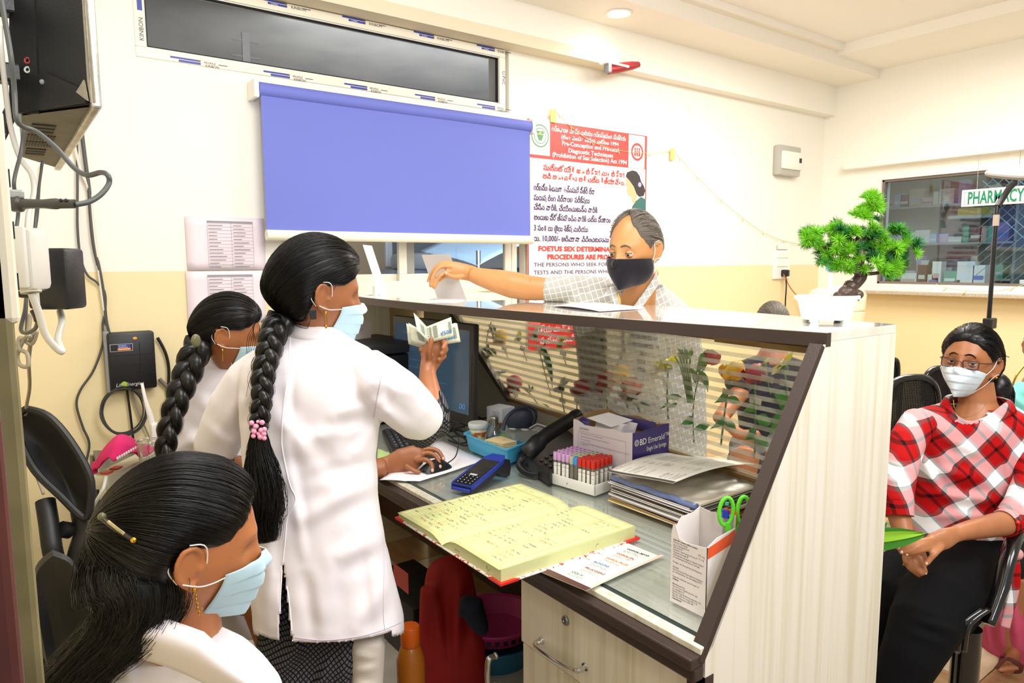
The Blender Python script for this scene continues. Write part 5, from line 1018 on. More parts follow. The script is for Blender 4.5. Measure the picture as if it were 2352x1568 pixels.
mb = MB(); scribble(mb, V((XA - .0005, YA + .2, ZC + .012)), V((0, -1, 0)), V((0, 0, 1)), .03, .01, rr, .0007, V((-1, 0, 0))); scribble(mb, V((XA - .0005, YA + .06, ZC + .012)), V((0, -1, 0)), V((0, 0, 1)), .02, .014, rr, .0007, V((-1, 0, 0)))
scribble(mb, V((XB - .14, YA - .0005, ZC + .010)), V((1, 0, 0)), V((0, 0, 1)), .012, .018, rr, .0008, V((0, -1, 0))); build('edge_scrawl', mb, INKD, lg, kind='stuff')
# printed leaflet under the glass top
AC = [onz(u, v, .7752) for u, v in ((1230, 1308), (1346, 1356), (1516, 1277), (1415, 1236))]
lf = empty('medicine_leaflet', sum(AC, V()) / 4, 'printed medicine leaflet with brown band beside the ledger', 'leaflet')
build('sheet', slab(AC, .7742, .7750, .002), mat('leaflet_paper', '#e6e8dc', .4), lf)
ax, ay = (AC[1] - AC[0]), (AC[3] - AC[0]); af = lambda s, t: V(((AC[0] + ax * s + ay * t).x, (AC[0] + ax * s + ay * t).y, .7756))
build('brown_band', MB().add([af(0, 0), af(1, 0), af(1, .06), af(0, .09)], [(0, 1, 2, 3)]), mat('band_brown', '#5c3a34', .4), lf)
build('pink_edge', MB().add([af(.93, .08), af(.99, .08), af(.99, .98), af(.93, .98)], [(0, 1, 2, 3)]), mat('pale_pink', '#e8c8bc', .5), lf)
axn, ayn = ax.normalized(), ay.normalized()
for k, (s_, c_, x_) in enumerate((('CCL-V', '#2f8a5a', .42), ('FRUCOSAC', '#9a5a5a', .45), ('INTOTO', '#2a7ac0', .40), ('VOFOL-PLUS', '#d98a4a', .42), ('VOFOL-D₃', '#c0563a', .42), ('VOFOL-MYO', '#3a3f6a', .42))):
    text(s_, .0115, af(x_, .17 + k * .138), axn, V((0, 0, 1)).cross(axn), mat('leaf_ink', c_, .5), lf, 'printed_name', lift=.0003, bold=.0003)
    mb = MB(); dashes(mb, af(x_, .15 + k * .138), axn, V((0, 0, 1)).cross(axn), .06, 4, .0035, rr, .0009, .9, .012); build('printed_text', mb, INK, lf, kind='stuff')
for k, (s_, c_) in enumerate((('MAFSTIX', '#5a7a6a'), ('VOFOLC', '#b04a6a'))): text(s_, .0105, af(.05, .45 + k * .16), axn, V((0, 0, 1)).cross(axn), mat('leaf_ink', c_, .5), lf, 'printed_name', lift=.0003)
# torn medicine carton used as a pen holder
ct = empty('pen_carton', (1.16, .91, DT), 'torn upright white medicine carton used as a pen holder', 'carton')
x0, x1, y0, y1 = 1.115, 1.205, .858, .952; z0 = DT + .001; CT = mat('carton_card', '#eee6e2', .5); CI = mat('carton_inner', '#cfc6c2', .8)
def cwall(pts2, axis, val, th, m, name):
    k = len(pts2); f = (lambda a, z, v: V((v, a, z))) if axis == 'x' else (lambda a, z, v: V((a, v, z)))
    return build(name, MB().add([f(a, z, val) for a, z in pts2] + [f(a, z, val + th) for a, z in pts2], [tuple(range(k)), tuple(range(k, 2 * k))[::-1]] + [(i, (i + 1) % k, (i + 1) % k + k, i + k) for i in range(k)]), m, ct)
cwall([(y0, z0), (y1, z0), (y1, .925), (y1 - .004, .945), (y1 - .010, .949), (y1 - .022, .921), (y1 - .04, .917), (y0 + .012, .922), (y0, .925)], 'x', x0, .0012, CT, 'front_wall')
cwall([(x0, z0), (x1, z0), (x1, .965), (x1 - .02, .957), (x0 + .03, .955), (x0 + .002, .925)], 'y', y1 - .0012, .0012, CT, 'left_wall')
cwall([(y0, z0), (y1, z0), (y1, .965), (y1 - .03, .962), (y0 + .03, .968), (y0, .972)], 'x', x1, .0012, CI, 'back_wall')
cwall([(x0, z0), (x1, z0), (x1, .945), (x0 + .03, .938), (x0, .925)], 'y', y0, .0012, CT, 'right_wall')
build('orange_band', MB().add([V((x0 + .002, y0 - .0005, .90)), V((x1, y0 - .0005, .915)), V((x1, y0 - .0005, .942)), V((x0 + .001, y0 - .0005, .9235))], [(0, 1, 2, 3)]), mat('orange_band', '#ee5a2a', .4), ct)
build('orange_strip', MB().box((x1 + .0012, y0 + .0, .955), (x1 + .003, y0 + .03, .98)), bpy.data.materials['orange_band'], ct)
lines = ['Each film coated tablet contains', 'Ferrous Ascorbate', 'eq. to elemental iron', 'Folic Acid IP', 'Colours : Red Oxide of Iron &', 'Titanium Dioxide IP', 'Appropriate overages of vitamin added', 'to compensate the loss on storage', '', 'Dosage : As directed by the Physician.', '', 'Storage :', 'Store protected from light & moisture,', 'at a temperature not exceeding 30°C.', '', 'Keep all medicines out of reach of', 'children.', '', 'Manufactured by', 'Pure & Cure Healthcare Pvt. Ltd.', '(A subsidiary of', 'Akums Drugs & Pharmaceuticals Ltd.)', 'Plot No. 26A-30, Sector-8A, I.I.E.', 'SIDCUL, Haridwar-249 403,', 'Uttarakhand']
for k, s_ in enumerate(lines):
    if s_: text(s_, .0050, (x0, y1 - .006, .913 - k * .0054), (0, -1, 0), (0, 0, 1), INK if k % 8 else INKD, ct, 'printed_text', lift=.0004, bold=.00008)
text('100 mg', .0062, (x0, y0 + .024, .9), (0, -1, 0), (0, 0, 1), INK, ct, 'printed_text', lift=.0004); text('1.5 mg', .0062, (x0, y0 + .024, .893), (0, -1, 0), (0, 0, 1), INK, ct, 'printed_text', lift=.0004)
# scissors and pens
sc = empty('scissors', (1.17, .885, .80), 'scissors with bright green plastic handles in the pen carton', 'scissors'); SG = mat('scissor_green', '#5fcf2a', .3); ds = dep((1.17, .885, .93))
def loop(cu, cv, ru, rv, tilt):
    return [P(cu + ru * math.cos(a_) * math.cos(tilt) - rv * math.sin(a_) * math.sin(tilt), cv + ru * math.cos(a_) * math.sin(tilt) + rv * math.sin(a_) * math.cos(tilt), ds) for a_ in np.linspace(0, 2 * PI, 25)[:-1]]
build('finger_loop', MB().tube(loop(1668, 1174, 16, 32, .12), .0042, 10, closed=True), SG, sc, smooth=True)
build('finger_loop', MB().tube(loop(1708, 1172, 14, 32, .05), .0042, 10, closed=True), SG, sc, smooth=True)
build('shank', MB().tube([P(1668, 1200, ds), P(1675, 1220, ds), P(1673, 1250, ds)], [.008, .007, .0045], 10, flat=.6), SG, sc, smooth=True)
build('shank', MB().tube([P(1703, 1198, ds + .004), P(1692, 1215, ds + .004), P(1682, 1245, ds + .004)], [.009, .007, .0045], 10, flat=.6), SG, sc, smooth=True)
build('blade', MB().tube([P(1673, 1245, ds), P(1668, 1300, ds)], [.005, .001], 4, flat=.2), STEEL, sc); build('blade', MB().tube([P(1682, 1245, ds), P(1676, 1300, ds)], [.005, .001], 4, flat=.2), STEEL, sc)
pn = empty('marker_pen', P(1668, 1185, ds + .01), 'clear marker with blue cap and teal tip seen through the scissor loop', 'pen')
build('cap', MB().cyl(P(1667, 1188, ds + .015), P(1668, 1170, ds + .015), .009, 16), mat('cap_royal', '#2a3fb8', .3), pn, smooth=True); build('barrel', MB().cyl(P(1666, 1240, ds + .015), P(1668, 1170, ds + .02), .007, 12, .005), glassmat('pen_clear', (.8, .85, .9, 1), .4), pn, smooth=True); build('tip', MB().cyl(P(1670, 1160, ds + .02), P(1670, 1153, ds + .02), .004, 12), mat('tip_teal', '#3fae8a', .4), pn)
# things on the ledge
L_ = 1.3455
B0, B1 = onz(1005, 686, L_ + .003), onz(1072, 689, L_ + .003); t = empty('display_stand', B0, 'white acrylic display stand on the ledge under the reaching hand', 'display stand', 'white display stands on the ledge'); q = [B0, B1, P(1033, 583, dep(B1) - .02), P(968, 585, dep(B0) - .02)]
def slabq(q, n, name, m_): return build(name, MB().add(q + [p + n for p in q], [(0, 1, 2, 3), (7, 6, 5, 4), (0, 4, 5, 1), (1, 5, 6, 2), (2, 6, 7, 3), (3, 7, 4, 0)]), m_, t)
slabq(q, FW * .004, 'panel', mat('stand_white', '#d4d0d0', .3)); slabq([onz(u, v, L_ + .0005) for u, v in ((978, 692), (1045, 694), (1074, 689), (1006, 686))], UP * .005, 'base', WHITE)
c = P(872, 671, 3.15); c.z = L_; t = empty('display_stand', c, 'thin white display stand seen edge-on at the far ledge end', 'display stand', 'white display stands on the ledge')
ex = (P(872, 671, 3.15) - P(833, 562, 3.15)); p_top = P(833, 562, 3.15); dd = (fw0 * .18)
build('panel', MB().add([c, c + dd, p_top + dd, p_top] + [q_ + rt0 * .006 for q_ in (c, c + dd, p_top + dd, p_top)], [(0, 1, 2, 3), (7, 6, 5, 4), (0, 4, 5, 1), (1, 5, 6, 2), (2, 6, 7, 3), (3, 7, 4, 0)]), WHITE, t)
build('base', MB().add([p_ + dd * k_ + V((0, 0, z_)) for k_ in (0, 1) for z_ in (0, .004) for p_ in (c, c - rt0 * .075)], [(0, 1, 3, 2), (4, 6, 7, 5), (0, 4, 5, 1), (2, 3, 7, 6), (0, 2, 6, 4), (1, 5, 7, 3)]), WHITE, t); build('support', MB().cbox(c + V((-.022, .0, 0)), c + V((-.005, .03, .05)), .002), WHITE, t)
lp_ = empty('folded_papers', onz(1375, 705, L_), 'white and pale lilac folded papers lying on the ledge before the man', 'papers')
for k, (zz_, c_) in enumerate(((L_ + .0005, '#e2cdea'), (L_ + .004, '#f3edf4'))):
    q = [onz(u, v, zz_) for u, v in ((1264, 702), (1378, 715), (1482, 708), (1350, 694))]
    build('leaf', MB().grid(lambda s, t: (q[0].lerp(q[1], s).lerp(q[3].lerp(q[2], s), t) + V((0, 0, .006 * math.sin(PI * s) * (k + .3) * .6))), 10, 6), mat('folded_paper', c_, .7), lp_, smooth='all', solid=.0006)
# carton and dark shelf behind the woman's face
mg = P(800, 800, 3.2); mc_ = empty('magenta_carton', (mg.x, mg.y, 1.02), 'magenta and white printed carton on the dark shelf behind the monitor', 'carton')
q0 = P(760, 745, 3.25); q1 = P(806, 740, 3.25); q2 = P(851, 727, 3.35); zb2 = P(806, 782, 3.25).z
for a, b, m_, nm_ in ((q0, q1, mat('carton_magenta', '#a8288a', .4), 'magenta_face'), (q1, q2, mat('carton_pale', '#c9bdb6', .5), 'pale_face')):
    n_ = (b - a).cross(V((0, 0, 1))).normalized() * -.1; n_ = n_ if n_.dot(FW) > 0 else -n_
    vs = [V((a.x, a.y, zb2)), V((b.x, b.y, zb2)), V((b.x, b.y, q1.z)), V((a.x, a.y, q1.z))]; build(nm_, MB().add(vs + [v + n_ for v in vs], [(0, 1, 2, 3), (7, 6, 5, 4), (0, 4, 5, 1), (1, 5, 6, 2), (2, 6, 7, 3), (3, 7, 4, 0)]), m_, mc_)
text('Sterile\nGloves', .022, q1 + V((0, 0, -.03)) + (q2 - q1) * .1, (q2 - q1), (0, 0, 1), INK, mc_, 'printed_text', lift=.002)
sb0 = P(860, 800, 3.2); db = empty('printer', (sb0.x, sb0.y, DT), 'dark boxy printer on the worktop behind the monitor', 'printer')
zt2 = P(850, 783, 3.2).z; pc_ = M.Translation((sb0.x + .02, sb0.y + .08, 0)) @ M.Rotation(math.radians(4), 4, 'Z')
build('body', MB().cbox((-.16, -.16, DT + .001), (.16, .22, zt2 - .06), .012, pc_), BLACK, db, smooth=True); build('lid', MB().cbox((-.17, -.17, zt2 - .055), (.17, .23, zt2 - .002), .012, pc_), mat('printer_grey', '#2c2a2a', .5), db, smooth=True); build('tray', MB().cbox((-.2, -.12, DT + .05), (-.15, .16, DT + .06), .004, pc_), GREY, db)
# ---------------------------------------------------------------- people: tools
def limb(mb, st, n=18, ratio=1.0):  # st: (u, v, depth, half width in px [, depth ratio])
    C = [P(q[0], q[1], q[2]) for q in st]; R = []
    for i, q in enumerate(st):
        t = (C[min(i + 1, len(C) - 1)] - C[max(i - 1, 0)]).normalized()
        sd = t.cross(FW)
        if sd.length < .15: sd = RT.copy()
        sd.normalize(); dp_ = t.cross(sd).normalized()
        if i and sd.dot(last) < 0: sd, dp_ = -sd, -dp_
        last = sd; r = q[3] * q[2] / F; k = q[4] if len(q) > 4 else ratio
        R.append([C[i] + sd * r * math.cos(2 * PI * j / n) + dp_ * r * k * math.sin(2 * PI * j / n) for j in range(n)])
    # rounded ends
    def cap(i, s_):
        c = C[i]; o = [c + (p - c) * .6 + (C[i] - C[i + (1 if i == 0 else -1)]).normalized() * (R[i][0] - c).length * .25 for p in R[i]]; return o
    R = [cap(0, 1)] + R + [cap(len(C) - 1, -1)]
    mb.rings(R)
def bodyrings(mb, st, d, ratio, n=28, yawr=0):  # st: (v, left u, right u [, depth [, ratio]]) horizontal rings
    R = []
    ax = rt0 * math.cos(yawr) + fw0 * math.sin(yawr); ay = -rt0 * math.sin(yawr) + fw0 * math.cos(yawr)
    for q in st:
        dd = q[3] if len(q) > 3 else d; k = q[4] if len(q) > 4 else ratio; a, b = P(q[1], q[0], dd), P(q[2], q[0], dd); c = (a + b) / 2; w = (b - a).length / 2
        R.append([c + ax * w * math.copysign(abs(math.cos(t)) ** .85, math.cos(t)) + ay * w * k * math.copysign(abs(math.sin(t)) ** .85, math.sin(t)) for t in [2 * PI * j / n for j in range(n)]])
    mb.rings(R)
def fuse(mb, voxel=.006, it=3, fac=.5):
    me = bpy.data.meshes.new('t'); me.from_pydata([tuple(v) for v in mb.v], [], mb.f); bm = bmesh.new(); bm.from_mesh(me)
    bmesh.ops.recalc_face_normals(bm, faces=bm.faces); bm.to_mesh(me); bm.free()
    o = bpy.data.objects.new('t', me); COL.objects.link(o); r = o.modifiers.new('r', 'REMESH'); r.mode = 'VOXEL'; r.voxel_size = voxel
    if it: s_ = o.modifiers.new('s', 'SMOOTH'); s_.iterations = it; s_.factor = fac
    dg = bpy.context.evaluated_depsgraph_get(); m2 = bpy.data.meshes.new_from_object(o.evaluated_get(dg))
    co = np.empty(len(m2.vertices) * 3); m2.vertices.foreach_get('co', co); fs = [tuple(p.vertices) for p in m2.polygons]
    bpy.data.objects.remove(o); bpy.data.meshes.remove(me); bpy.data.meshes.remove(m2); return co.reshape(-1, 3), fs
nRT, nCU, nFW, nE = (np.array(tuple(q)) for q in (RT, CU, FW, EYE))
def project(co): d = co - nE; z = d @ nFW; return 1176 + F * (d @ nRT) / z, 784 - F * (d @ nCU) / z, z
def folds(co, strokes):
    u, v, z = project(co); out = co.copy(); rd = (co - nE) / z[:, None]
    for (u0, v0, u1, v1, w, amp) in strokes:
        L2 = (u1 - u0) ** 2 + (v1 - v0) ** 2; t = ((u - u0) * (u1 - u0) + (v - v0) * (v1 - v0)) / L2; tc = np.clip(t, 0, 1)
        d = np.hypot(u - u0 - tc * (u1 - u0), v - v0 - tc * (v1 - v0)); sd = ((u - u0) * (v1 - v0) - (v - v0) * (u1 - u0)) / math.sqrt(L2)
        g = np.exp(-(d / w) ** 2) * (.35 + .65 * np.sin(PI * np.clip(tc, .05, .95))); g2 = -.55 * np.exp(-((sd - w * 1.3) / w) ** 2) * (t > 0) * (t < 1) * np.sin(PI * np.clip(t, 0, 1))
        out -= rd * ((g + g2) * amp)[:, None]
    return out
def wrinkle(co, amp, fr, seed=0):
    r = np.random.RandomState(seed); o = np.zeros(len(co))
    for _ in range(9): k = r.normal(size=3) * fr; o += np.sin(co @ k + r.uniform(0, 6)) / 9
    c = co.mean(0); d = co - c; d[:, 2] *= .2; d /= np.linalg.norm(d, axis=1)[:, None] + 1e-6; return co + d * (o * amp * 2)[:, None]
def npmesh(name, co, fs, m, parent, smooth=True, label=None, cat=None, kind=None):
    w = np.array(wm(parent).inverted()) if parent is not None else np.eye(4); loc = co @ w[:3, :3].T + w[:3, 3]
    me = bpy.data.meshes.new(name)
    if isinstance(fs, np.ndarray):
        k = fs.shape[1]; me.vertices.add(len(loc)); me.vertices.foreach_set('co', loc.ravel()); me.loops.add(fs.size); me.loops.foreach_set('vertex_index', fs.ravel().astype(np.int32))
        me.polygons.add(len(fs)); me.polygons.foreach_set('loop_start', np.arange(0, fs.size, k, dtype=np.int32)); me.update(calc_edges=True)
    else: me.from_pydata(loc.tolist(), [], fs)
    if smooth: me.polygons.foreach_set('use_smooth', [True] * len(me.polygons))
    me.materials.append(m); me.update(); o = bpy.data.objects.new(name, me); COL.objects.link(o); WM[o.name] = wm(parent).copy() if parent is not None else M.Identity(4)
    if parent is not None: o.parent = parent
    return tag(o, label, cat, None, kind)
def strands(name, paths, r, m, parent, kind='stuff', taper=True):  # paths: (N, K, 3)
    N, K, _ = paths.shape; t = np.gradient(paths, axis=1); t /= np.linalg.norm(t, axis=2, keepdims=True) + 1e-9
    a = np.cross(t, np.array([.3, .5, .81])); a /= np.linalg.norm(a, axis=2, keepdims=True) + 1e-9; b = np.cross(t, a)
    rad = r * (np.ones(K) if not taper else np.clip(np.minimum(np.linspace(.5, 6, K), np.linspace(5, .15, K)), 0, 1)); vs = np.stack([paths + (a * math.cos(q) + b * math.sin(q)) * rad[None, :, None] for q in (0, 2.09, 4.19)], 2).reshape(-1, 3)
    i = np.arange(N)[:, None, None] * K * 3 + np.arange(K - 1)[None, :, None] * 3; j = np.arange(3)[None, None, :]; j2 = (j + 1) % 3
    f = np.stack([i + j, i + j2, i + 3 + j2, i + 3 + j], -1).reshape(-1, 4); return npmesh(name, vs, f, m, parent, kind=kind)
# ---- head
def hp(d):
    x, y, z = d; X = x * .0735; Z = z * .118; Y = y * (.092 if y > 0 else .098); k = max(0, -z)
    X *= 1 - .34 * k ** 1.5
    if y < 0: Y *= 1 - .55 * k ** 1.2
    else:
        Y *= 1 - .04 * k
        X *= 1 - .10 * max(0, -z) * y
    if y > 0:
        Y += .021 * math.exp(-(X / .0125) ** 2 - ((Z + .030) / .017) ** 2) + .010 * math.exp(-(X / .009) ** 2 - ((Z + .008) / .026) ** 2)
        for s in (-1, 1): Y -= .011 * math.exp(-((X - s * .031) / .018) ** 2 - ((Z - .0) / .0125) ** 2); Y += .004 * math.exp(-((X - s * .028) / .024) ** 2 - ((Z - .026) / .009) ** 2); Y += .004 * math.exp(-((X - s * .04) / .018) ** 2 - ((Z + .03) / .02) ** 2)
        Y += .008 * math.exp(-(X / .022) ** 2 - ((Z + .065) / .012) ** 2) + .010 * math.exp(-(X / .03) ** 2 - ((Z + .105) / .018) ** 2)
    return V((X, Y, Z))
def dirv(az, el): return V((math.sin(az) * math.cos(el), math.cos(az) * math.cos(el), math.sin(el)))  # az 0 = face, + = person's right
def headmat(u, v, d, face, up=0.0, tilt=0.0, s=1.0):  # face: azimuth of the gaze measured from image right towards away
    f = rt0 * math.cos(face) + fw0 * math.sin(face); f = (f * math.cos(up) + UP * math.sin(up)).normalized(); r = f.cross(UP).normalized(); z = r.cross(f)
    q = Q(f, tilt); r = q @ r; z = q @ z; return M.Translation(P(u, v, d)) @ M((r, f, z)).transposed().to_4x4() @ M.Scale(s, 4)
def headmb(mb, H):
    nu, nv = 72, 52; R = [[H @ hp(dirv(2 * PI * i / nu, -PI / 2 + PI * (j + .5) / nv)) for i in range(nu)] for j in range(nv)]; mb.rings(R)
    for s in (-1, 1):
        E = lambda x, y, z: H @ V((s * x, y - .006, z - .008))
        mb.tube(catmull([E(.068, .012, .008), E(.075, .008, .022), E(.082, -.004, .032), E(.087, -.018, .028), E(.088, -.024, .010), E(.084, -.020, -.010), E(.078, -.008, -.024), E(.072, .002, -.028)], 4), .0042 * H.to_scale().x, 8)
        mb.ell(E(.076, -.006, .004), (.0045, .018, .026), (H.to_3x3() @ M.Rotation(s * .45, 3, 'Z')).to_4x4(), 14, 10); mb.ell(E(.074, .002, -.027), (.005, .008, .009), H.to_3x3().to_4x4(), 10, 8)
        mb.ell(E(.073, .010, -.002), (.004, .004, .008), H.to_3x3().to_4x4(), 10, 8)
def eyes(H, parent, lash=True, gaze=(0, 0), shut=.25):
    ew, ei, el_ = bpy.data.materials.get('eye_white') or mat('eye_white', '#c9beb4', .3), bpy.data.materials.get('iris') or mat('iris', '#24140d', .1), parent['skin_mat']
    sk = bpy.data.materials[el_]
    for s in (-1, 1):
        c = V((s * .0305, .0738, .0)); e = build('eye', MB().ell(H @ c, .0118 * H.to_scale().x, None, 20, 14), ew, parent, smooth=True)
        g = V((gaze[0], 1, gaze[1])).normalized(); build('iris', MB().ell(H @ (c + g * .0088), (.0055, .0045, .0055), H.to_3x3().to_4x4(), 14, 8), ei, e, smooth=True)
        for lo, hi, rr_ in ((.18 - shut, 1.45, .0132), (-1.4, -.42, .0130)):
            build('eyelid', MB().grid(lambda a, b: H @ (c + V((math.sin((a - .5) * 2.7) * math.cos(lo + (hi - lo) * b), math.cos((a - .5) * 2.7) * math.cos(lo + (hi - lo) * b), math.sin(lo + (hi - lo) * b))) * rr_), 14, 7), sk, e, smooth='all', solid=.0006)
        if lash: build('lash_line', MB().tube([H @ (c + V((math.sin(a) * math.cos(.18 - shut), math.cos(a) * math.cos(.18 - shut), math.sin(.18 - shut))) * .0138) for a in np.linspace(-1.15, 1.15, 9)], .0009 * H.to_scale().x, 5), BLACK, e)
        bw = catmull([hp(V((s * a, .92, b)).normalized()) + V((0, .0015, 0)) for a, b in ((.13, .19), (.28, .235), (.45, .23), (.58, .17))], 3); n_ = len(bw)
        build('eyebrow', MB().tube([H @ p for p in bw], [.0036 * H.to_scale().x * (1 - abs(2 * i / n_ - .7) * .6) for i in range(n_)], 6, flat=.5), bpy.data.materials[parent['hair_mat']], parent, smooth=True)
HAIRL = [(0, .60), (.5, .58), (.9, .42), (1.15, .22), (1.35, .12), (1.6, .02), (1.9, -.25), (2.3, -.50), (PI, -.55)]
def hairline(az, tab=HAIRL):
    a = abs((az + PI) % (2 * PI) - PI)
    for (a0, e0), (a1, e1) in zip(tab, tab[1:]):
        if a <= a1: t = (a - a0) / (a1 - a0); t = t * t * (3 - 2 * t); return e0 + (e1 - e0) * t
    return tab[-1][1]
def hairshell(H, m, parent, thick=.013, back=.008, tab=HAIRL, name='hair'):
    nu, nv = 96, 26; R = []
    for j in range(nv):
        row = []
        for i in range(nu):
            az = 2 * PI * i / nu - PI; t = j / (nv - 1); e0 = hairline(az, tab); el = e0 + (PI / 2 - .02 - e0) * t
            d = dirv(az, el); off = .0005 + thick * min(1, t * 5) ** .6 + back * max(0, -math.cos(az)) * math.cos(el) * min(1, t * 4)
            row.append(H @ (hp(d) + d * off))
        R.append(row)
    mb = MB().rings(R, caps=False); mb.f.append(tuple(range((nv - 1) * nu, nv * nu)))
    return build(name, mb, m, parent, smooth='all')
def hairflow(H, G, n, thick, back, tab, seed, K=14, part=None, jit=.002, fr=None):
    # strands combed from the hairline / parting to the gather direction G, hugging the shell
    r = np.random.RandomState(seed); out = []; G = G.normalized()
    while len(out) < n:
        az = r.uniform(-PI, PI); e0 = hairline(az, tab); el = e0 + (r.uniform(0, 1) ** 1.5) * (1.45 - e0); d0 = dirv(az, el)
        if d0.dot(G) > .96: continue
        pts = []; lift = r.uniform(-.0015, jit)
        mid = (d0 + G).normalized() + V((0, 0, .12)) if part is None else (d0 + G).normalized()
        for k in range(K):
            t = k / (K - 1); a = d0.lerp(mid, t).normalized(); b = mid.lerp(G, t).normalized(); d = a.lerp(b, t).normalized()
            az2, el2 = math.atan2(d.x, d.y), math.asin(max(-1, min(1, d.z)));
            if el2 < hairline(az2, tab) + .02 and abs(az2) < 2.0: el2 = hairline(az2, tab) + .02; d = dirv(az2, el2)
            tt = min(1, max(0, (el2 - hairline(az2, tab)) / (PI / 2 - hairline(az2, tab))) * 1); tt = max(tt, .0)
            off = .0012 + thick * min(1, tt * 5) ** .6 + back * max(0, -math.cos(az2)) * math.cos(el2) * min(1, tt * 4) + lift; pts.append(tuple(H @ (hp(d) + d * off)))
        out.append(pts)
    return np.array(out)
def bundle(path, rad, n, seed, K=None, rat=1.0, wob=.15):  # loose hair falling along a path (list of V) with radii
    r = np.random.RandomState(seed); pt = np.array([tuple(p) for p in path]); K = len(pt); rad = np.array(rad); t = np.gradient(pt, axis=0); t /= np.linalg.norm(t, axis=1)[:, None]
    a = np.cross(t, nFW); a /= np.linalg.norm(a, axis=1)[:, None]; b = np.cross(t, a); out = []
    for _ in range(n):
        q = math.sqrt(r.uniform(.15, 1)); f = r.uniform(0, 2 * PI); dq = np.cumsum(r.normal(size=(K, 2)) * wob, 0) * .35; ox = q * math.cos(f) + dq[:, 0]; oy = q * math.sin(f) + dq[:, 1]
        out.append(pt + (a * ox[:, None] + b * (oy * rat)[:, None]) * rad[:, None])
    return np.array(out)
def braid(path, rad, m, parent, turns, name='braid', hs=34, seed=1):
    path = [V(p) for p in path]; K = len(path); tot = []; grp = build(name, MB().tube(path, [r * .55 for r in rad], 10), m, parent, smooth='all')
    allp = []
    for i in range(3):
        c = []
        for k, p in enumerate(path):
            t = (path[min(k + 1, K - 1)] - path[max(k - 1, 0)]).normalized(); a = t.cross(FW).normalized(); b = t.cross(a); ph = 2 * PI * turns * k / K + 2 * PI * i / 3
            c.append(p + a * math.sin(ph) * rad[k] * .52 + b * math.sin(2 * ph) * rad[k] * .30)
        build('braid_strand', MB().tube(c, [r * .56 for r in rad], 12, flat=.85), m, grp, smooth='all')
        allp.append(bundle(c, [r * .58 for r in rad], hs, seed + i, wob=.06))
    n_ = allp[0].shape[0]; strands('braid_hairs', np.concatenate(allp), .0005, m, grp)
    return grp
def mask(H, m, parent, tie=True, pleats=3, ztop=.0, zbot=-.118, wid=1.05, puff=.010, name='face_mask', loopm=None, jaw=0):
    def fn(s, t):
        az = (s - .5) * 2 * wid; zz = ztop + (zbot - ztop) * t - .012 * (1 - (2 * s - 1) ** 2) * 0 + .012 * (abs(2 * s - 1) ** 2) * (1 - 2 * t) * -1
        el = math.asin(max(-.97, min(.97, zz / .118))); d = dirv(az, el); p = hp(d); c_ = 1 - abs(2 * s - 1) ** 2.4
        y = max(p.y, .092 + .006 * math.sin(PI * t)) if abs(az) < .45 else p.y
        y = p.y + (max(.104 - .010 * abs(2 * t - .7), p.y) - p.y) * max(0, 1 - (az / .62) ** 2)
        q = V((p.x * (1.02 + .05 * c_ + jaw * t), y, p.z)) + V((p.x, p.y, 0)).normalized() * (.004 + puff * c_ * math.sin(PI * (.1 + .8 * t)))
        if pleats: q += V((0, 1, 0)) * .0022 * c_ * ((t * (pleats + 1)) % 1 - .5) * 2 * (1 if 0.12 < t < .9 else 0)
        return H @ q
    o = build(name, MB().grid(fn, 30, 40), m, parent, smooth='all', solid=.0012)
    lm = loopm or WHITE
    for s in (0, 1):
        sg = -1 if s == 0 else 1; e = H @ V((sg * .083, -.024, .018)); e2 = H @ V((sg * .082, -.026, -.030))
        for t_, ee, via in ((.06, e, V((sg * .079, .02, .01))), (.94, e2, V((sg * .076, .01, -.045)))):
            a = fn(s, t_)
            if tie: tgt = H @ V((sg * .081, .006, .024 if t_ > .5 else -.032)); pts = [a, a.lerp(tgt, .5) + (H.to_3x3() @ V((sg * .004, 0, 0))), tgt, H @ V((sg * .086, -.018, .030 if t_ > .5 else -.026))]
            else: tgt = H @ V((sg * .080, .004, .024 if t_ < .5 else -.032)); pts = [a, a.lerp(tgt, .5) + (H.to_3x3() @ V((sg * .005, 0, 0))), tgt, H @ V((sg * .086, -.016, .03 if t_ < .5 else -.026))]
            build('ear_loop', MB().tube(catmull(pts, 5), .0010 * H.to_scale().x, 6), lm, o, smooth=True)
        build('ear_loop', MB().tube(catmull([H @ V((sg * .080, -.020, .030)), H @ V((sg * .082, -.036, .012)), H @ V((sg * .080, -.038, -.010)), H @ V((sg * .080, -.024, -.028))], 5), .0010 * H.to_scale().x, 6), lm, o, smooth=True)
    return o
def finger(mb, pts, r0, r1):  # pts (u,v,d)
    c = catmull([P(*p) for p in pts], 4); n = len(c); mb.tube(c, [r0 + (r1 - r0) * i / (n - 1) for i in range(n)], 10); mb.ell(c[-1], r1 * .98, None, 10, 8)
def nail(parent, u, v, d, r=.0045, m=None): build('fingernail', MB().ell(P(u, v, d), (r, r, r * 1.2), None, 10, 8), m or mat('nail', '#e2b49a', .25), parent, smooth=True)
def skin(name, c, c2): return mat(name, c, .42, spec=.45, col2=c2, nscale=7, sss=.08, bump=.12, bscale=260, bdist=.0006)
def hairm(name, c='#0d0a09', r=.32): return mat(name, c, r, spec=.42)
def cloth(name, c, **k): return mat(name, c, .85, spec=.2, sheen=.2, bump=.12, bscale=700, bdist=.0005, **k)
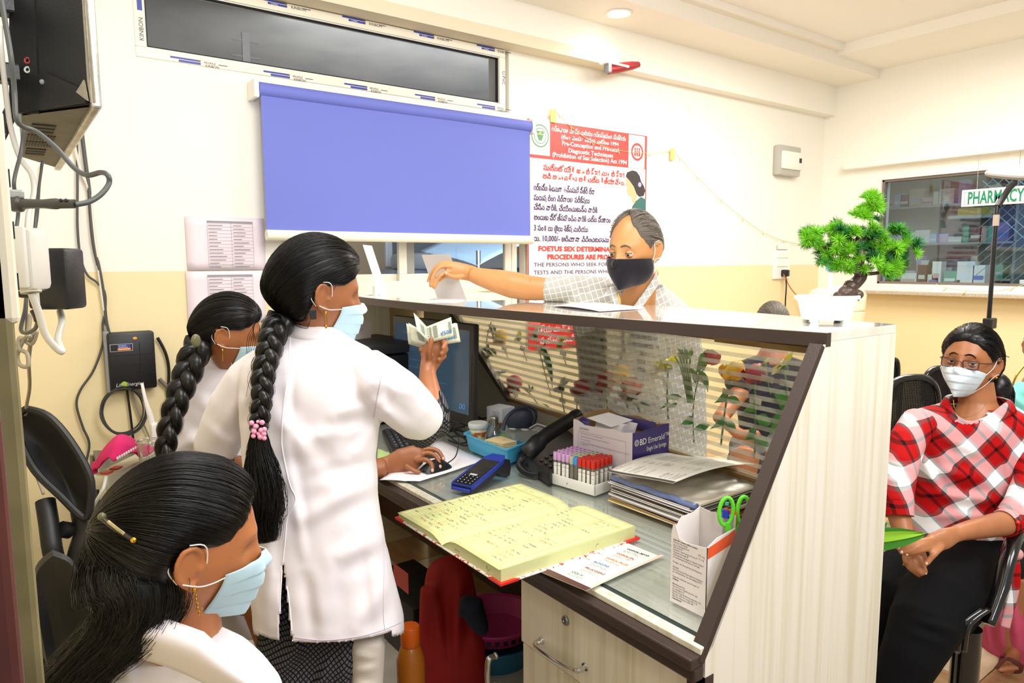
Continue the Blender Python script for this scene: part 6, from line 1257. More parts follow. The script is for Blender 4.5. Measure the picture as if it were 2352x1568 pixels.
def netmat(name, c1, c2, sc):
    m = mat(name, c1, .8, spec=.2); nt, b = nodes(m); tc = nt.nodes.new('ShaderNodeTexCoord'); out = []
    mp = nt.nodes.new('ShaderNodeMapping'); mp.inputs['Rotation'].default_value = (0, .785, .63); nt.links.new(tc.outputs['Object'], mp.inputs[0]); 
    sx = nt.nodes.new('ShaderNodeSeparateXYZ'); nt.links.new(mp.outputs[0], sx.inputs[0]); acc = None
    for ax in 'XZ':
        a = nt.nodes.new('ShaderNodeMath'); a.operation = 'MULTIPLY'; a.inputs[1].default_value = sc; nt.links.new(sx.outputs[ax], a.inputs[0]); f = nt.nodes.new('ShaderNodeMath'); f.operation = 'FRACT'; nt.links.new(a.outputs[0], f.inputs[0])
        g = nt.nodes.new('ShaderNodeMath'); g.operation = 'LESS_THAN'; g.inputs[1].default_value = .3; nt.links.new(f.outputs[0], g.inputs[0])
        if acc is None: acc = g
        else: mxn = nt.nodes.new('ShaderNodeMath'); mxn.operation = 'MAXIMUM'; nt.links.new(acc.outputs[0], mxn.inputs[0]); nt.links.new(g.outputs[0], mxn.inputs[1]); acc = mxn
    mx = nt.nodes.new('ShaderNodeMix'); mx.data_type = 'RGBA'; mx.inputs[6].default_value = rgb(c2); mx.inputs[7].default_value = rgb(c1); nt.links.new(acc.outputs[0], mx.inputs[0]); nt.links.new(mx.outputs[2], b.inputs['Base Color']); return m
COAT = cloth('white_coat', '#efe9ee'); MASKB = cloth('mask_blue', '#bfe0ee'); NET = netmat('black_net', '#131315', '#5d5b60', 110); GOLD = mat('gold', '#e0a93a', .2, 1); BLK = mat('black_cloth', '#0c0c0e', .9, spec=.15)
# ---------------------------------------------------------------- the standing woman in the white coat
def person(loc, label, sk, hm):
    o = empty('person', loc, label, 'person'); o['skin_mat'] = sk.name; o['hair_mat'] = hm.name; return o
SK1, HB = skin('skin_standing', '#a76b45', '#985f3b'), hairm('hair_black')
SKH = skin('skin_hand', '#a8683f', '#98592f')
s1 = person((P(740, 1100, 1.75).x, P(740, 1100, 1.75).y, 0), 'woman standing in a white coat with long braid, holding up banknotes', SK1, HB)
H1 = headmat(733, 672, 1.78, math.radians(30), math.radians(-9), math.radians(3), 1.05)
mb = MB(); headmb(mb, H1)
limb(mb, [(735, 730, 1.80, 34), (728, 765, 1.80, 40), (722, 800, 1.80, 60)], ratio=.9)
bodyrings(mb, [(790, 640, 800), (850, 590, 850), (1000, 600, 830), (1200, 610, 840), (1440, 620, 850)], 1.79, .42)
for sx in ((680, 1.88), (800, 1.80)): limb(mb, [(sx[0], 1400, sx[1], 48), (sx[0] + 5, 1568, sx[1], 36), (sx[0] + 10, 1750, sx[1], 30), (sx[0] + 15, 2060, sx[1], 22)])
limb(mb, [(860, 860, 1.74, 44), (930, 950, 1.82, 40), (975, 985, 1.86, 38), (990, 960, 1.9, 34), (988, 905, 1.95, 26), (982, 862, 2.0, 20), (984, 838, 2.02, 19)])
# raised hand holding notes
limb(mb, [(984, 845, 2.02, 20), (992, 822, 2.03, 26), (1000, 800, 2.03, 27), (1004, 783, 2.03, 22)], ratio=.55)
finger(mb, [(984, 830, 2.01), (985, 808, 1.99), (989, 790, 1.985), (991, 778, 1.985)], .0105, .0075)
for pts in ([(1012, 782, 2.03), (1022, 788, 2.0), (1018, 800, 1.985)], [(1016, 795, 2.03), (1024, 802, 2.0), (1014, 812, 1.985)], [(1012, 808, 2.03), (1020, 818, 2.0), (1008, 826, 1.99)]): finger(mb, pts, .0095, .0075)
finger(mb, [(985, 800, 2.05), (972, 798, 2.05), (966, 803, 2.04)], .009, .007)
finger(mb, [(985, 812, 2.05), (974, 810, 2.05), (970, 815, 2.04)], .0085, .007)
# left arm passing behind to the mouse
limb(mb, [(590, 860, 1.84, 42), (515, 980, 1.9, 38), (500, 1060, 1.95, 36), (560, 1085, 2.05, 32), (700, 1088, 2.25, 28), (840, 1080, 2.37, 24), (880, 1074, 2.40, 23)])
dm = dep(ms)
limb(mb, [(868, 1076, dm - .03, 23), (895, 1070, dm - .02, 25), (925, 1058, dm - .01, 30), (955, 1048, dm, 27), (968, 1047, dm, 20)], ratio=.5)
for pts in ([(958, 1036, dm + .01), (985, 1030, dm + .03), (1006, 1036, dm + .03), (1017, 1052, dm + .02)], [(960, 1046, dm), (985, 1040, dm), (1003, 1050, dm), (1010, 1070, dm - .01)], [(955, 1058, dm - .02), (976, 1055, dm - .03), (990, 1064, dm - .03), (993, 1079, dm - .04)], [(940, 1034, dm + .04), (962, 1026, dm + .06), (980, 1030, dm + .07)]): finger(mb, pts, .0100, .0082)
finger(mb, [(930, 1068, dm - .05), (950, 1080, dm - .05), (962, 1084, dm - .05)], .0095, .008)
co, fs = fuse(mb, .0042, 2); npmesh('body', co, fs, SK1, s1)
for u, v, d in ((1018, 1053, dm + .012), (1011, 1071, dm - .018), (993, 1080, dm - .048)): nail(s1, u, v, d - .002, .0055)
# coat
mb = MB()
bodyrings(mb, [(758, 676, 782, 1.80, .75), (775, 640, 800, 1.79, .62), (800, 592, 846), (830, 565, 872), (865, 556, 884), (910, 553, 880), (960, 555, 872), (1050, 560, 863), (1150, 565, 868), (1250, 572, 886), (1350, 579, 908), (1425, 586, 926), (1462, 592, 930)], 1.78, .56)
limb(mb, [(832, 838, 1.74, 48), (868, 872, 1.73, 62), (905, 905, 1.75, 65), (940, 938, 1.79, 62), (966, 962, 1.83, 56), (978, 972, 1.85, 50)], ratio=.85)
limb(mb, [(610, 835, 1.82, 44), (572, 872, 1.84, 54), (538, 930, 1.87, 55), (510, 990, 1.90, 54), (494, 1030, 1.92, 50), (491, 1042, 1.92, 46)], ratio=.85)
co, fs = fuse(mb, .0072, 4)
rs_ = random.Random(4); st_ = [(600, 900, 760, 1120, 26, .008), (840, 870, 740, 1000, 24, .012), (855, 930, 770, 960, 18, .013), (860, 945, 800, 1040, 16, -.010), (850, 1100, 700, 1180, 22, .011), (640, 1060, 840, 1060, 24, -.006), (690, 1200, 860, 1120, 20, .008), (880, 1230, 760, 1290, 24, .009), (900, 1330, 820, 1440, 24, .010), (760, 1280, 740, 1450, 24, .008), (830, 1250, 850, 1460, 18, -.008), (700, 1300, 720, 1460, 16, -.008), (610, 1200, 625, 1440, 18, .009), (880, 880, 950, 900, 18, .010), (870, 930, 930, 985, 18, .012), (900, 870, 880, 930, 14, -.010), (565, 900, 500, 1000, 18, .009), (600, 880, 560, 990, 14, -.010), (480, 980, 540, 1030, 14, .007), (730, 800, 860, 830, 20, .006), (650, 980, 700, 1300, 14, .006), (660, 830, 655, 980, 10, .005), (690, 1010, 850, 980, 20, .008), (700, 1100, 860, 1060, 18, -.007), (640, 1330, 650, 1460, 12, .008)]
co = folds(co, st_); co = wrinkle(co, .0022, 26, 2)
# hem and back slit: drop faces in the slit wedge on the near side and below the hem
u, v, z = project(co); zc_ = 1.80
ctr = co[:, :] ; 
def keep(f):
    uu, vv, zz = u[list(f)].mean(), v[list(f)].mean(), z[list(f)].mean()
    hem = 1432 + 44 * max(0, 1 - ((uu - 735) / 215) ** 2)
    if vv > hem + (12 if uu > 900 else 0) and zz < 1.95: return False
    if vv > 1290 and zz < 1.76 and 649 - (vv - 1290) * .055 < uu < 650 + (vv - 1290) * .115: return False
    return True
fs = [f for f in fs if keep(f)]
coat = npmesh('coat', co, fs, COAT, s1)
q = coat.modifiers.new('solid', 'SOLIDIFY'); q.thickness = .0025; q.offset = -1
bvh = None
def surf_line(obj, px, lift=.0006):  # points on a thing's surface under a pixel path
    bv = BVHTree.FromPolygons([wm(obj) @ v.co for v in obj.data.vertices], [tuple(p.vertices) for p in obj.data.polygons]); out = []
    for a in catmull([V((p[0], p[1], 0)) for p in px], 6):
        h = bv.ray_cast(EYE, ray(a.x, a.y).normalized())
        if h[0] is not None: out.append(h[0] - ray(a.x, a.y).normalized() * lift)
    return out
SEAM = mat('seam_white', '#fdfbfd', .8); SEAMD = mat('seam_lilac', '#cbbfd2', .9)
for px, m_, r_ in (([(666, 775), (662, 850), (652, 930), (647, 1000), (650, 1040), (665, 1110), (678, 1140), (676, 1160), (660, 1190), (655, 1240), (650, 1290)], SEAM, .0013), ([(885, 822), (875, 870), (863, 930), (858, 960)], SEAMD, .0011), ([(600, 850), (575, 870), (565, 910)], SEAMD, .0011), ([(878, 1215), (882, 1300), (880, 1400), (884, 1448)], SEAMD, .0010), ([(670, 1462), (740, 1470), (820, 1462), (880, 1446), (922, 1428)], SEAMD, .0009), ([(650, 1290), (664, 1380), (672, 1470)], SEAM, .0016), ([(649, 1290), (644, 1370), (640, 1460)], SEAM, .0016), ([(690, 760), (740, 752), (780, 768), (795, 790)], SEAMD, .0012)):
    L_s = surf_line(coat, px)
    if len(L_s) > 3: build('seam', MB().tube(L_s, r_, 5), m_, coat, smooth=True)
# collar band
cr = []
for k in range(25):
    a = 2 * PI * k / 24; c = P(728, 758 + 6 * math.cos(a), 1.80); cr.append(c + rt0 * math.cos(a) * .062 + fw0 * math.sin(a) * .055)
build('collar', MB().grid(lambda s, t: V(cr[int(round(s * 24))]) + V((0, 0, .016 - .035 * t)) + (V(cr[int(round(s * 24))]) - P(728, 758, 1.80)) * (.25 * t), 24, 3), COAT, s1, smooth='all', solid=.003)
# kurta and trousers
mb = MB(); bodyrings(mb, [(1300, 600, 850), (1400, 596, 870), (1500, 590, 868), (1600, 580, 862), (1800, 565, 870), (1900, 560, 875)], 1.80, .5)
co, fs = fuse(mb, .01, 2); co = folds(co, [(700, 1450, 640, 1560, 22, .015), (800, 1480, 790, 1600, 22, .012), (650, 1400, 690, 1500, 16, .012), (740, 1500, 700, 1600, 16, -.012)]); u_, v_, z_ = project(co)
fs = [f for f in fs if not (u_[list(f)].mean() > 845 - (v_[list(f)].mean() - 1440) * .30 and v_[list(f)].mean() > 1440 and z_[list(f)].mean() < 1.83)]
npmesh('kurta', co, fs, NET, s1)
mb = MB(); limb(mb, [(835, 1420, 1.80, 38), (845, 1480, 1.76, 40), (842, 1568, 1.77, 38), (835, 1750, 1.8, 34), (830, 2060, 1.84, 26)]); limb(mb, [(700, 1400, 1.86, 44), (705, 1700, 1.88, 36), (710, 2060, 1.9, 26)])
co, fs = fuse(mb, .008, 2); npmesh('trousers', folds(co, [(805, 1500, 870, 1510, 8, .006), (810, 1540, 870, 1530, 8, .006), (805, 1570, 870, 1575, 8, .006)]), fs, cloth('cream_trousers', '#d9d0c4'), s1)
mb = MB().cbox((-.04, -.05, 0), (.04, .19, .05), .02, M.Translation((P(835, 2075, 1.84).x, P(835, 2075, 1.84).y, .0)) @ M.Rotation(-.9, 4, 'Z')); build('shoe', mb, BLACK, s1, smooth=True)
mb = MB().cbox((-.04, -.05, 0), (.04, .19, .05), .02, M.Translation((P(705, 2060, 1.9).x, P(705, 2060, 1.9).y, .0)) @ M.Rotation(-.9, 4, 'Z')); build('shoe', mb, BLACK, s1, smooth=True)
# net sleeves
mb = MB(); limb(mb, [(950, 965, 1.84, 50), (975, 985, 1.87, 46), (992, 975, 1.90, 44), (996, 945, 1.93, 38), (990, 915, 1.95, 31), (988, 904, 1.955, 28)]); co, fs = fuse(mb, .006, 2)
co = folds(co, [(965, 910, 1020, 925, 6, .004), (965, 930, 1025, 945, 6, .004), (975, 950, 1028, 968, 6, .004), (975, 975, 1020, 995, 6, .004)]); npmesh('net_sleeve', co, fs, NET, s1)
mb = MB(); limb(mb, [(495, 1030, 1.93, 44), (492, 1062, 1.95, 44), (510, 1080, 1.98, 40), (560, 1088, 2.06, 40), (640, 1088, 2.16, 36), (760, 1085, 2.28, 30)]); co, fs = fuse(mb, .007, 2); npmesh('net_sleeve', folds(co, [(450, 1050, 560, 1062, 8, .005), (455, 1075, 560, 1085, 8, .005)]), fs, NET, s1)
# hair, braid, tie, earring
HT1 = [(0, .56), (.5, .50), (.9, .34), (1.15, .24), (1.35, .22), (1.65, .18), (1.85, .0), (2.02, -.40), (2.3, -.62), (PI, -.66)]
hs = hairshell(H1, HB, s1, .020, .014, HT1); G1 = V((-.05, -.85, -.62))
strands('hair_strands', hairflow(H1, G1, 1500, .021, .014, HT1, 3, jit=.004), .00055, HB, hs)
bp_ = catmull([P(650, 735, 1.74), P(628, 765, 1.70), P(617, 810, 1.68), P(604, 860, 1.66), P(602, 910, 1.645), P(596, 960, 1.64), P(594, 985, 1.64)], 10)
nb = len(bp_); braid(bp_, [.040 - .019 * (k / nb) ** .6 for k in range(nb)], HB, s1, 3.2)
tp = catmull([P(594, 985, 1.64), P(596, 1040, 1.64), P(602, 1090, 1.64), P(610, 1150, 1.64), P(606, 1195, 1.64), P(612, 1245, 1.64)], 4); nt_ = len(tp)
tail = build('hair_tail', MB().tube(tp, [.010 + .020 * math.sin(PI * min(1, k / nt_ * 1.05)) for k in range(nt_)], 12, flat=.6), HB, s1, smooth='all')
strands('hair_strands', bundle(tp, [.010 + .032 * math.sin(PI * min(1, .05 + k / nt_ * .85)) for k in range(nt_)], 900, 5, rat=.6, wob=.12), .0006, HB, tail)
tie = build('hair_tie', MB().tube([P(594 + 13 * math.cos(a), 986, 1.62 + .018 * math.sin(a)) for a in np.linspace(0, 2 * PI, 17)[:-1]], .006, 8, closed=True), HB, s1, smooth=True)
PK = mat('pink_bead', '#f29ab8', .25)
for u, v, r_ in ((578, 971, 6), (602, 970, 6), (588, 979, 6.5), (584, 990, 7), (600, 988, 6.5), (607, 986, 6), (582, 1001, 5.5), (598, 1003, 6.5), (607, 1006, 5.5), (606, 996, 6), (592, 968, 4), (594, 996, 5)): build('bead', MB().ell(P(u, v, 1.60), r_ * 1.60 / F, None, 16, 12), PK, tie, smooth=True)
mask(H1, MASKB, s1, ztop=-.012, wid=1.12)
e = H1 @ V((.080, .0, -.040)); er = build('earring', MB().ell(e, .004, None, 12, 8), GOLD, s1, smooth=True)
for dx in (-.003, .003): build('chain', MB().tube([e + RT * dx, e + RT * dx - UP * .032], .0009, 5), GOLD, er)
build('drop', MB().ell(e - UP * .035, (.003, .003, .005), None, 10, 8), GOLD, er, smooth=True)
build('hair_clip', MB().cbox(V((-.008, -.001, -.012)), V((.008, .003, .012)), .001, M.Translation(P(719, 722, 1.66))), BLACK, s1)
# ---------------- banknotes in the raised hand
NOTE = mat('banknote', '#d9d8bd', .7, col2='#c5c6ae', nscale=60); NB = mat('note_print', '#8b9488', .7); NBL = mat('note_blue', '#4f86b4', .6); NP = mat('note_pale', '#ece6d2', .7)
def note(pts, d, k, label, big=False):
    A = [P(u, v, d + dd) for u, v, dd in pts]   # left top, left bottom, mid top, mid bottom, right top, right bottom
    n = empty('banknote', A[3], label, 'banknote', 'banknotes fanned in the raised hand')
    def fn(s, t):
        if s < .5: a, b = A[0].lerp(A[1], t), A[2].lerp(A[3], t); return a.lerp(b, s * 2) + FW * .006 * math.sin(PI * s * 2)
        a, b = A[2].lerp(A[3], t), A[4].lerp(A[5], t); return a.lerp(b, s * 2 - 1) - FW * .004 * math.sin(PI * (s * 2 - 1))
    build('note', MB().grid(fn, 16, 6), NOTE, n, smooth='all', solid=.0004)
    def patch(s0, s1, t0, t1, m_, nm_='printed_patch'): build(nm_, MB().grid(lambda s, t: fn(s0 + (s1 - s0) * s, t0 + (t1 - t0) * t) - FW * .0010, 6, 3), m_, n, smooth='all')
    patch(.54, .58, .1, .9, NB, 'security_strip'); patch(.62, .70, .12, .8, NB); patch(.72, .90, .15, .7, NP); patch(.93, .98, .2, .8, NB)
    if big:
        patch(.2, .36, .25, .75, NB, 'printed_portrait_oval'); xdv = (fn(.95, .75) - fn(.7, .75)); ydv = (fn(.8, .3) - fn(.8, .8))
        text('₹500', .016, fn(.76, .80) - FW * .0012, xdv, ydv, NBL, n, 'lettering', lift=.001, bold=.0004)
        for t_ in np.linspace(.12, .88, 6): patch(.50, .52, t_, t_ + .06, NBL, 'thread_mark')
note([(933, 742, .02), (938, 790, .02), (960, 758, .01), (972, 800, .01), (1050, 742, .0), (1058, 785, .0)], 2.045, 0, 'rear banknote of the fan, its left edge sticking out')
note([(938, 741, .01), (945, 787, .01), (978, 765, .0), (992, 797, .0), (1046, 741, -.01), (1055, 784, -.01)], 2.035, 1, 'middle banknote of the fan with blue numerals, lower', True)
note([(950, 718, .0), (958, 758, -.01), (980, 750, -.005), (985, 788, -.01), (1036, 728, -.02), (1042, 772, -.02)], 2.02, 2, 'front folded banknote with portrait oval and blue numerals', True)
# ---------------------------------------------------------------- far seated woman
SK2 = skin('skin_far', '#a5683f', '#975c36')
s2 = person((P(520, 1000, 2.25).x, P(520, 1000, 2.25).y, 0), 'seated woman in a white coat beyond the standing woman, long plait and olive clip', SK2, HB)
H2 = headmat(528, 768, 2.22, math.radians(12), math.radians(-14), 0, .98)
mb = MB(); headmb(mb, H2); limb(mb, [(530, 800, 2.25, 26), (520, 840, 2.27, 32), (515, 890, 2.28, 50)]); bodyrings(mb, [(860, 470, 600), (1000, 430, 620), (1150, 430, 620), (1300, 440, 640)], 2.28, .45)
limb(mb, [(470, 1330, 2.3, 60), (600, 1370, 2.0, 50), (640, 1500, 2.0, 42), (640, 1800, 2.0, 30)]); co, fs = fuse(mb, .0055, 2); npmesh('body', co, fs, SK2, s2)
mb = MB(); bodyrings(mb, [(822, 478, 580), (840, 448, 600), (880, 418, 630), (940, 394, 645), (1010, 378, 655), (1080, 372, 660), (1200, 380, 660), (1330, 420, 670), (1400, 470, 665), (1455, 520, 655)], 2.27, .5)
limb(mb, [(600, 880, 2.2, 45), (640, 960, 2.2, 42), (690, 1010, 2.25, 38)]); co, fs = fuse(mb, .009, 4); co = folds(co, [(440, 900, 560, 1000, 18, .010), (400, 980, 520, 1060, 18, .012), (380, 1040, 470, 1000, 14, .010), (500, 1360, 560, 1450, 16, .012), (560, 1340, 600, 1460, 14, -.010)]); npmesh('coat', co, fs, COAT, s2)
HT2 = [(0, .55), (.5, .50), (.9, .34), (1.15, .24), (1.35, .22), (1.65, .16), (1.85, .0), (2.02, -.35), (2.3, -.6), (PI, -.62)]
hs = hairshell(H2, HB, s2, .016, .012, HT2); strands('hair_strands', hairflow(H2, V((-.05, -.9, -.5)), 800, .017, .012, HT2, 8, jit=.003), .0006, HB, hs)
bp_ = catmull([P(462, 790, 2.16), P(440, 830, 2.13), P(422, 880, 2.10), P(404, 930, 2.08), P(388, 985, 2.06), P(380, 1040, 2.05), P(378, 1100, 2.05)], 8); nb = len(bp_); braid(bp_, [.048 - .022 * (k / nb) for k in range(nb)], HB, s2, 2.6, hs=20, seed=4)
build('hair_clip', MB().ell(P(450, 782, 2.08), (.014, .006, .020), None, 14, 10), mat('olive_clip', '#6d6a4e', .25), s2, smooth=True)
mask(H2, MASKB, s2, ztop=-.012); e = H2 @ V((.080, .0, -.042)); er = build('earring', MB().ell(e, .004, None, 10, 8), GOLD, s2, smooth=True); build('chain', MB().tube([e, e - UP * .035], .001, 5), GOLD, er)
for k in range(5): build('loose_lock', MB().tube(catmull([P(585 + 2 * k, 690 + 6 * k, 2.14), P(592 - 3 * k, 730 + 3 * k, 2.13), P(570 + 4 * k, 770 + 4 * k, 2.13), P(566 + 3 * k, 812, 2.14)], 5), .0008, 5), HB, hs)
# ---------------------------------------------------------------- girl in the foreground
SK3 = skin('skin_front', '#b9764a', '#aa683e')
s3 = person((P(420, 1500, 1.03).x, P(420, 1500, 1.03).y, 0), 'seated girl in the near left corner seen from behind, long clip in her combed hair', SK3, HB)
H3 = headmat(437, 1248, 1.045, math.radians(33), math.radians(-12), math.radians(2), 1.0)
mb = MB(); headmb(mb, H3); limb(mb, [(440, 1330, 1.06, 75), (425, 1400, 1.07, 80), (405, 1460, 1.08, 105)], ratio=.95); bodyrings(mb, [(1480, 280, 520), (1568, 240, 560), (1900, 260, 600)], 1.08, .5); limb(mb, [(470, 1900, 1.1, 120), (700, 2000, 1.3, 90), (760, 2300, 1.4, 60)]); co, fs = fuse(mb, .0032, 2); npmesh('body', co, fs, SK3, s3)
mb = MB(); bodyrings(mb, [(1442, 318, 478, 1.08, .8), (1462, 280, 520), (1490, 244, 566), (1530, 212, 604), (1580, 185, 640), (1680, 160, 670), (1850, 160, 700), (2100, 170, 720)], 1.07, .52); co, fs = fuse(mb, .006, 4)
co = folds(co, [(270, 1480, 300, 1568, 18, .006), (420, 1540, 560, 1568, 18, .006), (560, 1510, 600, 1560, 12, .005)])
gc = npmesh('coat', co, fs, COAT, s3)
top = [(318, 1432), (352, 1416), (388, 1424), (430, 1438), (468, 1452), (510, 1492), (560, 1530), (605, 1566)]; bot = [(270, 1462), (285, 1490), (330, 1512), (380, 1528), (430, 1548), (480, 1572), (530, 1600), (585, 1630)]
def gcol(s, t):
    k = s * 7; i = min(int(k), 6); f_ = k - i; a = V(top[i] + (0,)).lerp(V(top[i + 1] + (0,)), f_); b = V(bot[i] + (0,)).lerp(V(bot[i + 1] + (0,)), f_); c = a.lerp(b, t); return P(c.x, c.y, 1.0 - .035 * math.sin(PI * (.15 + .8 * t)) - .012 * (1 - s))
build('collar', MB().grid(gcol, 28, 10), COAT, s3, smooth='all', solid=.003)
HT3 = [(0, .66), (.5, .58), (.9, .36), (1.15, .22), (1.35, .18), (1.62, .16), (1.82, .0), (2.02, -.42), (2.3, -.66), (PI, -.70)]
hs = hairshell(H3, HB, s3, .014, .022, HT3); gp = V((-.02, -.99, .12))
strands('hair_strands', hairflow(H3, gp, 2600, .015, .022, HT3, 12, K=18, jit=.003), .00038, HB, hs)
low = catmull([P(318, 1200, 1.02), P(300, 1290, 1.0), P(318, 1370, .99), P(285, 1440, .98), P(215, 1510, .98), P(140, 1590, .99), P(60, 1680, 1.0)], 7); nl = len(low)
tl = build('hair_tail', MB().tube(low, [.030 + .034 * math.exp(-((k / nl - .25) / .22) ** 2) for k in range(nl)], 18), HB, s3, smooth='all'); strands('hair_strands', bundle(low, [.036 + .036 * math.exp(-((k / nl - .25) / .22) ** 2) for k in range(nl)], 1500, 15, wob=.07), .00042, HB, tl)
pb_ = catmull([P(290, 1225, 1.02), P(318, 1290, 1.01), P(352, 1338, 1.0), P(330, 1385, .985), P(280, 1415, .97)], 6); strands('hair_strands', bundle(pb_, [.04, .042] + [.044] * (len(pb_) - 6) + [.038, .03, .022, .016], 1500, 16, wob=.05), .00042, HB, tl); build('lower_hair', MB().tube(pb_, [.036] * (len(pb_) - 5) + [.034, .03, .024, .018, .01], 16), HB, tl, smooth='all')
cl = build('hair_clip', MB().tube([P(236, 1190, .93), P(262, 1212, .925), P(305, 1240, .93)], [.0065, .0055, .0050], 10, flat=.6), mat('clip_dark', '#2a261f', .3), s3, smooth=True)
build('clip_foil', MB().tube([P(248, 1197, .920), P(266, 1212, .918), P(285, 1226, .920)], .0022, 6), mat('clip_silver', '#b9ae86', .3, .8, bump=.5, bscale=120), cl); build('clip_knob', MB().ell(P(307, 1240, .925), .0042), GOLD, cl, smooth=True); build('clip_knob', MB().ell(P(234, 1186, .928), .0055), mat('clip_olive', '#5b5a3a', .3), cl, smooth=True)
mask(H3, MASKB, s3, ztop=-.010, wid=1.12); e = H3 @ V((.080, .0, -.036)); er = build('earring', MB().ell(e, .003, None, 12, 8), GOLD, s3, smooth=True)
for k in range(6): build('link', MB().ell(e - UP * (.004 + .0062 * k) + RT * (.001 * (k % 2) + .0008 * k), (.0016, .0016, .0034), None, 8, 6), GOLD, er, smooth=True)
# ---------------------------------------------------------------- the man in the checked shirt
SK4 = skin('skin_man', '#cb935f', '#bd8450'); HG = hairm('hair_grey', '#5c534a', .6)
s4 = person((P(1460, 900, 2.65).x, P(1460, 900, 2.65).y, 0), 'man in pale checked shirt and black mask reaching over the ledge', SK4, HG)
H4 = headmat(1456, 573, 2.42, PI + math.radians(48), math.radians(-10), math.radians(-3), 1.06)
mb = MB(); headmb(mb, H4); limb(mb, [(1480, 620, 2.47, 33), (1474, 660, 2.50, 34), (1462, 700, 2.54, 44)], ratio=.9); bodyrings(mb, [(700, 1360, 1535), (760, 1360, 1560, 2.82), (900, 1370, 1570, 2.98), (1100, 1380, 1575, 3.0)], 2.68, .45)
limb(mb, [(1350, 668, 2.66, 26), (1250, 663, 2.70, 26), (1215, 661, 2.72, 29), (1177, 654, 2.74, 31), (1140, 645, 2.76, 27), (1104, 636, 2.78, 21), (1083, 629, 2.79, 17.5)], ratio=.9)
limb(mb, [(1088, 629, 2.79, 18), (1066, 624, 2.80, 19), (1044, 620, 2.80, 20), (1028, 616, 2.80, 17)], ratio=.6)
for pts in ([(1040, 606, 2.80), (1020, 603, 2.78), (1003, 612, 2.77), (991, 628, 2.77), (984, 645, 2.77)], [(1036, 612, 2.78), (1014, 612, 2.76), (1000, 624, 2.75), (992, 642, 2.75), (989, 656, 2.75)], [(1034, 624, 2.78), (1014, 630, 2.76), (1004, 644, 2.76), (997, 660, 2.76)], [(1036, 632, 2.80), (1018, 636, 2.79), (1008, 644, 2.79)]): finger(mb, pts, .0098, .0075)
finger(mb, [(1064, 634, 2.76), (1044, 636, 2.73), (1024, 629, 2.72)], .012, .0090)
for s_ in (1380, 1540): limb(mb, [(s_, 1050, 3.0, 50), (s_, 1200, 3.0, 42), (s_, 1385, 3.0, 30)])
co, fs = fuse(mb, .0042, 2); npmesh('body', co, fs, SK4, s4); nail(s4, 1024, 627, 2.705, .005); nail(s4, 985, 646, 2.762, .004)
def checkm(name, base, line, sx, sy, rot, w=.07):
    m = mat(name, base, .85, spec=.2); nt, b = nodes(m); tc = nt.nodes.new('ShaderNodeTexCoord'); mp = nt.nodes.new('ShaderNodeMapping'); mp.inputs['Rotation'].default_value = rot; nt.links.new(tc.outputs['Object'], mp.inputs[0]); sp_ = nt.nodes.new('ShaderNodeSeparateXYZ'); nt.links.new(mp.outputs[0], sp_.inputs[0]); acc = None
    for ax, sc in (('X', sx), ('Z', sy)):
        a = nt.nodes.new('ShaderNodeMath'); a.operation = 'MULTIPLY'; a.inputs[1].default_value = sc; f = nt.nodes.new('ShaderNodeMath'); f.operation = 'FRACT'; g = nt.nodes.new('ShaderNodeMath'); g.operation = 'LESS_THAN'; g.inputs[1].default_value = w
        nt.links.new(sp_.outputs[ax], a.inputs[0]); nt.links.new(a.outputs[0], f.inputs[0]); nt.links.new(f.outputs[0], g.inputs[0])
        if acc is None: acc = g
        else: q = nt.nodes.new('ShaderNodeMath'); q.operation = 'MAXIMUM'; nt.links.new(acc.outputs[0], q.inputs[0]); nt.links.new(g.outputs[0], q.inputs[1]); acc = q
    mx = nt.nodes.new('ShaderNodeMix'); mx.data_type = 'RGBA'; mx.inputs[6].default_value = rgb(base); mx.inputs[7].default_value = rgb(line); nt.links.new(acc.outputs[0], mx.inputs[0]); nt.links.new(mx.outputs[2], b.inputs['Base Color']); return m
SHIRT = checkm('shirt_check', '#b5b3ac', '#e9e7e0', 48, 48, (0, .35, .65), .12)
mb = MB(); bodyrings(mb, [(648, 1395, 1516, 2.60, .8), (662, 1345, 1532), (680, 1305, 1556), (705, 1298, 1582), (760, 1318, 1606, 2.80), (850, 1328, 1618, 2.95), (1000, 1332, 1622, 3.0), (1080, 1332, 1620, 3.0)], 2.66, .5)
limb(mb, [(1400, 672, 2.64, 34), (1340, 664, 2.66, 33), (1290, 663, 2.68, 31), (1256, 666, 2.70, 29), (1250, 666, 2.70, 28)]); co, fs = fuse(mb, .008, 3)
co = folds(co, [(1300, 650, 1340, 700, 10, .010), (1335, 640, 1370, 700, 9, .008), (1400, 760, 1380, 1000, 18, .012), (1500, 720, 1520, 1000, 18, .010), (1540, 700, 1575, 760, 10, .008), (1380, 760, 1420, 860, 12, .012), (1560, 760, 1500, 860, 12, .010)]); shirt = npmesh('shirt', co, fs, SHIRT, s4)
for pts in ([(1398, 664), (1380, 682), (1402, 678), (1416, 712), (1424, 700), (1408, 650)], [(1508, 622), (1514, 652), (1470, 712), (1452, 708), (1480, 670), (1500, 640)]):
    A_ = [P(u, v, 2.42) for u, v in pts]; build('collar', MB().add(A_ + [p + FW * .008 for p in A_], [tuple(range(6)), tuple(range(6, 12))[::-1]] + [(i, (i + 1) % 6, (i + 1) % 6 + 6, i + 6) for i in range(6)]), SHIRT, s4)
build('undershirt_edge', MB().tube(catmull([P(1416, 672, 2.43), P(1422, 690, 2.425), P(1421, 706, 2.43)], 4), .006, 8, flat=.5), mat('cloth_gold', '#d9b45a', .7), s4, smooth=True)
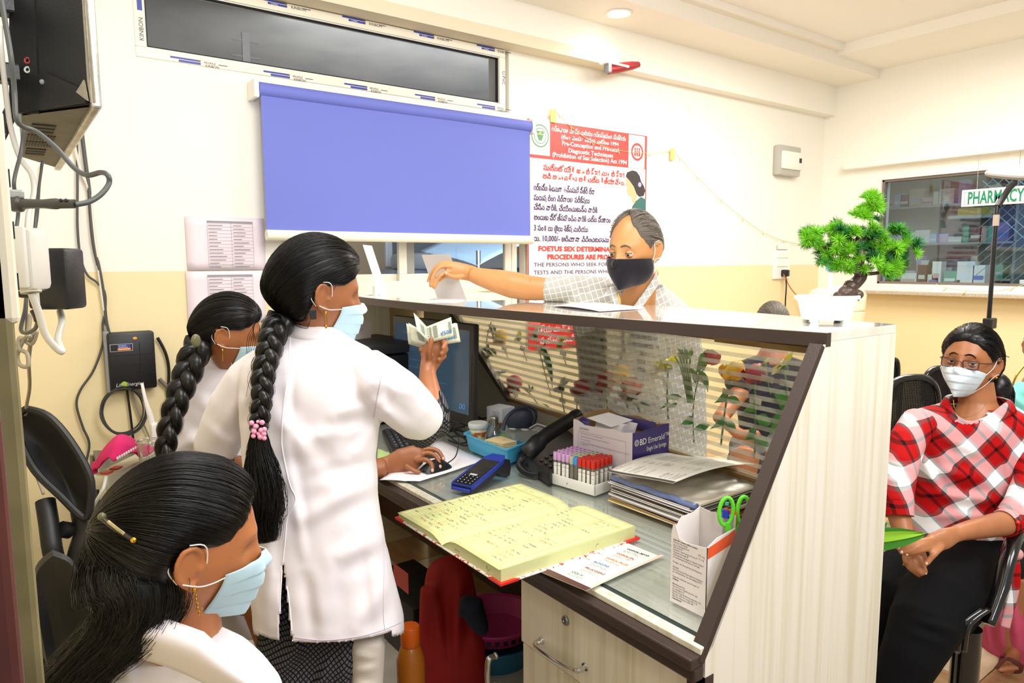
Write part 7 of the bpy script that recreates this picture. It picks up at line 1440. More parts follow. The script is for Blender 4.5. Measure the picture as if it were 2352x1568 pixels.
mb = MB(); [limb(mb, [(s_, 1040, 3.0, 62), (s_, 1200, 3.0, 54), (s_, 1375, 3.0, 42)]) for s_ in (1390, 1540)]; co, fs = fuse(mb, .012, 2); npmesh('trousers', co, fs, cloth('grey_trousers', '#5c5a56'), s4)
HT4 = [(0, 1.42), (.35, 1.25), (.75, .75), (1.05, .40), (1.25, .22), (1.4, .05), (1.5, .18), (1.68, .12), (1.86, -.2), (2.3, -.48), (PI, -.52)]
hs = hairshell(H4, HG, s4, .007, .004, HT4); strands('hair_strands', hairflow(H4, V((0, -.92, -.4)), 900, .009, .005, HT4, 21, K=8, jit=.005), .0009, hairm('hair_lightgrey', '#8a8176', .6), hs)
mask(H4, cloth('mask_black', '#17131a'), s4, tie=False, pleats=0, ztop=-.012, wid=1.46, puff=.010, jaw=.75); eyes(H4, s4, gaze=(0, -.35), shut=-.02)
# ---------------------------------------------------------------- seated woman in the red plaid shirt
SK5 = skin('skin_right', '#b0734a', '#a1653e')
s5 = person((P(2220, 1250, 2.2).x, P(2220, 1250, 2.2).y, 0), 'seated woman with glasses in a red and white plaid shirt', SK5, HB)
H5 = headmat(2226, 833, 2.2, PI + math.radians(41), math.radians(7), math.radians(-3), .94)
mb = MB(); headmb(mb, H5); limb(mb, [(2240, 880, 2.22, 38), (2245, 925, 2.22, 40), (2245, 965, 2.22, 62)], ratio=.85); bodyrings(mb, [(960, 2150, 2330), (1100, 2130, 2330), (1230, 2120, 2310)], 2.22, .5)
limb(mb, [(2062, 1150, 1.98, 26), (2066, 1190, 1.95, 24), (2076, 1225, 1.92, 21), (2090, 1255, 1.9, 19)]); limb(mb, [(2090, 1250, 1.9, 20), (2100, 1275, 1.89, 27), (2112, 1300, 1.88, 24)], ratio=.55)
for pts in ([(2085, 1285, 1.88), (2092, 1303, 1.86), (2104, 1316, 1.86), (2112, 1321, 1.86)], [(2100, 1290, 1.87), (2106, 1308, 1.85), (2118, 1318, 1.85)], [(2115, 1282, 1.87), (2121, 1300, 1.85), (2127, 1314, 1.85)], [(2078, 1275, 1.89), (2080, 1292, 1.87), (2092, 1308, 1.87)]): finger(mb, pts, .0074, .0060)
limb(mb, [(2340, 1195, 2.0, 30), (2300, 1203, 1.96, 28), (2250, 1212, 1.9, 24), (2205, 1222, 1.86, 19), (2190, 1228, 1.85, 18)]); limb(mb, [(2200, 1225, 1.85, 18), (2172, 1236, 1.83, 25), (2145, 1246, 1.83, 24), (2130, 1252, 1.83, 18)], ratio=.5)
for pts in ([(2145, 1238, 1.82), (2115, 1243, 1.81), (2088, 1252, 1.81), (2062, 1258, 1.82)], [(2145, 1245, 1.82), (2112, 1253, 1.80), (2088, 1264, 1.80), (2070, 1268, 1.81)], [(2150, 1254, 1.82), (2118, 1262, 1.80), (2096, 1268, 1.80), (2082, 1273, 1.81)], [(2162, 1256, 1.82), (2148, 1270, 1.80), (2136, 1284, 1.80), (2128, 1294, 1.80)]): finger(mb, pts, .0090, .0068)
co, fs = fuse(mb, .0042, 2); npmesh('body', co, fs, SK5, s5); NL = mat('nail_shiny', '#e0b9a0', .15)
for u, v, d in ((2064, 1258, 1.808), (2071, 1268, 1.798), (2083, 1273, 1.798), (2128, 1294, 1.79), (2126, 1316, 1.845)): nail(s5, u, v, d + .003, .0036, NL)
build('ring', MB().tube([P(2079 + 5 * math.cos(a), 1296 + 2 * math.sin(a), 1.86) for a in np.linspace(0, 2 * PI, 11)[:-1]], .0012, 5, closed=True), GOLD, s5)
def plaid(name, rot, sc=1.0):
    m = mat(name, '#c02028', .85, spec=.2); nt, b = nodes(m); tc = nt.nodes.new('ShaderNodeTexCoord'); mp = nt.nodes.new('ShaderNodeMapping'); mp.inputs['Rotation'].default_value = rot; nt.links.new(tc.outputs['Object'], mp.inputs[0]); sp_ = nt.nodes.new('ShaderNodeSeparateXYZ'); nt.links.new(mp.outputs[0], sp_.inputs[0]); cs = []
    for ax in 'XZ':
        a = nt.nodes.new('ShaderNodeMath'); a.operation = 'MULTIPLY'; a.inputs[1].default_value = 8.6 * sc; f = nt.nodes.new('ShaderNodeMath'); f.operation = 'FRACT'; nt.links.new(sp_.outputs[ax], a.inputs[0]); nt.links.new(a.outputs[0], f.inputs[0])
        cr = nt.nodes.new('ShaderNodeValToRGB'); cr.color_ramp.interpolation = 'CONSTANT'; el = cr.color_ramp.elements; el[0].position = 0; el[0].color = (1, 1, 1, 1); el[1].position = .24; el[1].color = (.28, .26, .26, 1)
        for p_, c_ in ((.30, (.60, .02, .025, 1)), (.56, (.08, .01, .015, 1)), (.64, (.62, .03, .035, 1)), (.84, (.28, .26, .26, 1)), (.92, (1, 1, 1, 1))): q = el.new(p_); q.color = c_
        nt.links.new(f.outputs[0], cr.inputs[0]); cs.append(cr)
    mx = nt.nodes.new('ShaderNodeMix'); mx.data_type = 'RGBA'; mx.inputs[0].default_value = .5; nt.links.new(cs[0].outputs[0], mx.inputs[6]); nt.links.new(cs[1].outputs[0], mx.inputs[7]); gm = nt.nodes.new('ShaderNodeGamma'); gm.inputs[1].default_value = 1.7; nt.links.new(mx.outputs[2], gm.inputs[0]); nt.links.new(gm.outputs[0], b.inputs['Base Color']); return m
PLD = plaid('plaid_diagonal', (.2, .785, .63)); PLS = plaid('plaid_straight', (.0, .15, .63))
mb = MB(); bodyrings(mb, [(930, 2170, 2325, 2.24, .7), (945, 2110, 2348), (970, 2082, 2372), (1010, 2082, 2372), (1060, 2090, 2368), (1120, 2094, 2355), (1170, 2090, 2338), (1215, 2092, 2325), (1245, 2098, 2325)], 2.2, .52); co, fs = fuse(mb, .0075, 3)
co = folds(co, [(2160, 1080, 2260, 1100, 14, .012), (2120, 1130, 2300, 1150, 12, .012), (2130, 1180, 2300, 1190, 12, .010), (2110, 1040, 2160, 1130, 12, .010), (2300, 1000, 2330, 1130, 12, .010), (2150, 1020, 2250, 1060, 14, -.008)]); u, v, z = project(co); fs = [f for f in fs if not (z[list(f)].mean() < 2.26 and ((u[list(f)].mean() - 2222) / 50) ** 2 + ((v[list(f)].mean() - 938) / 36) ** 2 < 1)]; npmesh('shirt', co, fs, PLD, s5).modifiers.new('solid', 'SOLIDIFY').thickness = .003
mb = MB(); limb(mb, [(2112, 968, 2.17, 38), (2080, 1020, 2.10, 40), (2066, 1080, 2.04, 38), (2060, 1130, 1.99, 36), (2060, 1165, 1.96, 36)]); co, fs = fuse(mb, .007, 2); npmesh('sleeve', folds(co, [(2040, 1060, 2090, 1075, 7, .008), (2035, 1100, 2090, 1110, 7, .008)]), fs, PLS, s5)
mb = MB(); limb(mb, [(2345, 975, 2.18, 42), (2372, 1040, 2.14, 42), (2375, 1110, 2.08, 42), (2350, 1165, 2.02, 40), (2322, 1195, 1.98, 36)]); co, fs = fuse(mb, .007, 2); npmesh('sleeve', folds(co, [(2330, 1120, 2380, 1130, 8, .008), (2310, 1150, 2380, 1165, 8, .008)]), fs, PLS, s5)
for (u, v, d, r_, ax_) in ((2060, 1170, 1.955, .043, (P(2066, 1200, 1.95) - P(2060, 1150, 1.97))), (2312, 1200, 1.97, .040, (P(2290, 1205, 1.95) - P(2322, 1195, 1.98)))):
    c = P(u, v, d); fm_ = ax_.to_track_quat('Z', 'Y').to_matrix().to_4x4(); build('cuff', MB().lathe([(r_ * .95, -.02), (r_, 0), (r_ * .96, .018), (r_ * .88, .016), (r_ * .86, -.01)], 24, M.Translation(c) @ fm_, cap=False), PLS, s5, smooth=True)
build('button', MB().ell(P(2338, 1200, 1.93), .006), mat('button_red', '#c4221f', .3), s5, smooth=True)
def col5(s, t):
    a = 2 * PI * s; c = P(2245, 928, 2.2); r1 = .078 + .026 * t; front = max(0, math.cos(a - 3.9)); return c + rt0 * math.cos(a) * r1 + fw0 * math.sin(a) * r1 * .9 + UP * (.016 - .028 * t + .012 * math.sin(PI * t) - .060 * front ** 2 * (1))
build('collar', MB().grid(col5, 40, 8), PLD, s5, smooth='all', solid=.004)
mb = MB(); bodyrings(mb, [(1215, 2110, 2318), (1260, 2105, 2322), (1310, 2110, 2300)], 2.2, .6)
limb(mb, [(2250, 1300, 2.18, 72), (2190, 1340, 2.06, 82), (2150, 1390, 1.96, 84), (2120, 1440, 1.9, 74), (2090, 1510, 1.88, 62), (2050, 1590, 1.88, 52), (2020, 1700, 1.9, 42), (2000, 1790, 1.92, 34)]); limb(mb, [(2150, 1275, 2.25, 60), (2080, 1320, 2.15, 64), (2035, 1370, 2.08, 60), (2020, 1440, 2.05, 52), (2015, 1568, 2.08, 42), (2010, 1700, 2.1, 34)])
co, fs = fuse(mb, .008, 3); npmesh('trousers', folds(co, [(2100, 1420, 2200, 1450, 10, .006), (2090, 1450, 2170, 1480, 10, .006), (2140, 1300, 2240, 1310, 12, .006)]), fs, BLK, s5)
HT5 = [(0, .64), (.5, .58), (.9, .40), (1.15, .24), (1.35, .10), (1.5, .14), (1.68, .08), (1.86, -.2), (2.2, -.7), (PI, -.75)]
hs = hairshell(H5, HB, s5, .014, .018, HT5); strands('hair_strands', hairflow(H5, V((0, -.85, -.6)), 900, .015, .018, HT5, 31, K=12, jit=.003), .0006, HB, hs); strands('hair_strands', bundle(catmull([P(2290, 880, 2.26), P(2302, 905, 2.27), P(2298, 930, 2.26)], 4), [.035] * 9, 400, 32, wob=.04), .0007, HB, hs)
build('hair_bun', MB().ell(P(2292, 895, 2.27), (.04, .04, .055)), HB, hs, smooth=True); build('hair_clip', MB().tube([P(2298, 812, 2.18), P(2318, 820, 2.18)], .002, 6), GREY, s5)
mask(H5, cloth('mask_pale', '#d5e4ea'), s5, tie=False, ztop=-.016, wid=1.12); eyes(H5, s5, gaze=(-.3, 0), shut=0)
gl_ = build('glasses', MB().tube([H5 @ V((-.010, .106, .0)), H5 @ V((0, .108, .004)), H5 @ V((.010, .106, .0))], .0014, 6), mat('frame_brown', '#4a2e28', .3), s5); FRM = bpy.data.materials['frame_brown']
for s_ in (-1, 1):
    q = [H5 @ V((s_ * x, .104 - .010 * (x > .04), z - .006)) for x, z in ((.010, .013), (.054, .015), (.053, -.012), (.014, -.013))]; build('lens_rim', MB().tube(rounded(q, .005), .0019, 6, closed=True), FRM, gl_, smooth=True); build('lens', MB().add(q, [(0, 1, 2, 3)]), glassmat('lens', (.95, .94, .98, 1), .2), gl_)
    build('temple', MB().tube([H5 @ V((s_ * .054, .096, .004)), H5 @ V((s_ * .070, .06, .006)), H5 @ V((s_ * .078, .0, .012))], .0018, 6), FRM, gl_)
e = H5 @ V((-.081, .002, -.036)); build('ear_stud', MB().ell(e - FW * .004, .0038, None, 10, 8), GOLD, s5, smooth=True)
build('necklace', MB().tube(catmull([P(2190, 918, 2.16), P(2194, 940, 2.145), P(2216, 958, 2.135), P(2250, 946, 2.14), P(2266, 922, 2.15)], 6), .0005, 5), GOLD, s5)
# knotted tie ribbon hanging by the armrest
build('tie_ribbon', MB().tube(catmull([P(2325, 1270, 1.95), P(2332, 1300, 1.94), P(2330, 1350, 1.94), P(2315, 1410, 1.95), P(2308, 1440, 1.95)], 5), .014, 8, flat=.35), PLS, s5, smooth='all'); build('tie_knot', MB().ell(P(2335, 1272, 1.94), (.02, .016, .016)), PLS, s5, smooth=True)
# ---------------------------------------------------------------- sari woman at the right edge, older person behind the counter
TQ = cloth('turquoise_cloth', '#7fd0c4'); s6 = person((P(2400, 1200, 2.9).x, P(2400, 1200, 2.9).y, 0), 'seated woman in a turquoise and pink sari at the right edge', SK5, HB)
H6 = headmat(2408, 800, 2.9, PI + math.radians(55), 0, 0, 1.0); mb = MB(); headmb(mb, H6); limb(mb, [(2400, 850, 2.93, 30), (2395, 900, 2.94, 50)]); bodyrings(mb, [(905, 2330, 2470), (1200, 2330, 2480)], 2.95, .5)
for u_ in (2318, 2482): limb(mb, [(u_, 940, 2.93, 26), (u_ - 4, 1060, 2.88, 22), (u_ + (20 if u_ < 2400 else -20), 1160, 2.72, 19), (2385 + (u_ - 2400) * .2, 1205, 2.58, 15), (2390 + (u_ - 2400) * .1, 1215, 2.52, 18)])
for u in (2318, 2400): limb(mb, [(u + 30, 1250, 2.9, 45), (u + 10, 1350, 2.65, 38), (u + 8, 1500, 2.62, 24)]); limb(mb, [(u + 12, 1505, 2.60, 22), (u + 4, 1522, 2.5, 22), (u - 4, 1533, 2.44, 20)], ratio=.6); [mb.ell(P(u - 22 + 9 * k, 1537 - k, 2.42 - .0 * k), (.010, .012, .009)) for k in range(5)]
co, fs = fuse(mb, .006, 2); npmesh('body', co, fs, SK5, s6)
mb = MB(); bodyrings(mb, [(880, 2345, 2450, 2.92, .8), (900, 2315, 2480), (950, 2298, 2500), (1050, 2305, 2500), (1200, 2300, 2500)], 2.93, .5); bodyrings(mb, [(1180, 2300, 2520, 2.9, .6), (1260, 2275, 2520, 2.8, .8), (1330, 2262, 2520, 2.74, .9), (1400, 2255, 2530, 2.72, .9), (1490, 2250, 2540, 2.72, .9)], 2.8, .8)
co, fs = fuse(mb, .012, 3); co = folds(co, [(2300, 920, 2352, 1000, 10, .015), (2310, 900, 2400, 960, 8, .012), (2290, 1250, 2300, 1480, 10, .02), (2325, 1280, 2335, 1490, 10, .02), (2262, 1380, 2270, 1490, 8, .015)]); m_ = mat('sari', '#7fd0c4', .8, spec=.2); nt, b = nodes(m_)
g = nt.nodes.new('ShaderNodeNewGeometry'); sx = nt.nodes.new('ShaderNodeSeparateXYZ'); nz = nt.nodes.new('ShaderNodeTexNoise'); nz.inputs['Scale'].default_value = 26; ad_ = nt.nodes.new('ShaderNodeMath'); ad_.operation = 'MULTIPLY_ADD'; ad_.inputs[1].default_value = .06; lt = nt.nodes.new('ShaderNodeMath'); lt.operation = 'LESS_THAN'; lt.inputs[1].default_value = P(2300, 1400, 2.45).z; mx = nt.nodes.new('ShaderNodeMix'); mx.data_type = 'RGBA'; mx.inputs[6].default_value = rgb('#7fd0c4'); mx.inputs[7].default_value = rgb('#c9536e')
nt.links.new(g.outputs['Position'], sx.inputs[0]); nt.links.new(nz.outputs[0], ad_.inputs[0]); nt.links.new(sx.outputs['Z'], ad_.inputs[2]); nt.links.new(ad_.outputs[0], lt.inputs[0]); nt.links.new(lt.outputs[0], mx.inputs[0]); nt.links.new(mx.outputs[2], b.inputs['Base Color']); npmesh('sari', co, fs, m_, s6)
hairshell(H6, HB, s6, .012, .02, HT5); mask(H6, cloth('mask_white', '#eceeec'), s6, tie=False); build('necklace', MB().tube(catmull([P(2352, 840, 2.8), P(2335, 862, 2.78), P(2326, 885, 2.78)], 4), .004, 6), GOLD, s6)
for u in (2318, 2400): q = [onz(u - 32, 1545, .001), onz(u + 30, 1552, .001), onz(u + 40, 1500, .001), onz(u - 14, 1500, .001)]; sn = build('sandal', MB().rings([rounded(q, .03), [p + V((0, 0, .018)) for p in rounded(q, .03)]]), mat('sandal_maroon', '#5c2622', .5), s6, smooth=True); build('strap', MB().tube(catmull([P(u - 30, 1535, 2.42), P(u - 5, 1512, 2.40), P(u + 28, 1530, 2.44)], 4), .008, 8, flat=.4), bpy.data.materials['sandal_maroon'], sn, smooth=True)
s7 = person((P(1775, 950, 3.5).x, P(1775, 950, 3.5).y, 0), 'grey-haired person seated low behind the ledge end, only the head top showing', SK5, HG)
H7 = headmat(1775, 752, 3.5, PI + math.radians(80), math.radians(-12), 0, 1.0); mb = MB(); headmb(mb, H7); limb(mb, [(1775, 795, 3.52, 24), (1775, 825, 3.54, 40)]); bodyrings(mb, [(840, 1725, 1825), (1000, 1720, 1840)], 3.55, .5)
limb(mb, [(1700, 900, 3.45, 22), (1655, 960, 3.3, 19), (1700, 1000, 3.2, 16), (1740, 1005, 3.15, 18)]); limb(mb, [(1840, 900, 3.5, 22), (1850, 970, 3.35, 19), (1790, 1005, 3.2, 16)])
for u in (1720, 1800): limb(mb, [(u, 1030, 3.4, 40), (u - 10, 1050, 3.0, 34), (u - 10, 1250, 3.0, 22), (u - 10, 1370, 3.0, 20)])
co, fs = fuse(mb, .007, 2); npmesh('body', co, fs, SK5, s7); mb = MB(); bodyrings(mb, [(815, 1745, 1808, 3.53, .8), (830, 1700, 1850), (900, 1690, 1860), (1000, 1700, 1860), (1050, 1690, 1860, 3.4, .8)], 3.55, .5); limb(mb, [(1715, 850, 3.5, 34), (1690, 890, 3.45, 30)]); [limb(mb, [(u, 1030, 3.4, 46), (u - 10, 1055, 3.02, 40), (u - 10, 1250, 3.0, 36)]) for u in (1720, 1800)]
co, fs = fuse(mb, .012, 3); npmesh('dark_dress', co, fs, cloth('navy_dress', '#23232c'), s7); hs = hairshell(H7, HG, s7, .012, .012, HT2); strands('hair_strands', hairflow(H7, V((0, -.9, -.4)), 500, .012, .012, HT2, 41, K=10, jit=.003), .001, bpy.data.materials['hair_lightgrey'], hs); eyes(H7, s7)
# ---------------------------------------------------------------- flowers taped to the public side of the glass
STEM = mat('stem_green', '#4f7a3a', .5); LEAFM = mat('leaf_green', '#357a30', .45, col2='#5aa046', nscale=30); TAPC = glassmat('tape_clear', (.9, .9, .86, 1), .2, frost=.4); SEP = mat('sepal', '#4f6a34', .5)
PM = {'red': mat('petal_red', '#c41c34', .5, col2='#98142a', nscale=40), 'yellow': mat('petal_yellow', '#ffd21c', .5, col2='#f0ac18', nscale=30), 'lemon': mat('petal_lemon', '#f6ee3c', .5), 'white': mat('petal_white', '#eef0e2', .5)}
def onf(u, v, off=.008): d = ray(u, v); t = (1.715 - .085 + off) / (d.x - .1 * d.y); return EYE + d * t
GN = V((1, -.1, 0)).normalized(); GYv = V((-.1, -1, 0)).normalized()
def leaf(par, a, b, w, m=LEAFM, bend=.01):
    t = (b - a); sd = t.normalized().cross(GN); build('leaf', MB().grid(lambda s, q: a.lerp(b, q) + sd * w * (s - .5) * 2 * math.sin(PI * min(.98, q ** .8 + .02)) * (1 - .3 * q) + GN * (bend * math.sin(PI * q) + .004 * abs(s - .5)), 4, 8), m, par, smooth='all')
ORD = ''
def flower(kind, col, u, v, r, path, leaves, label):
    c = onf(u, v, .040); o = empty('flower', onf(*path[-1]), label, 'flower', 'flowers taped behind the glass'); R_ = 1.3 * r * dep(c) / F
    pts = catmull([c] + [onf(*p) for p in path], 5); build('stem', MB().tube(pts, .0022 if r < 20 else .003, 7), STEM, o, smooth=True)
    d0 = (c - pts[3]).normalized(); s0 = d0.cross(GN).normalized(); g = random.Random(int(u)); m = PM[col]
    if kind == 'rose':
        for k in range(13):
            ring = k // 5; a = k * 2.4; rr0 = R_ * (1 - .25 * ring); dv = (s0 * math.cos(a) + GN * math.sin(a) * .75)
            build('petal', MB().grid(lambda s, t: c + d0 * (R_ * (1.15 * t - .55)) + (dv * math.cos((s - .5) * 1.9) + dv.cross(d0) * math.sin((s - .5) * 1.9)) * rr0 * (.25 + .62 * math.sin(PI * min(1, t * .8 + .08))) + dv * rr0 * .22 * t ** 3, 5, 5), m, o, smooth='all')
    else:
        n1 = 20 if kind == 'daisy' else 34
        for k in range(n1):
            a = k * 2.399; tl = g.uniform(-.3, .8) if kind == 'mum' else g.uniform(-.15, .25); dv = s0 * math.cos(a) + GN * math.sin(a) * .5 + d0 * math.sin(a) * .35; dv = (dv + d0 * tl).normalized(); L_ = R_ * g.uniform(.75, 1.05); sw = dv.cross(d0).normalized() * R_ * .19
            b = c + dv * L_; build('petal', MB().add([c + sw * .4, c + dv * L_ * .6 + sw + GN * .002, b + d0 * .001, c + dv * L_ * .6 - sw, c - sw * .4], [(0, 1, 2, 3, 4)]), m, o)
    build('calyx', MB().ell(c - d0 * R_ * .35, (R_ * .28,) * 3, None, 10, 6), SEP, o, smooth=True)
    for (a, b, w) in leaves: leaf(o, onf(*a), onf(*b), w)
    q = onf(*path[0], .003); build('tape_piece', MB().box((-.0005, -.02, -.009), (.0005, .02, .009), M.Translation(q) @ M.Rotation(.1, 4, 'X')), TAPC, o)
for f in (
 ('rose', 'yellow', 1149, 777, 17, [(1158, 800), (1167, 823)], [], 'dull yellow rose at the top left of the glass'),
 ('mum', 'lemon', 1191, 775, 13, [(1200, 800), (1210, 829)], [], 'small lemon bloom right of the top left yellow rose'),
 ('mum', 'white', 1229, 768, 15, [(1237, 800), (1250, 850), (1266, 912)], [((1245, 795), (1268, 892), .028), ((1240, 810), (1252, 770), .008)], 'white bloom with one big dark leaf before the red poster foot'),
 ('daisy', 'lemon', 1286, 787, 17, [(1293, 812), (1300, 838)], [], 'lemon daisy just right of the big dark leaf'),
 ('mum', 'white', 1381, 778, 10, [(1388, 810), (1396, 848)], [], 'tiny white bud high on a thin bare stem'),
 ('mum', 'white', 1150, 855, 14, [(1140, 870), (1158, 898)], [((1122, 745), (1132, 790), .014), ((1105, 800), (1135, 820), .012)], 'white bloom above the leftmost red rose'),
 ('rose', 'red', 1180, 884, 20, [(1184, 905), (1182, 929)], [], 'leftmost red rose on the glass'),
 ('mum', 'white', 1289, 887, 20, [(1292, 920), (1299, 961)], [((1262, 940), (1240, 925), .005)], 'large shaggy white bloom low in the middle of the glass'),
 ('rose', 'red', 1331, 895, 21, [(1326, 920), (1325, 956)], [((1326, 905), (1312, 890), .006)], 'red rose right of the shaggy white bloom'),
 ('rose', 'red', 1391, 880, 25, [(1393, 905), (1395, 940)], [((1395, 900), (1378, 880), .008)], 'pinkish red rose above the open carton'),
 ('rose', 'yellow', 1427, 860, 19, [(1434, 890), (1443, 946)], [], 'bright yellow bloom in front of two red roses'),
 ('rose', 'red', 1449, 896, 27, [(1462, 925), (1470, 948)], [((1462, 925), (1500, 945), .012), ((1450, 920), (1420, 905), .012)], 'widest red rose, right of the bright yellow bloom'),
 ('mum', 'lemon', 1536, 835, 27, [(1533, 880), (1533, 925), (1535, 962)], [((1530, 912), (1566, 912), .012), ((1533, 935), (1555, 925), .008), ((1530, 925), (1512, 940), .006)], 'large lemon double bloom at mid glass'),
 ('rose', 'red', 1633, 822, 19, [(1605, 870), (1592, 940), (1594, 1016)], [((1615, 810), (1595, 860), .020), ((1603, 850), (1625, 900), .018), ((1598, 880), (1580, 840), .016), ((1592, 960), (1560, 975), .016), ((1594, 985), (1630, 975), .014)], 'red rose on a tall leafy stem at mid right'),
 ('rose', 'yellow', 1681, 855, 27, [(1672, 900), (1663, 960), (1656, 1022)], [((1670, 905), (1640, 925), .016), ((1668, 915), (1700, 925), .014), ((1664, 960), (1630, 985), .014), ((1662, 970), (1690, 985), .014)], 'big golden rose on a tall stem right of the red one'),
 ('rose', 'red', 1732, 862, 26, [(1735, 920), (1735, 980), (1733, 1052)], [((1735, 930), (1705, 945), .018), ((1735, 960), (1770, 975), .022), ((1734, 990), (1710, 1010), .022), ((1735, 1010), (1765, 1025), .020)], 'red rose between the golden rose and lemon daisies'),
 ('daisy', 'lemon', 1798, 835, 31, [(1806, 880), (1812, 930)], [((1778, 905), (1815, 925), .024), ((1785, 900), (1800, 960), .018), ((1790, 950), (1765, 1000), .022), ((1800, 960), (1775, 1040), .024)], 'lemon daisy cluster at the far right of the glass'),
 ('daisy', 'lemon', 1755, 836, 16, [(1762, 870), (1770, 905)], [], 'small lemon daisy half hidden behind a red rose')): flower(*f)
o = empty('leafy_stem', onf(1234, 926), 'short rose-leaf sprig taped below the leftmost rose', 'sprig', 'leaf sprigs taped behind the glass'); build('stem', MB().tube([onf(1205, 893), onf(1218, 905), onf(1235, 927)], .003, 7), STEM, o)
for a, b in (((1212, 900), (1192, 888)), ((1212, 898), (1210, 880)), ((1214, 900), (1222, 884))): leaf(o, onf(*a), onf(*b), .010)
o = empty('leafy_stem', onf(1592, 925), 'bunch of upright green stalks right of the lemon bloom', 'sprig', 'leaf sprigs taped behind the glass')
for du in (-18, -10, -2, 8, 18): build('stem', MB().tube(catmull([onf(1568 + du * 1.0, 800 + abs(du)), onf(1575 + du * .5, 850), onf(1586 + du * .3, 925)], 5), .0034, 6), STEM, o, smooth=True)
for a, b in (((1570, 830), (1552, 797)), ((1575, 825), (1588, 795)), ((1572, 822), (1566, 793))): leaf(o, onf(*a), onf(*b), .012)
o = empty('leafy_stem', onf(1122, 826), 'long leafy stem at the left slant of the glass', 'sprig', 'leaf sprigs taped behind the glass'); build('stem', MB().tube(catmull([onf(1128, 740), onf(1118, 780), onf(1122, 826), onf(1158, 896)], 5), .003, 7), STEM, o)
for a, b in (((1122, 790), (1108, 805)), ((1124, 810), (1110, 822)), ((1124, 800), (1140, 818)), ((1128, 745), (1136, 770))): leaf(o, onf(*a), onf(*b), .014)
# ---------------------------------------------------------------- bonsai
bo = empty('bonsai_plant', (1.655, .935, 1.3472), 'artificial bonsai pine with bright green needles in a white pot on the ledge', 'plant'); T = M.Translation((1.655, .935, 1.3472)) @ M.Rotation(-yaw, 4, 'Z') @ M.Diagonal((1.12, .85, 1, 1)); PW_ = mat('pot_white', '#f6f6f4', .3)
pot = build('pot', MB().lathe([(.001, .008), (.050, .008), (.053, .012), (.062, .052), (.066, .058), (.070, .060), (.070, .067), (.064, .068), (.058, .058), (.001, .056)], 40, T), PW_, bo, smooth=True)
for a in (.6, 2.5, 3.8, 5.6): build('foot', MB().cyl(T @ V((.042 * math.cos(a), .042 * math.sin(a), 0)), T @ V((.045 * math.cos(a), .045 * math.sin(a), .010)), .010, 10, .012), PW_, pot, smooth=True)
BARK = mat('bark', '#3b2c26', .35, col2='#5c463a', nscale=40, bump=.8, bscale=60, bdist=.004); db_ = dep((1.655, .935, 1.42)); BP = lambda u, v, dz=0: P(u, v, db_ + dz)
build('trunk', MB().tube(catmull([BP(1945, 690), BP(1948, 665), BP(1965, 650, .01), BP(1978, 632, .01), BP(1968, 615, 0), BP(1975, 590, -.01), BP(1970, 560, 0), BP(1985, 530, 0)], 5), [.030, .026, .022, .020, .018, .016, .017, .019] + [.015] * 10 + [.013] * 10 + [.010] * 7 + [.006], 12), BARK, bo, smooth='all')
build('root_rock', MB().ell(BP(1948, 672), (.030, .022, .020)).ell(BP(1930, 678), (.018, .016, .011)).ell(BP(1968, 676, .0), (.016, .016, .013)), BARK, bo, smooth=True)
for pts in ([(1972, 600), (1940, 590), (1915, 575), (1880, 560)], [(1972, 610), (1950, 600), (1930, 590)], [(1975, 592), (2000, 585), (2040, 580), (2080, 560)], [(1972, 625), (2000, 628), (2040, 622)], [(1978, 560), (2000, 530), (2000, 490)], [(1976, 565), (1940, 540), (1900, 520)]): build('branch', MB().tube(catmull([BP(*p) for p in pts], 4), .005, 8), BARK, bo, smooth=True)
NG = [mat('needle_%s' % n_, c_, .45, col2=d_, nscale=30) for n_, c_, d_ in (('bright', '#8fd42a', '#6fbe26'), ('mid', '#4fa32c', '#3b8a2a'), ('dark', '#1f6a30', '#2d7d34'))]
g = random.Random(9); tufts = []
for k in range(3):
    mb = MB()
    for j in range(120):
        a, e_ = g.uniform(0, 2 * PI), math.asin(g.uniform(-.25, 1)); d = V((math.cos(a) * math.cos(e_), math.sin(a) * math.cos(e_), math.sin(e_))); L_ = g.uniform(.019, .027); sd = d.orthogonal().normalized() * .0008; sd = Q(d, g.uniform(0, 6)) @ sd; mb.add([sd, -sd, d * L_ * .7 - sd * .7, d * L_, d * L_ * .7 + sd * .7], [(0, 1, 2, 3, 4)])
    t0_ = npmesh('needle_tuft', np.array([tuple(q) for q in mb.v]), mb.f, NG[k], None, smooth=False); tufts.append(t0_.data); bpy.data.objects.remove(t0_)
bl = [(1998, 470, 24, 24), (1990, 515, 45, 30), (1930, 560, 70, 38), (1890, 565, 40, 40), (2030, 560, 60, 45), (2080, 580, 35, 32), (2020, 600, 60, 30), (1865, 545, 22, 20), (1940, 530, 30, 22), (1940, 610, 25, 18), (2045, 620, 25, 18), (1985, 560, 60, 35)]
inv = wm(bo).inverted(); n_t = 0
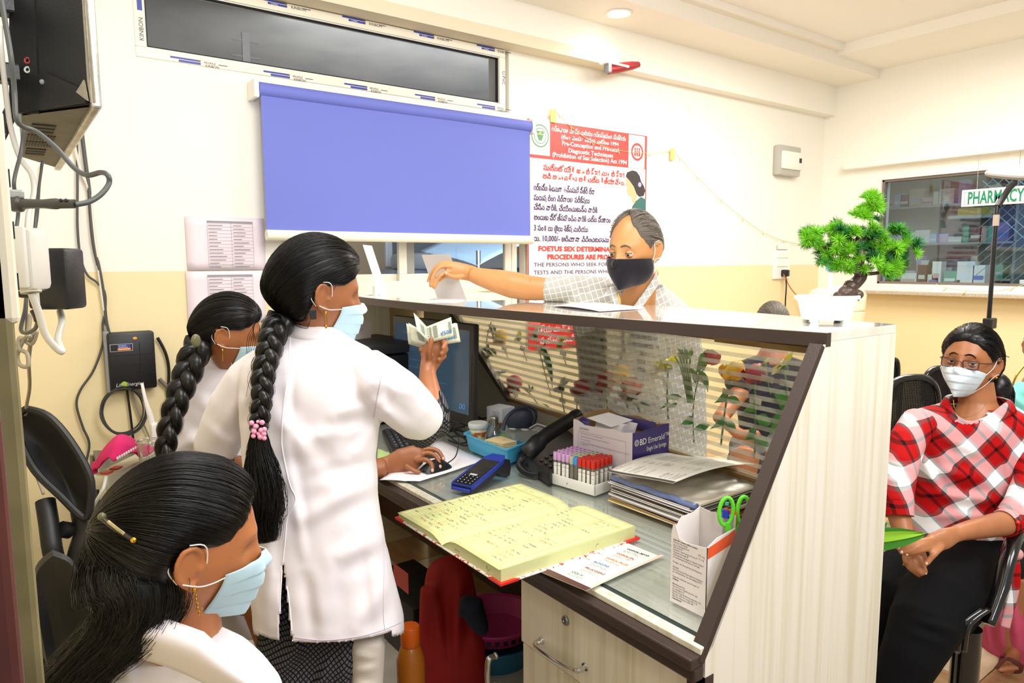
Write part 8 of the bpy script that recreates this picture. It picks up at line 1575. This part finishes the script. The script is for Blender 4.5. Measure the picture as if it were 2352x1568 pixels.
while n_t < 235:
    c = g.choice(bl); a, q = g.uniform(0, 2 * PI), math.sqrt(g.random()); u, v = c[0] + c[2] * q * math.cos(a), c[1] + c[3] * q * math.sin(a); dz = g.uniform(-.05, .06) * (1 - .5 * q); p = BP(u, v, dz)
    k = 0 if (dz < 0 and g.random() < .75) or v < 500 else (1 if g.random() < .5 else 2); dd = (p - BP(1980, 590)); dd.z = abs(dd.z) + .03; mm = M.Translation(p) @ (dd.normalized() * .7 - FW * .5).to_track_quat('Z', 'Y').to_matrix().to_4x4() @ M.Rotation(g.uniform(0, 6), 4, 'Z') @ M.Scale(g.uniform(.7, 1.0), 4)
    t_ = bpy.data.objects.new('needle_tuft', tufts[k]); COL.objects.link(t_); t_.parent = bo; t_.matrix_local = inv @ mm; n_t += 1
# green striped leaf poking out beside the panel
o = empty('striped_leaf', P(2010, 1240, 1.75), 'broad green leaf with pale stripe poking out past the counter panel', 'leaf'); a, b = P(1960, 1243, 1.88), P(2122, 1228, 1.76); LS = mat('leaf_stripe_dark', '#3f8f2a', .4)
for nm_, w_, m_, l_ in (('leaf_blade', 1, LS, 0), ('pale_stripe', .45, mat('leaf_lime', '#9fdc3a', .4), .0015)): build(nm_, MB().grid(lambda s, t: a.lerp(b, t) + CU * ((s - .5) * .062 * w_ * (math.sin(PI * (.25 + .74 * t))) ** .7 + (.006 if w_ < 1 else 0)) - FW * (.008 * abs(s - .5) + l_), 6, 14), m_, o, smooth='all')
build('leaf_blade', MB().grid(lambda s, t: P(2025, 1215, 1.84).lerp(P(2042, 1192, 1.83), t) + RT * (s - .5) * .014 * math.sin(PI * min(.98, t + .3)), 3, 6), LS, o, smooth='all'); build('leaf_stalk', MB().tube([a, a - RT * .06 - UP * .06, V((1.80, 1.0, 1.0))], .004, 6), STEM, o)
# ---------------------------------------------------------------- waiting chairs
BM_ = BMETAL; MESHM = mat('mesh_black', '#191817', .5)
def perf(name, par, c, ax, ay, rx, ry, n=16):
    mb = MB(); q = lambda a: c + ax * rx * math.copysign(abs(math.cos(a)) ** .7, math.cos(a)) + ay * ry * math.copysign(abs(math.sin(a)) ** .7, math.sin(a)); ring = [q(2 * PI * i / 32) for i in range(32)]
    build('backrest_frame', MB().tube(ring, .014, 10, closed=True), BM_, par, smooth=True); nrm = ax.cross(ay)
    for i in range(-n, n + 1):
        t = i / n * .97; w = rx * (1 - abs(t) ** 2.8) ** .36; mb.tube([c + ay * ry * t - ax * w, c + ay * ry * t + ax * w], .0022, 4); h_ = ry * (1 - abs(t) ** 2.8) ** .36; mb.tube([c + ax * rx * t - ay * h_, c + ax * rx * t + ay * h_], .0030, 4)
    build(name, mb, MESHM, par, kind='stuff')
for k, (u, v, d, rx, ry, lb) in enumerate(((2092, 915, 2.75, .085, .085, 'black perforated waiting chair just behind the plaid shirt shoulder'), (2160, 868, 3.35, .06, .05, 'farther black perforated waiting chair left of the seated face'), (2052, 850, 3.9, .02, .06, 'black waiting chair rim peeking past the counter top'))):
    c = P(u, v, d); o = empty('waiting_chair', (c.x, c.y, 0), lb, 'chair', 'black metal waiting chairs'); s_ = 2.0; ax = (rt0 * .9 + fw0 * .3).normalized()
    perf('backrest_mesh', o, c - UP * (ry * .9), ax, UP, rx * 1.7, ry * 1.9); sz = c.z - ry * 3.1 if c.z - ry * 3.1 > .4 else .45
    build('seat', MB().cbox((-.22, -.2, -.01), (.22, .22, .015), .01, M.Translation((c.x, c.y, .45)) @ M.Rotation(-yaw + .3, 4, 'Z') @ M.Translation((0, -.22, 0))), BM_, o, smooth=True)
    for s2_ in (-1, 1): build('leg', MB().cyl(V((c.x, c.y, 0)) + ax * .19 * s2_ - fw0 * .2, V((c.x, c.y, .45)) + ax * .19 * s2_ - fw0 * .1, .014, 10), BM_, o, smooth=True); build('back_post', MB().cyl(V((c.x, c.y, .44)) + ax * .06 * s2_, V((c.x, c.y, c.z - ry)) + ax * .06 * s2_, .011, 10), BM_, o, smooth=True); build('leg', MB().cyl(V((c.x, c.y, 0)) + ax * .19 * s2_ + fw0 * .1, V((c.x, c.y, .45)) + ax * .19 * s2_, .014, 10), BM_, o, smooth=True)
o = empty('waiting_chair', (P(2230, 1500, 2.1).x, P(2230, 1500, 2.1).y, 0), 'black metal armchair under the woman in plaid, near arm curving down', 'chair', 'black metal waiting chairs')
build('armrest', MB().tube(catmull([P(2362, 1205, 2.05), P(2338, 1222, 1.99), P(2318, 1270, 1.93), P(2298, 1350, 1.90), P(2268, 1432, 1.88)], 6), [.014] * 6 + [.026] * 13 + [.024] * 6, 12, flat=.7), BM_, o, smooth='all')
for k_ in (0, 14): build('bracket_rod', MB().tube(catmull([P(2256 + k_, 1400, 1.87), P(2220 + k_, 1425, 1.86), P(2206 + k_, 1450, 1.86), P(2200 + k_, 1495, 1.87)], 5), .008, 8), BM_, o, smooth='all')
l0 = P(2222, 1440, 1.93); build('leg', MB().cyl((l0.x, l0.y, .0), l0, .036, 20), BM_, o, smooth=True); l1 = P(2420, 1440, 2.3); build('leg', MB().cyl((l1.x, l1.y, 0), (l1.x, l1.y, .45), .03, 16), BM_, o, smooth=True)
build('seat', MB().add([P(u, v, d) + UP * z_ for z_ in (-.02, 0) for u, v, d in ((2030, 1400, 2.05), (2200, 1480, 1.90), (2330, 1360, 2.2), (2180, 1310, 2.4))], [(0, 1, 2, 3), (7, 6, 5, 4), (0, 4, 5, 1), (1, 5, 6, 2), (2, 6, 7, 3), (3, 7, 4, 0)]), BM_, o); build('seat_rail', MB().tube([P(2025, 1412, 2.04), P(2110, 1445, 1.97), P(2205, 1490, 1.88)], .014, 10), BM_, o, smooth=True)
build('backrest', MB().grid(lambda s, t: P(2120 + 230 * s, 1330, 2.38).lerp(P(2140 + 230 * s, 1080, 2.45), t) + fw0 * .03 * math.sin(PI * s), 10, 6), MESHM, o, smooth='all', solid=.01)
# ---------------------------------------------------------------- office chairs on the left
OC = mat('office_black', '#121214', .5)
def plate(pts, name, par, d0, bow, m, th=.03, f=.92):
    c = V((sum(p[0] for p in pts) / len(pts), sum(p[1] for p in pts) / len(pts), 0)); P0 = catmull([V((p[0], p[1], p[2] if len(p) > 2 else 0)) for p in pts + pts[:1]], 5)[:-1]; R = []
    for k_, dd in ((.0, bow), (.5, bow * .8), (f, 0), (1, .3 * th), (1, th), (f, th * 1.3), (.5, th * 1.3 + bow), (0, th * 1.3 + bow)): R.append([P(c.x + (p.x - c.x) * max(k_, .01), c.y + (p.y - c.y) * max(k_, .01), d0 + p.z + dd) for p in P0])
    build(name, MB().rings(R), m, par, smooth=True)
o = empty('office_chair', (P(130, 1500, 1.9).x, P(130, 1500, 1.9).y, 0), 'empty black office chair by the wall with padded back and bent arm', 'chair', 'black office chairs')
plate([(60, 938), (40, 960), (45, 1010), (80, 1080), (140, 1140), (195, 1190), (208, 1150), (205, 1090), (160, 1010), (110, 955)], 'backrest', o, 1.72, .03, OC); build('backrest_rim', MB().tube([P(u, v, 1.70) for u, v in [(p.x, p.y) for p in catmull([V(q + (0,)) for q in ((60, 938), (40, 960), (45, 1010), (80, 1080), (140, 1140), (195, 1190), (208, 1150), (205, 1090), (160, 1010), (110, 955), (60, 938))], 4)[:-1]]], .009, 8, closed=True), OC, o, smooth=True)
build('arm_pad', MB().tube(catmull([P(104, 1150, 1.72), P(112, 1200, 1.70), P(120, 1260, 1.68), P(130, 1300, 1.7)], 5), .022, 12), OC, o, smooth=True); build('back_support', MB().tube(catmull([P(185, 1170, 1.74), P(192, 1220, 1.72), P(178, 1270, 1.70), P(165, 1330, 1.72)], 5), .026, 12, flat=.6), OC, o, smooth=True); build('pivot_knob', MB().cyl(P(140, 1215, 1.7), P(160, 1218, 1.72), .02, 14), OC, o, smooth=True)
sx_ = P(190, 1400, 1.8); build('seat', MB().cbox((sx_.x - .12, sx_.y - .2, .42), (sx_.x + .3, sx_.y + .22, .50), .03), OC, o, smooth=True); build('gas_post', MB().cyl((sx_.x + .08, sx_.y, .08), (sx_.x + .08, sx_.y, .42), .025, 14), STEEL, o)
for k in range(5): a = k * 2 * PI / 5; lg_ = build('star_leg', MB().cyl((sx_.x + .08, sx_.y, .09), (sx_.x + .08 + .26 * math.cos(a), sx_.y + .26 * math.sin(a), .06), .018, 8), OC, o); build('castor', MB().ell((sx_.x + .08 + .27 * math.cos(a), sx_.y + .27 * math.sin(a), .03), (.02, .02, .03), None, 10, 8), OC, lg_, smooth=True)
o = empty('office_chair', (P(250, 1568, 1.2).x, P(250, 1568, 1.2).y, 0), 'black office chair back behind the near girl, at lower left', 'chair', 'black office chairs')
plate([(120, 1262), (82, 1300), (75, 1370), (90, 1450), (110, 1540), (150, 1620), (230, 1640), (240, 1500), (200, 1380), (170, 1290)], 'backrest', o, 1.22, .02, OC); build('arm_post', MB().cyl(P(115, 1500, 1.3), P(120, 1620, 1.3), .022, 12), OC, o, smooth=True); q = P(420, 1900, 1.15); q.z = .46; build('seat', MB().cbox((q.x - .24, q.y - .22, .40), (q.x + .24, q.y + .24, .48), .03), OC, o, smooth=True); build('gas_post', MB().cyl((q.x, q.y, .03), (q.x, q.y, .40), .03, 14), STEEL, o)
# ---------------------------------------------------------------- side table with strip, towel, cup, router
dt = 2.55; tz = P(300, 1100, dt).z; c = P(300, 1100, dt); tb = empty('side_table', (c.x, c.y, 0), 'small dark side table with chrome edge at the back wall', 'table')
def tq(z): return [V((p.x, p.y, z)) for p in (P(255, 1118, 2.35), P(400, 1075, 2.35), P(440, 1060, 2.95), P(215, 1060, 2.95))]
build('table_top', slab(tq(tz), tz - .025, tz, .01), mat('table_grey', '#5c5853', .25), tb, smooth=True); a, b = tq(0)[:2]; build('chrome_edge', MB().tube([V((a.x, a.y, tz - .012)), V((b.x, b.y, tz - .012))], .013, 8), CHROME, tb)
for p in tq(0): build('leg', MB().cyl((p.x, p.y, 0), (p.x, p.y, tz - .02), .014, 10), STEEL, tb)
f_ = frame(V((P(226, 1095, 2.42).x, P(226, 1095, 2.42).y, tz)), V(((P(345, 1040, 2.75) - P(226, 1095, 2.42)).x, (P(345, 1040, 2.75) - P(226, 1095, 2.42)).y, 0)), UP.cross(V((P(345, 1040, 2.75) - P(226, 1095, 2.42)).to_tuple())))
o = empty('power_strip', f_.translation, 'cream extension strip with orange-red switches on the side table', 'power strip'); build('housing', MB().cbox((0, -.035, .001), (.36, .035, .05), .006, f_), mat('strip_cream', '#cfc8ac', .4), o, smooth=True)
for k in range(2): build('switch', MB().cbox((.02 + .055 * k, -.022, .05), (.055 + .055 * k, .008, .056), .003, f_), mat('switch_red', '#e0431f', .3), o)
build('cord', MB().tube(catmull([P(244, 1095, 2.40), P(238, 1120, 2.36), P(222, 1150, 2.36), P(208, 1175, 2.4)], 6), .006, 8), mat('cord_white', '#d9dcd8', .4), o, smooth=True)
o = empty('towel', P(280, 1060, 2.5), 'bright pink hand towel with white stitched border draped over the strip', 'towel'); TWL = mat('towel_pink', '#d8286e', .95, bump=.6, bscale=400)
tw = [[(212, 1100, 2.50), (228, 1050, 2.5), (262, 1008, 2.52), (300, 1015, 2.55), (320, 1020, 2.6), (362, 1030, 2.62)], [(214, 1080, 2.46), (232, 1040, 2.44), (268, 1000, 2.46), (298, 1005, 2.5), (322, 1025, 2.55), (340, 1045, 2.58)], [(225, 1075, 2.42), (240, 1045, 2.40), (268, 1020, 2.40), (300, 1025, 2.44), (318, 1045, 2.50), (325, 1048, 2.52)], [(236, 1060, 2.40), (250, 1052, 2.38), (262, 1060, 2.37), (290, 1042, 2.41), (312, 1035, 2.46), (318, 1048, 2.5)]]
rowsT = [catmull([P(*q) for q in r], 5) for r in tw]
def twf(s, t): k = t * 3; i = min(int(k), 2); j = min(int(s * 25), 25); return rowsT[i][j].lerp(rowsT[i + 1][j], k - i) + UP * .003 * math.sin(9 * s + 5 * t)
build('cloth', MB().grid(twf, 25, 15), TWL, o, smooth='all', solid=.006); build('hanging_fold', MB().tube(catmull([P(222, 1060, 2.5), P(214, 1090, 2.47), P(222, 1112, 2.46)], 4), .014, 8, flat=.5), TWL, o, smooth=True)
for k in range(9): build('stitch', MB().ell(P(270 + 5.2 * k, 1052 - 3.0 * k, 2.355 + .008 * k), (.0035, .002, .006), None, 6, 4), WHITE, o)
q = P(345, 1060, 2.42); o = empty('plastic_cup', (q.x, q.y, tz), 'empty clear plastic cup at the right of the side table', 'cup'); h_ = P(345, 1010, 2.42).z - tz; build('cup', MB().lathe([(.026, .0), (.028, .004), (.038, h_ - .004), (.041, h_), (.041, h_ - .008), (.037, h_ - .008)], 28, M.Translation((q.x, q.y, tz + .001)), cap=False), glassmat('cup_clear', (.93, .93, .93, 1), .6), o, smooth=True); build('rim', MB().tube([V((q.x + .041 * math.cos(a), q.y + .041 * math.sin(a), tz + h_)) for a in np.linspace(0, 2 * PI, 25)[:-1]], .0016, 6, closed=True), glassmat('cup_rim', (.9, .9, .9, 1), .8, frost=.5), o, smooth=True)
o = empty('router', P(370, 990, 2.95), 'white router with one tall white aerial behind the cup', 'router'); c = P(372, 1010, 2.9); build('body', MB().cbox((c.x - .04, c.y - .02, tz + .001), (c.x + .06, c.y + .03, P(372, 968, 2.9).z), .008), WHITE, o, smooth=True); build('aerial', MB().tube([P(326, 880, 2.85), P(333, 915, 2.85), P(345, 955, 2.87), P(352, 990, 2.88)], [.006, .007, .012, .013], 10), WHITE, o, smooth=True)
# ---------------------------------------------------------------- under the worktop
def fz(u, v): return onz(u, v, .001)
q = P(943, 1500, 2.0); o = empty('orange_bottle', (q.x, q.y, 0), 'translucent orange water bottle with orange cap under the desk', 'bottle'); OB = mat('bottle_orange', '#b86a1c', .25); OZ = P(943, 1432, 2.0).z
build('bottle', MB().lathe([(.036, 0), (.040, .01), (.040, OZ * .35), (.034, OZ * .42), (.040, OZ * .5), (.041, OZ * .78), (.028, OZ * .87), (.022, OZ * .88)], 24, M.Translation((q.x, q.y, .001))), OB, o, smooth=True); build('cap', MB().lathe([(.026, OZ * .88), (.028, OZ * .89), (.028, OZ - .004), (.025, OZ), (.001, OZ)], 20, M.Translation((q.x, q.y, 0))), mat('cap_orange', '#ee6a10', .35), o, smooth=True)
RB_ = mat('bag_red', '#a3130f', .7, bump=.5, bscale=60); c = P(1040, 1440, 2.5); o = empty('red_bag', (c.x, c.y, 0), 'dark red cloth bag standing under the worktop', 'bag'); mb = MB(); limb(mb, [(1045, 1600, 2.5, 78), (1040, 1500, 2.5, 76), (1035, 1400, 2.5, 66), (1030, 1320, 2.5, 55), (1020, 1290, 2.5, 40)], ratio=.6); limb(mb, [(985, 1350, 2.45, 20), (975, 1440, 2.45, 14), (982, 1530, 2.45, 12)]); co, fs = fuse(mb, .01, 2); npmesh('bag_body', folds(co, [(1000, 1320, 1010, 1500, 14, .02), (1060, 1330, 1050, 1500, 14, .02), (1030, 1400, 1035, 1530, 10, -.01)]), fs, RB_, o)
mb = MB(); limb(mb, [(1060, 1390, 2.35, 24), (1085, 1395, 2.35, 30), (1100, 1430, 2.36, 22), (1110, 1450, 2.38, 14)]); co, fs = fuse(mb, .008, 2); c = P(1085, 1400, 2.35); n_ = empty('navy_cloth', c, 'dark navy cloth lying against the red bag', 'cloth'); npmesh('cloth_fold', co, fs, mat('cloth_navy', '#161c30', .8), n_)
c = fz(1120, 1568); o = empty('blue_basin', (c.x + .1, c.y + .1, 0), 'blue basin under the desk with a pink basket on it', 'basin'); T = M.Translation((c.x + .12, c.y + .12, .001)); build('basin', MB().lathe([(.001, .0), (.13, 0), (.16, .09), (.168, .092), (.168, .098), (.155, .096), (.125, .006), (.001, .006)], 32, T), mat('basin_blue', '#2f7fa8', .35), o, smooth=True)
o = empty('pink_basket', (c.x + .12, c.y + .12, .1), 'magenta pink slotted basket resting on the blue basin', 'basket'); build('basket', MB().lathe([(.001, .105), (.13, .105), (.165, .165), (.172, .166), (.170, .172), (.155, .168), (.12, .112), (.001, .112)], 32, T), mat('basket_pink', '#c43a86', .4), o, smooth=True)
for k in range(12): a = PI + .2 * k; build('slot', MB().box((.150, -.008, .13), (.156, .008, .145), T @ M.Rotation(a, 4, 'Z')), BLACK, o)
c = P(960, 1400, 2.75); o = empty('cpu_case', (c.x, c.y, 0), 'black computer case with red sticker under the desk', 'computer'); build('case', MB().cbox((c.x - .1, c.y - .15, .0), (c.x + .12, c.y + .25, P(960, 1345, 2.75).z), .01), BLACK, o, smooth=True); build('sticker', MB().box((c.x - .102, c.y - .12, .28), (c.x - .1, c.y + .0, .36)), mat('sticker_red', '#c9463a', .5), o)
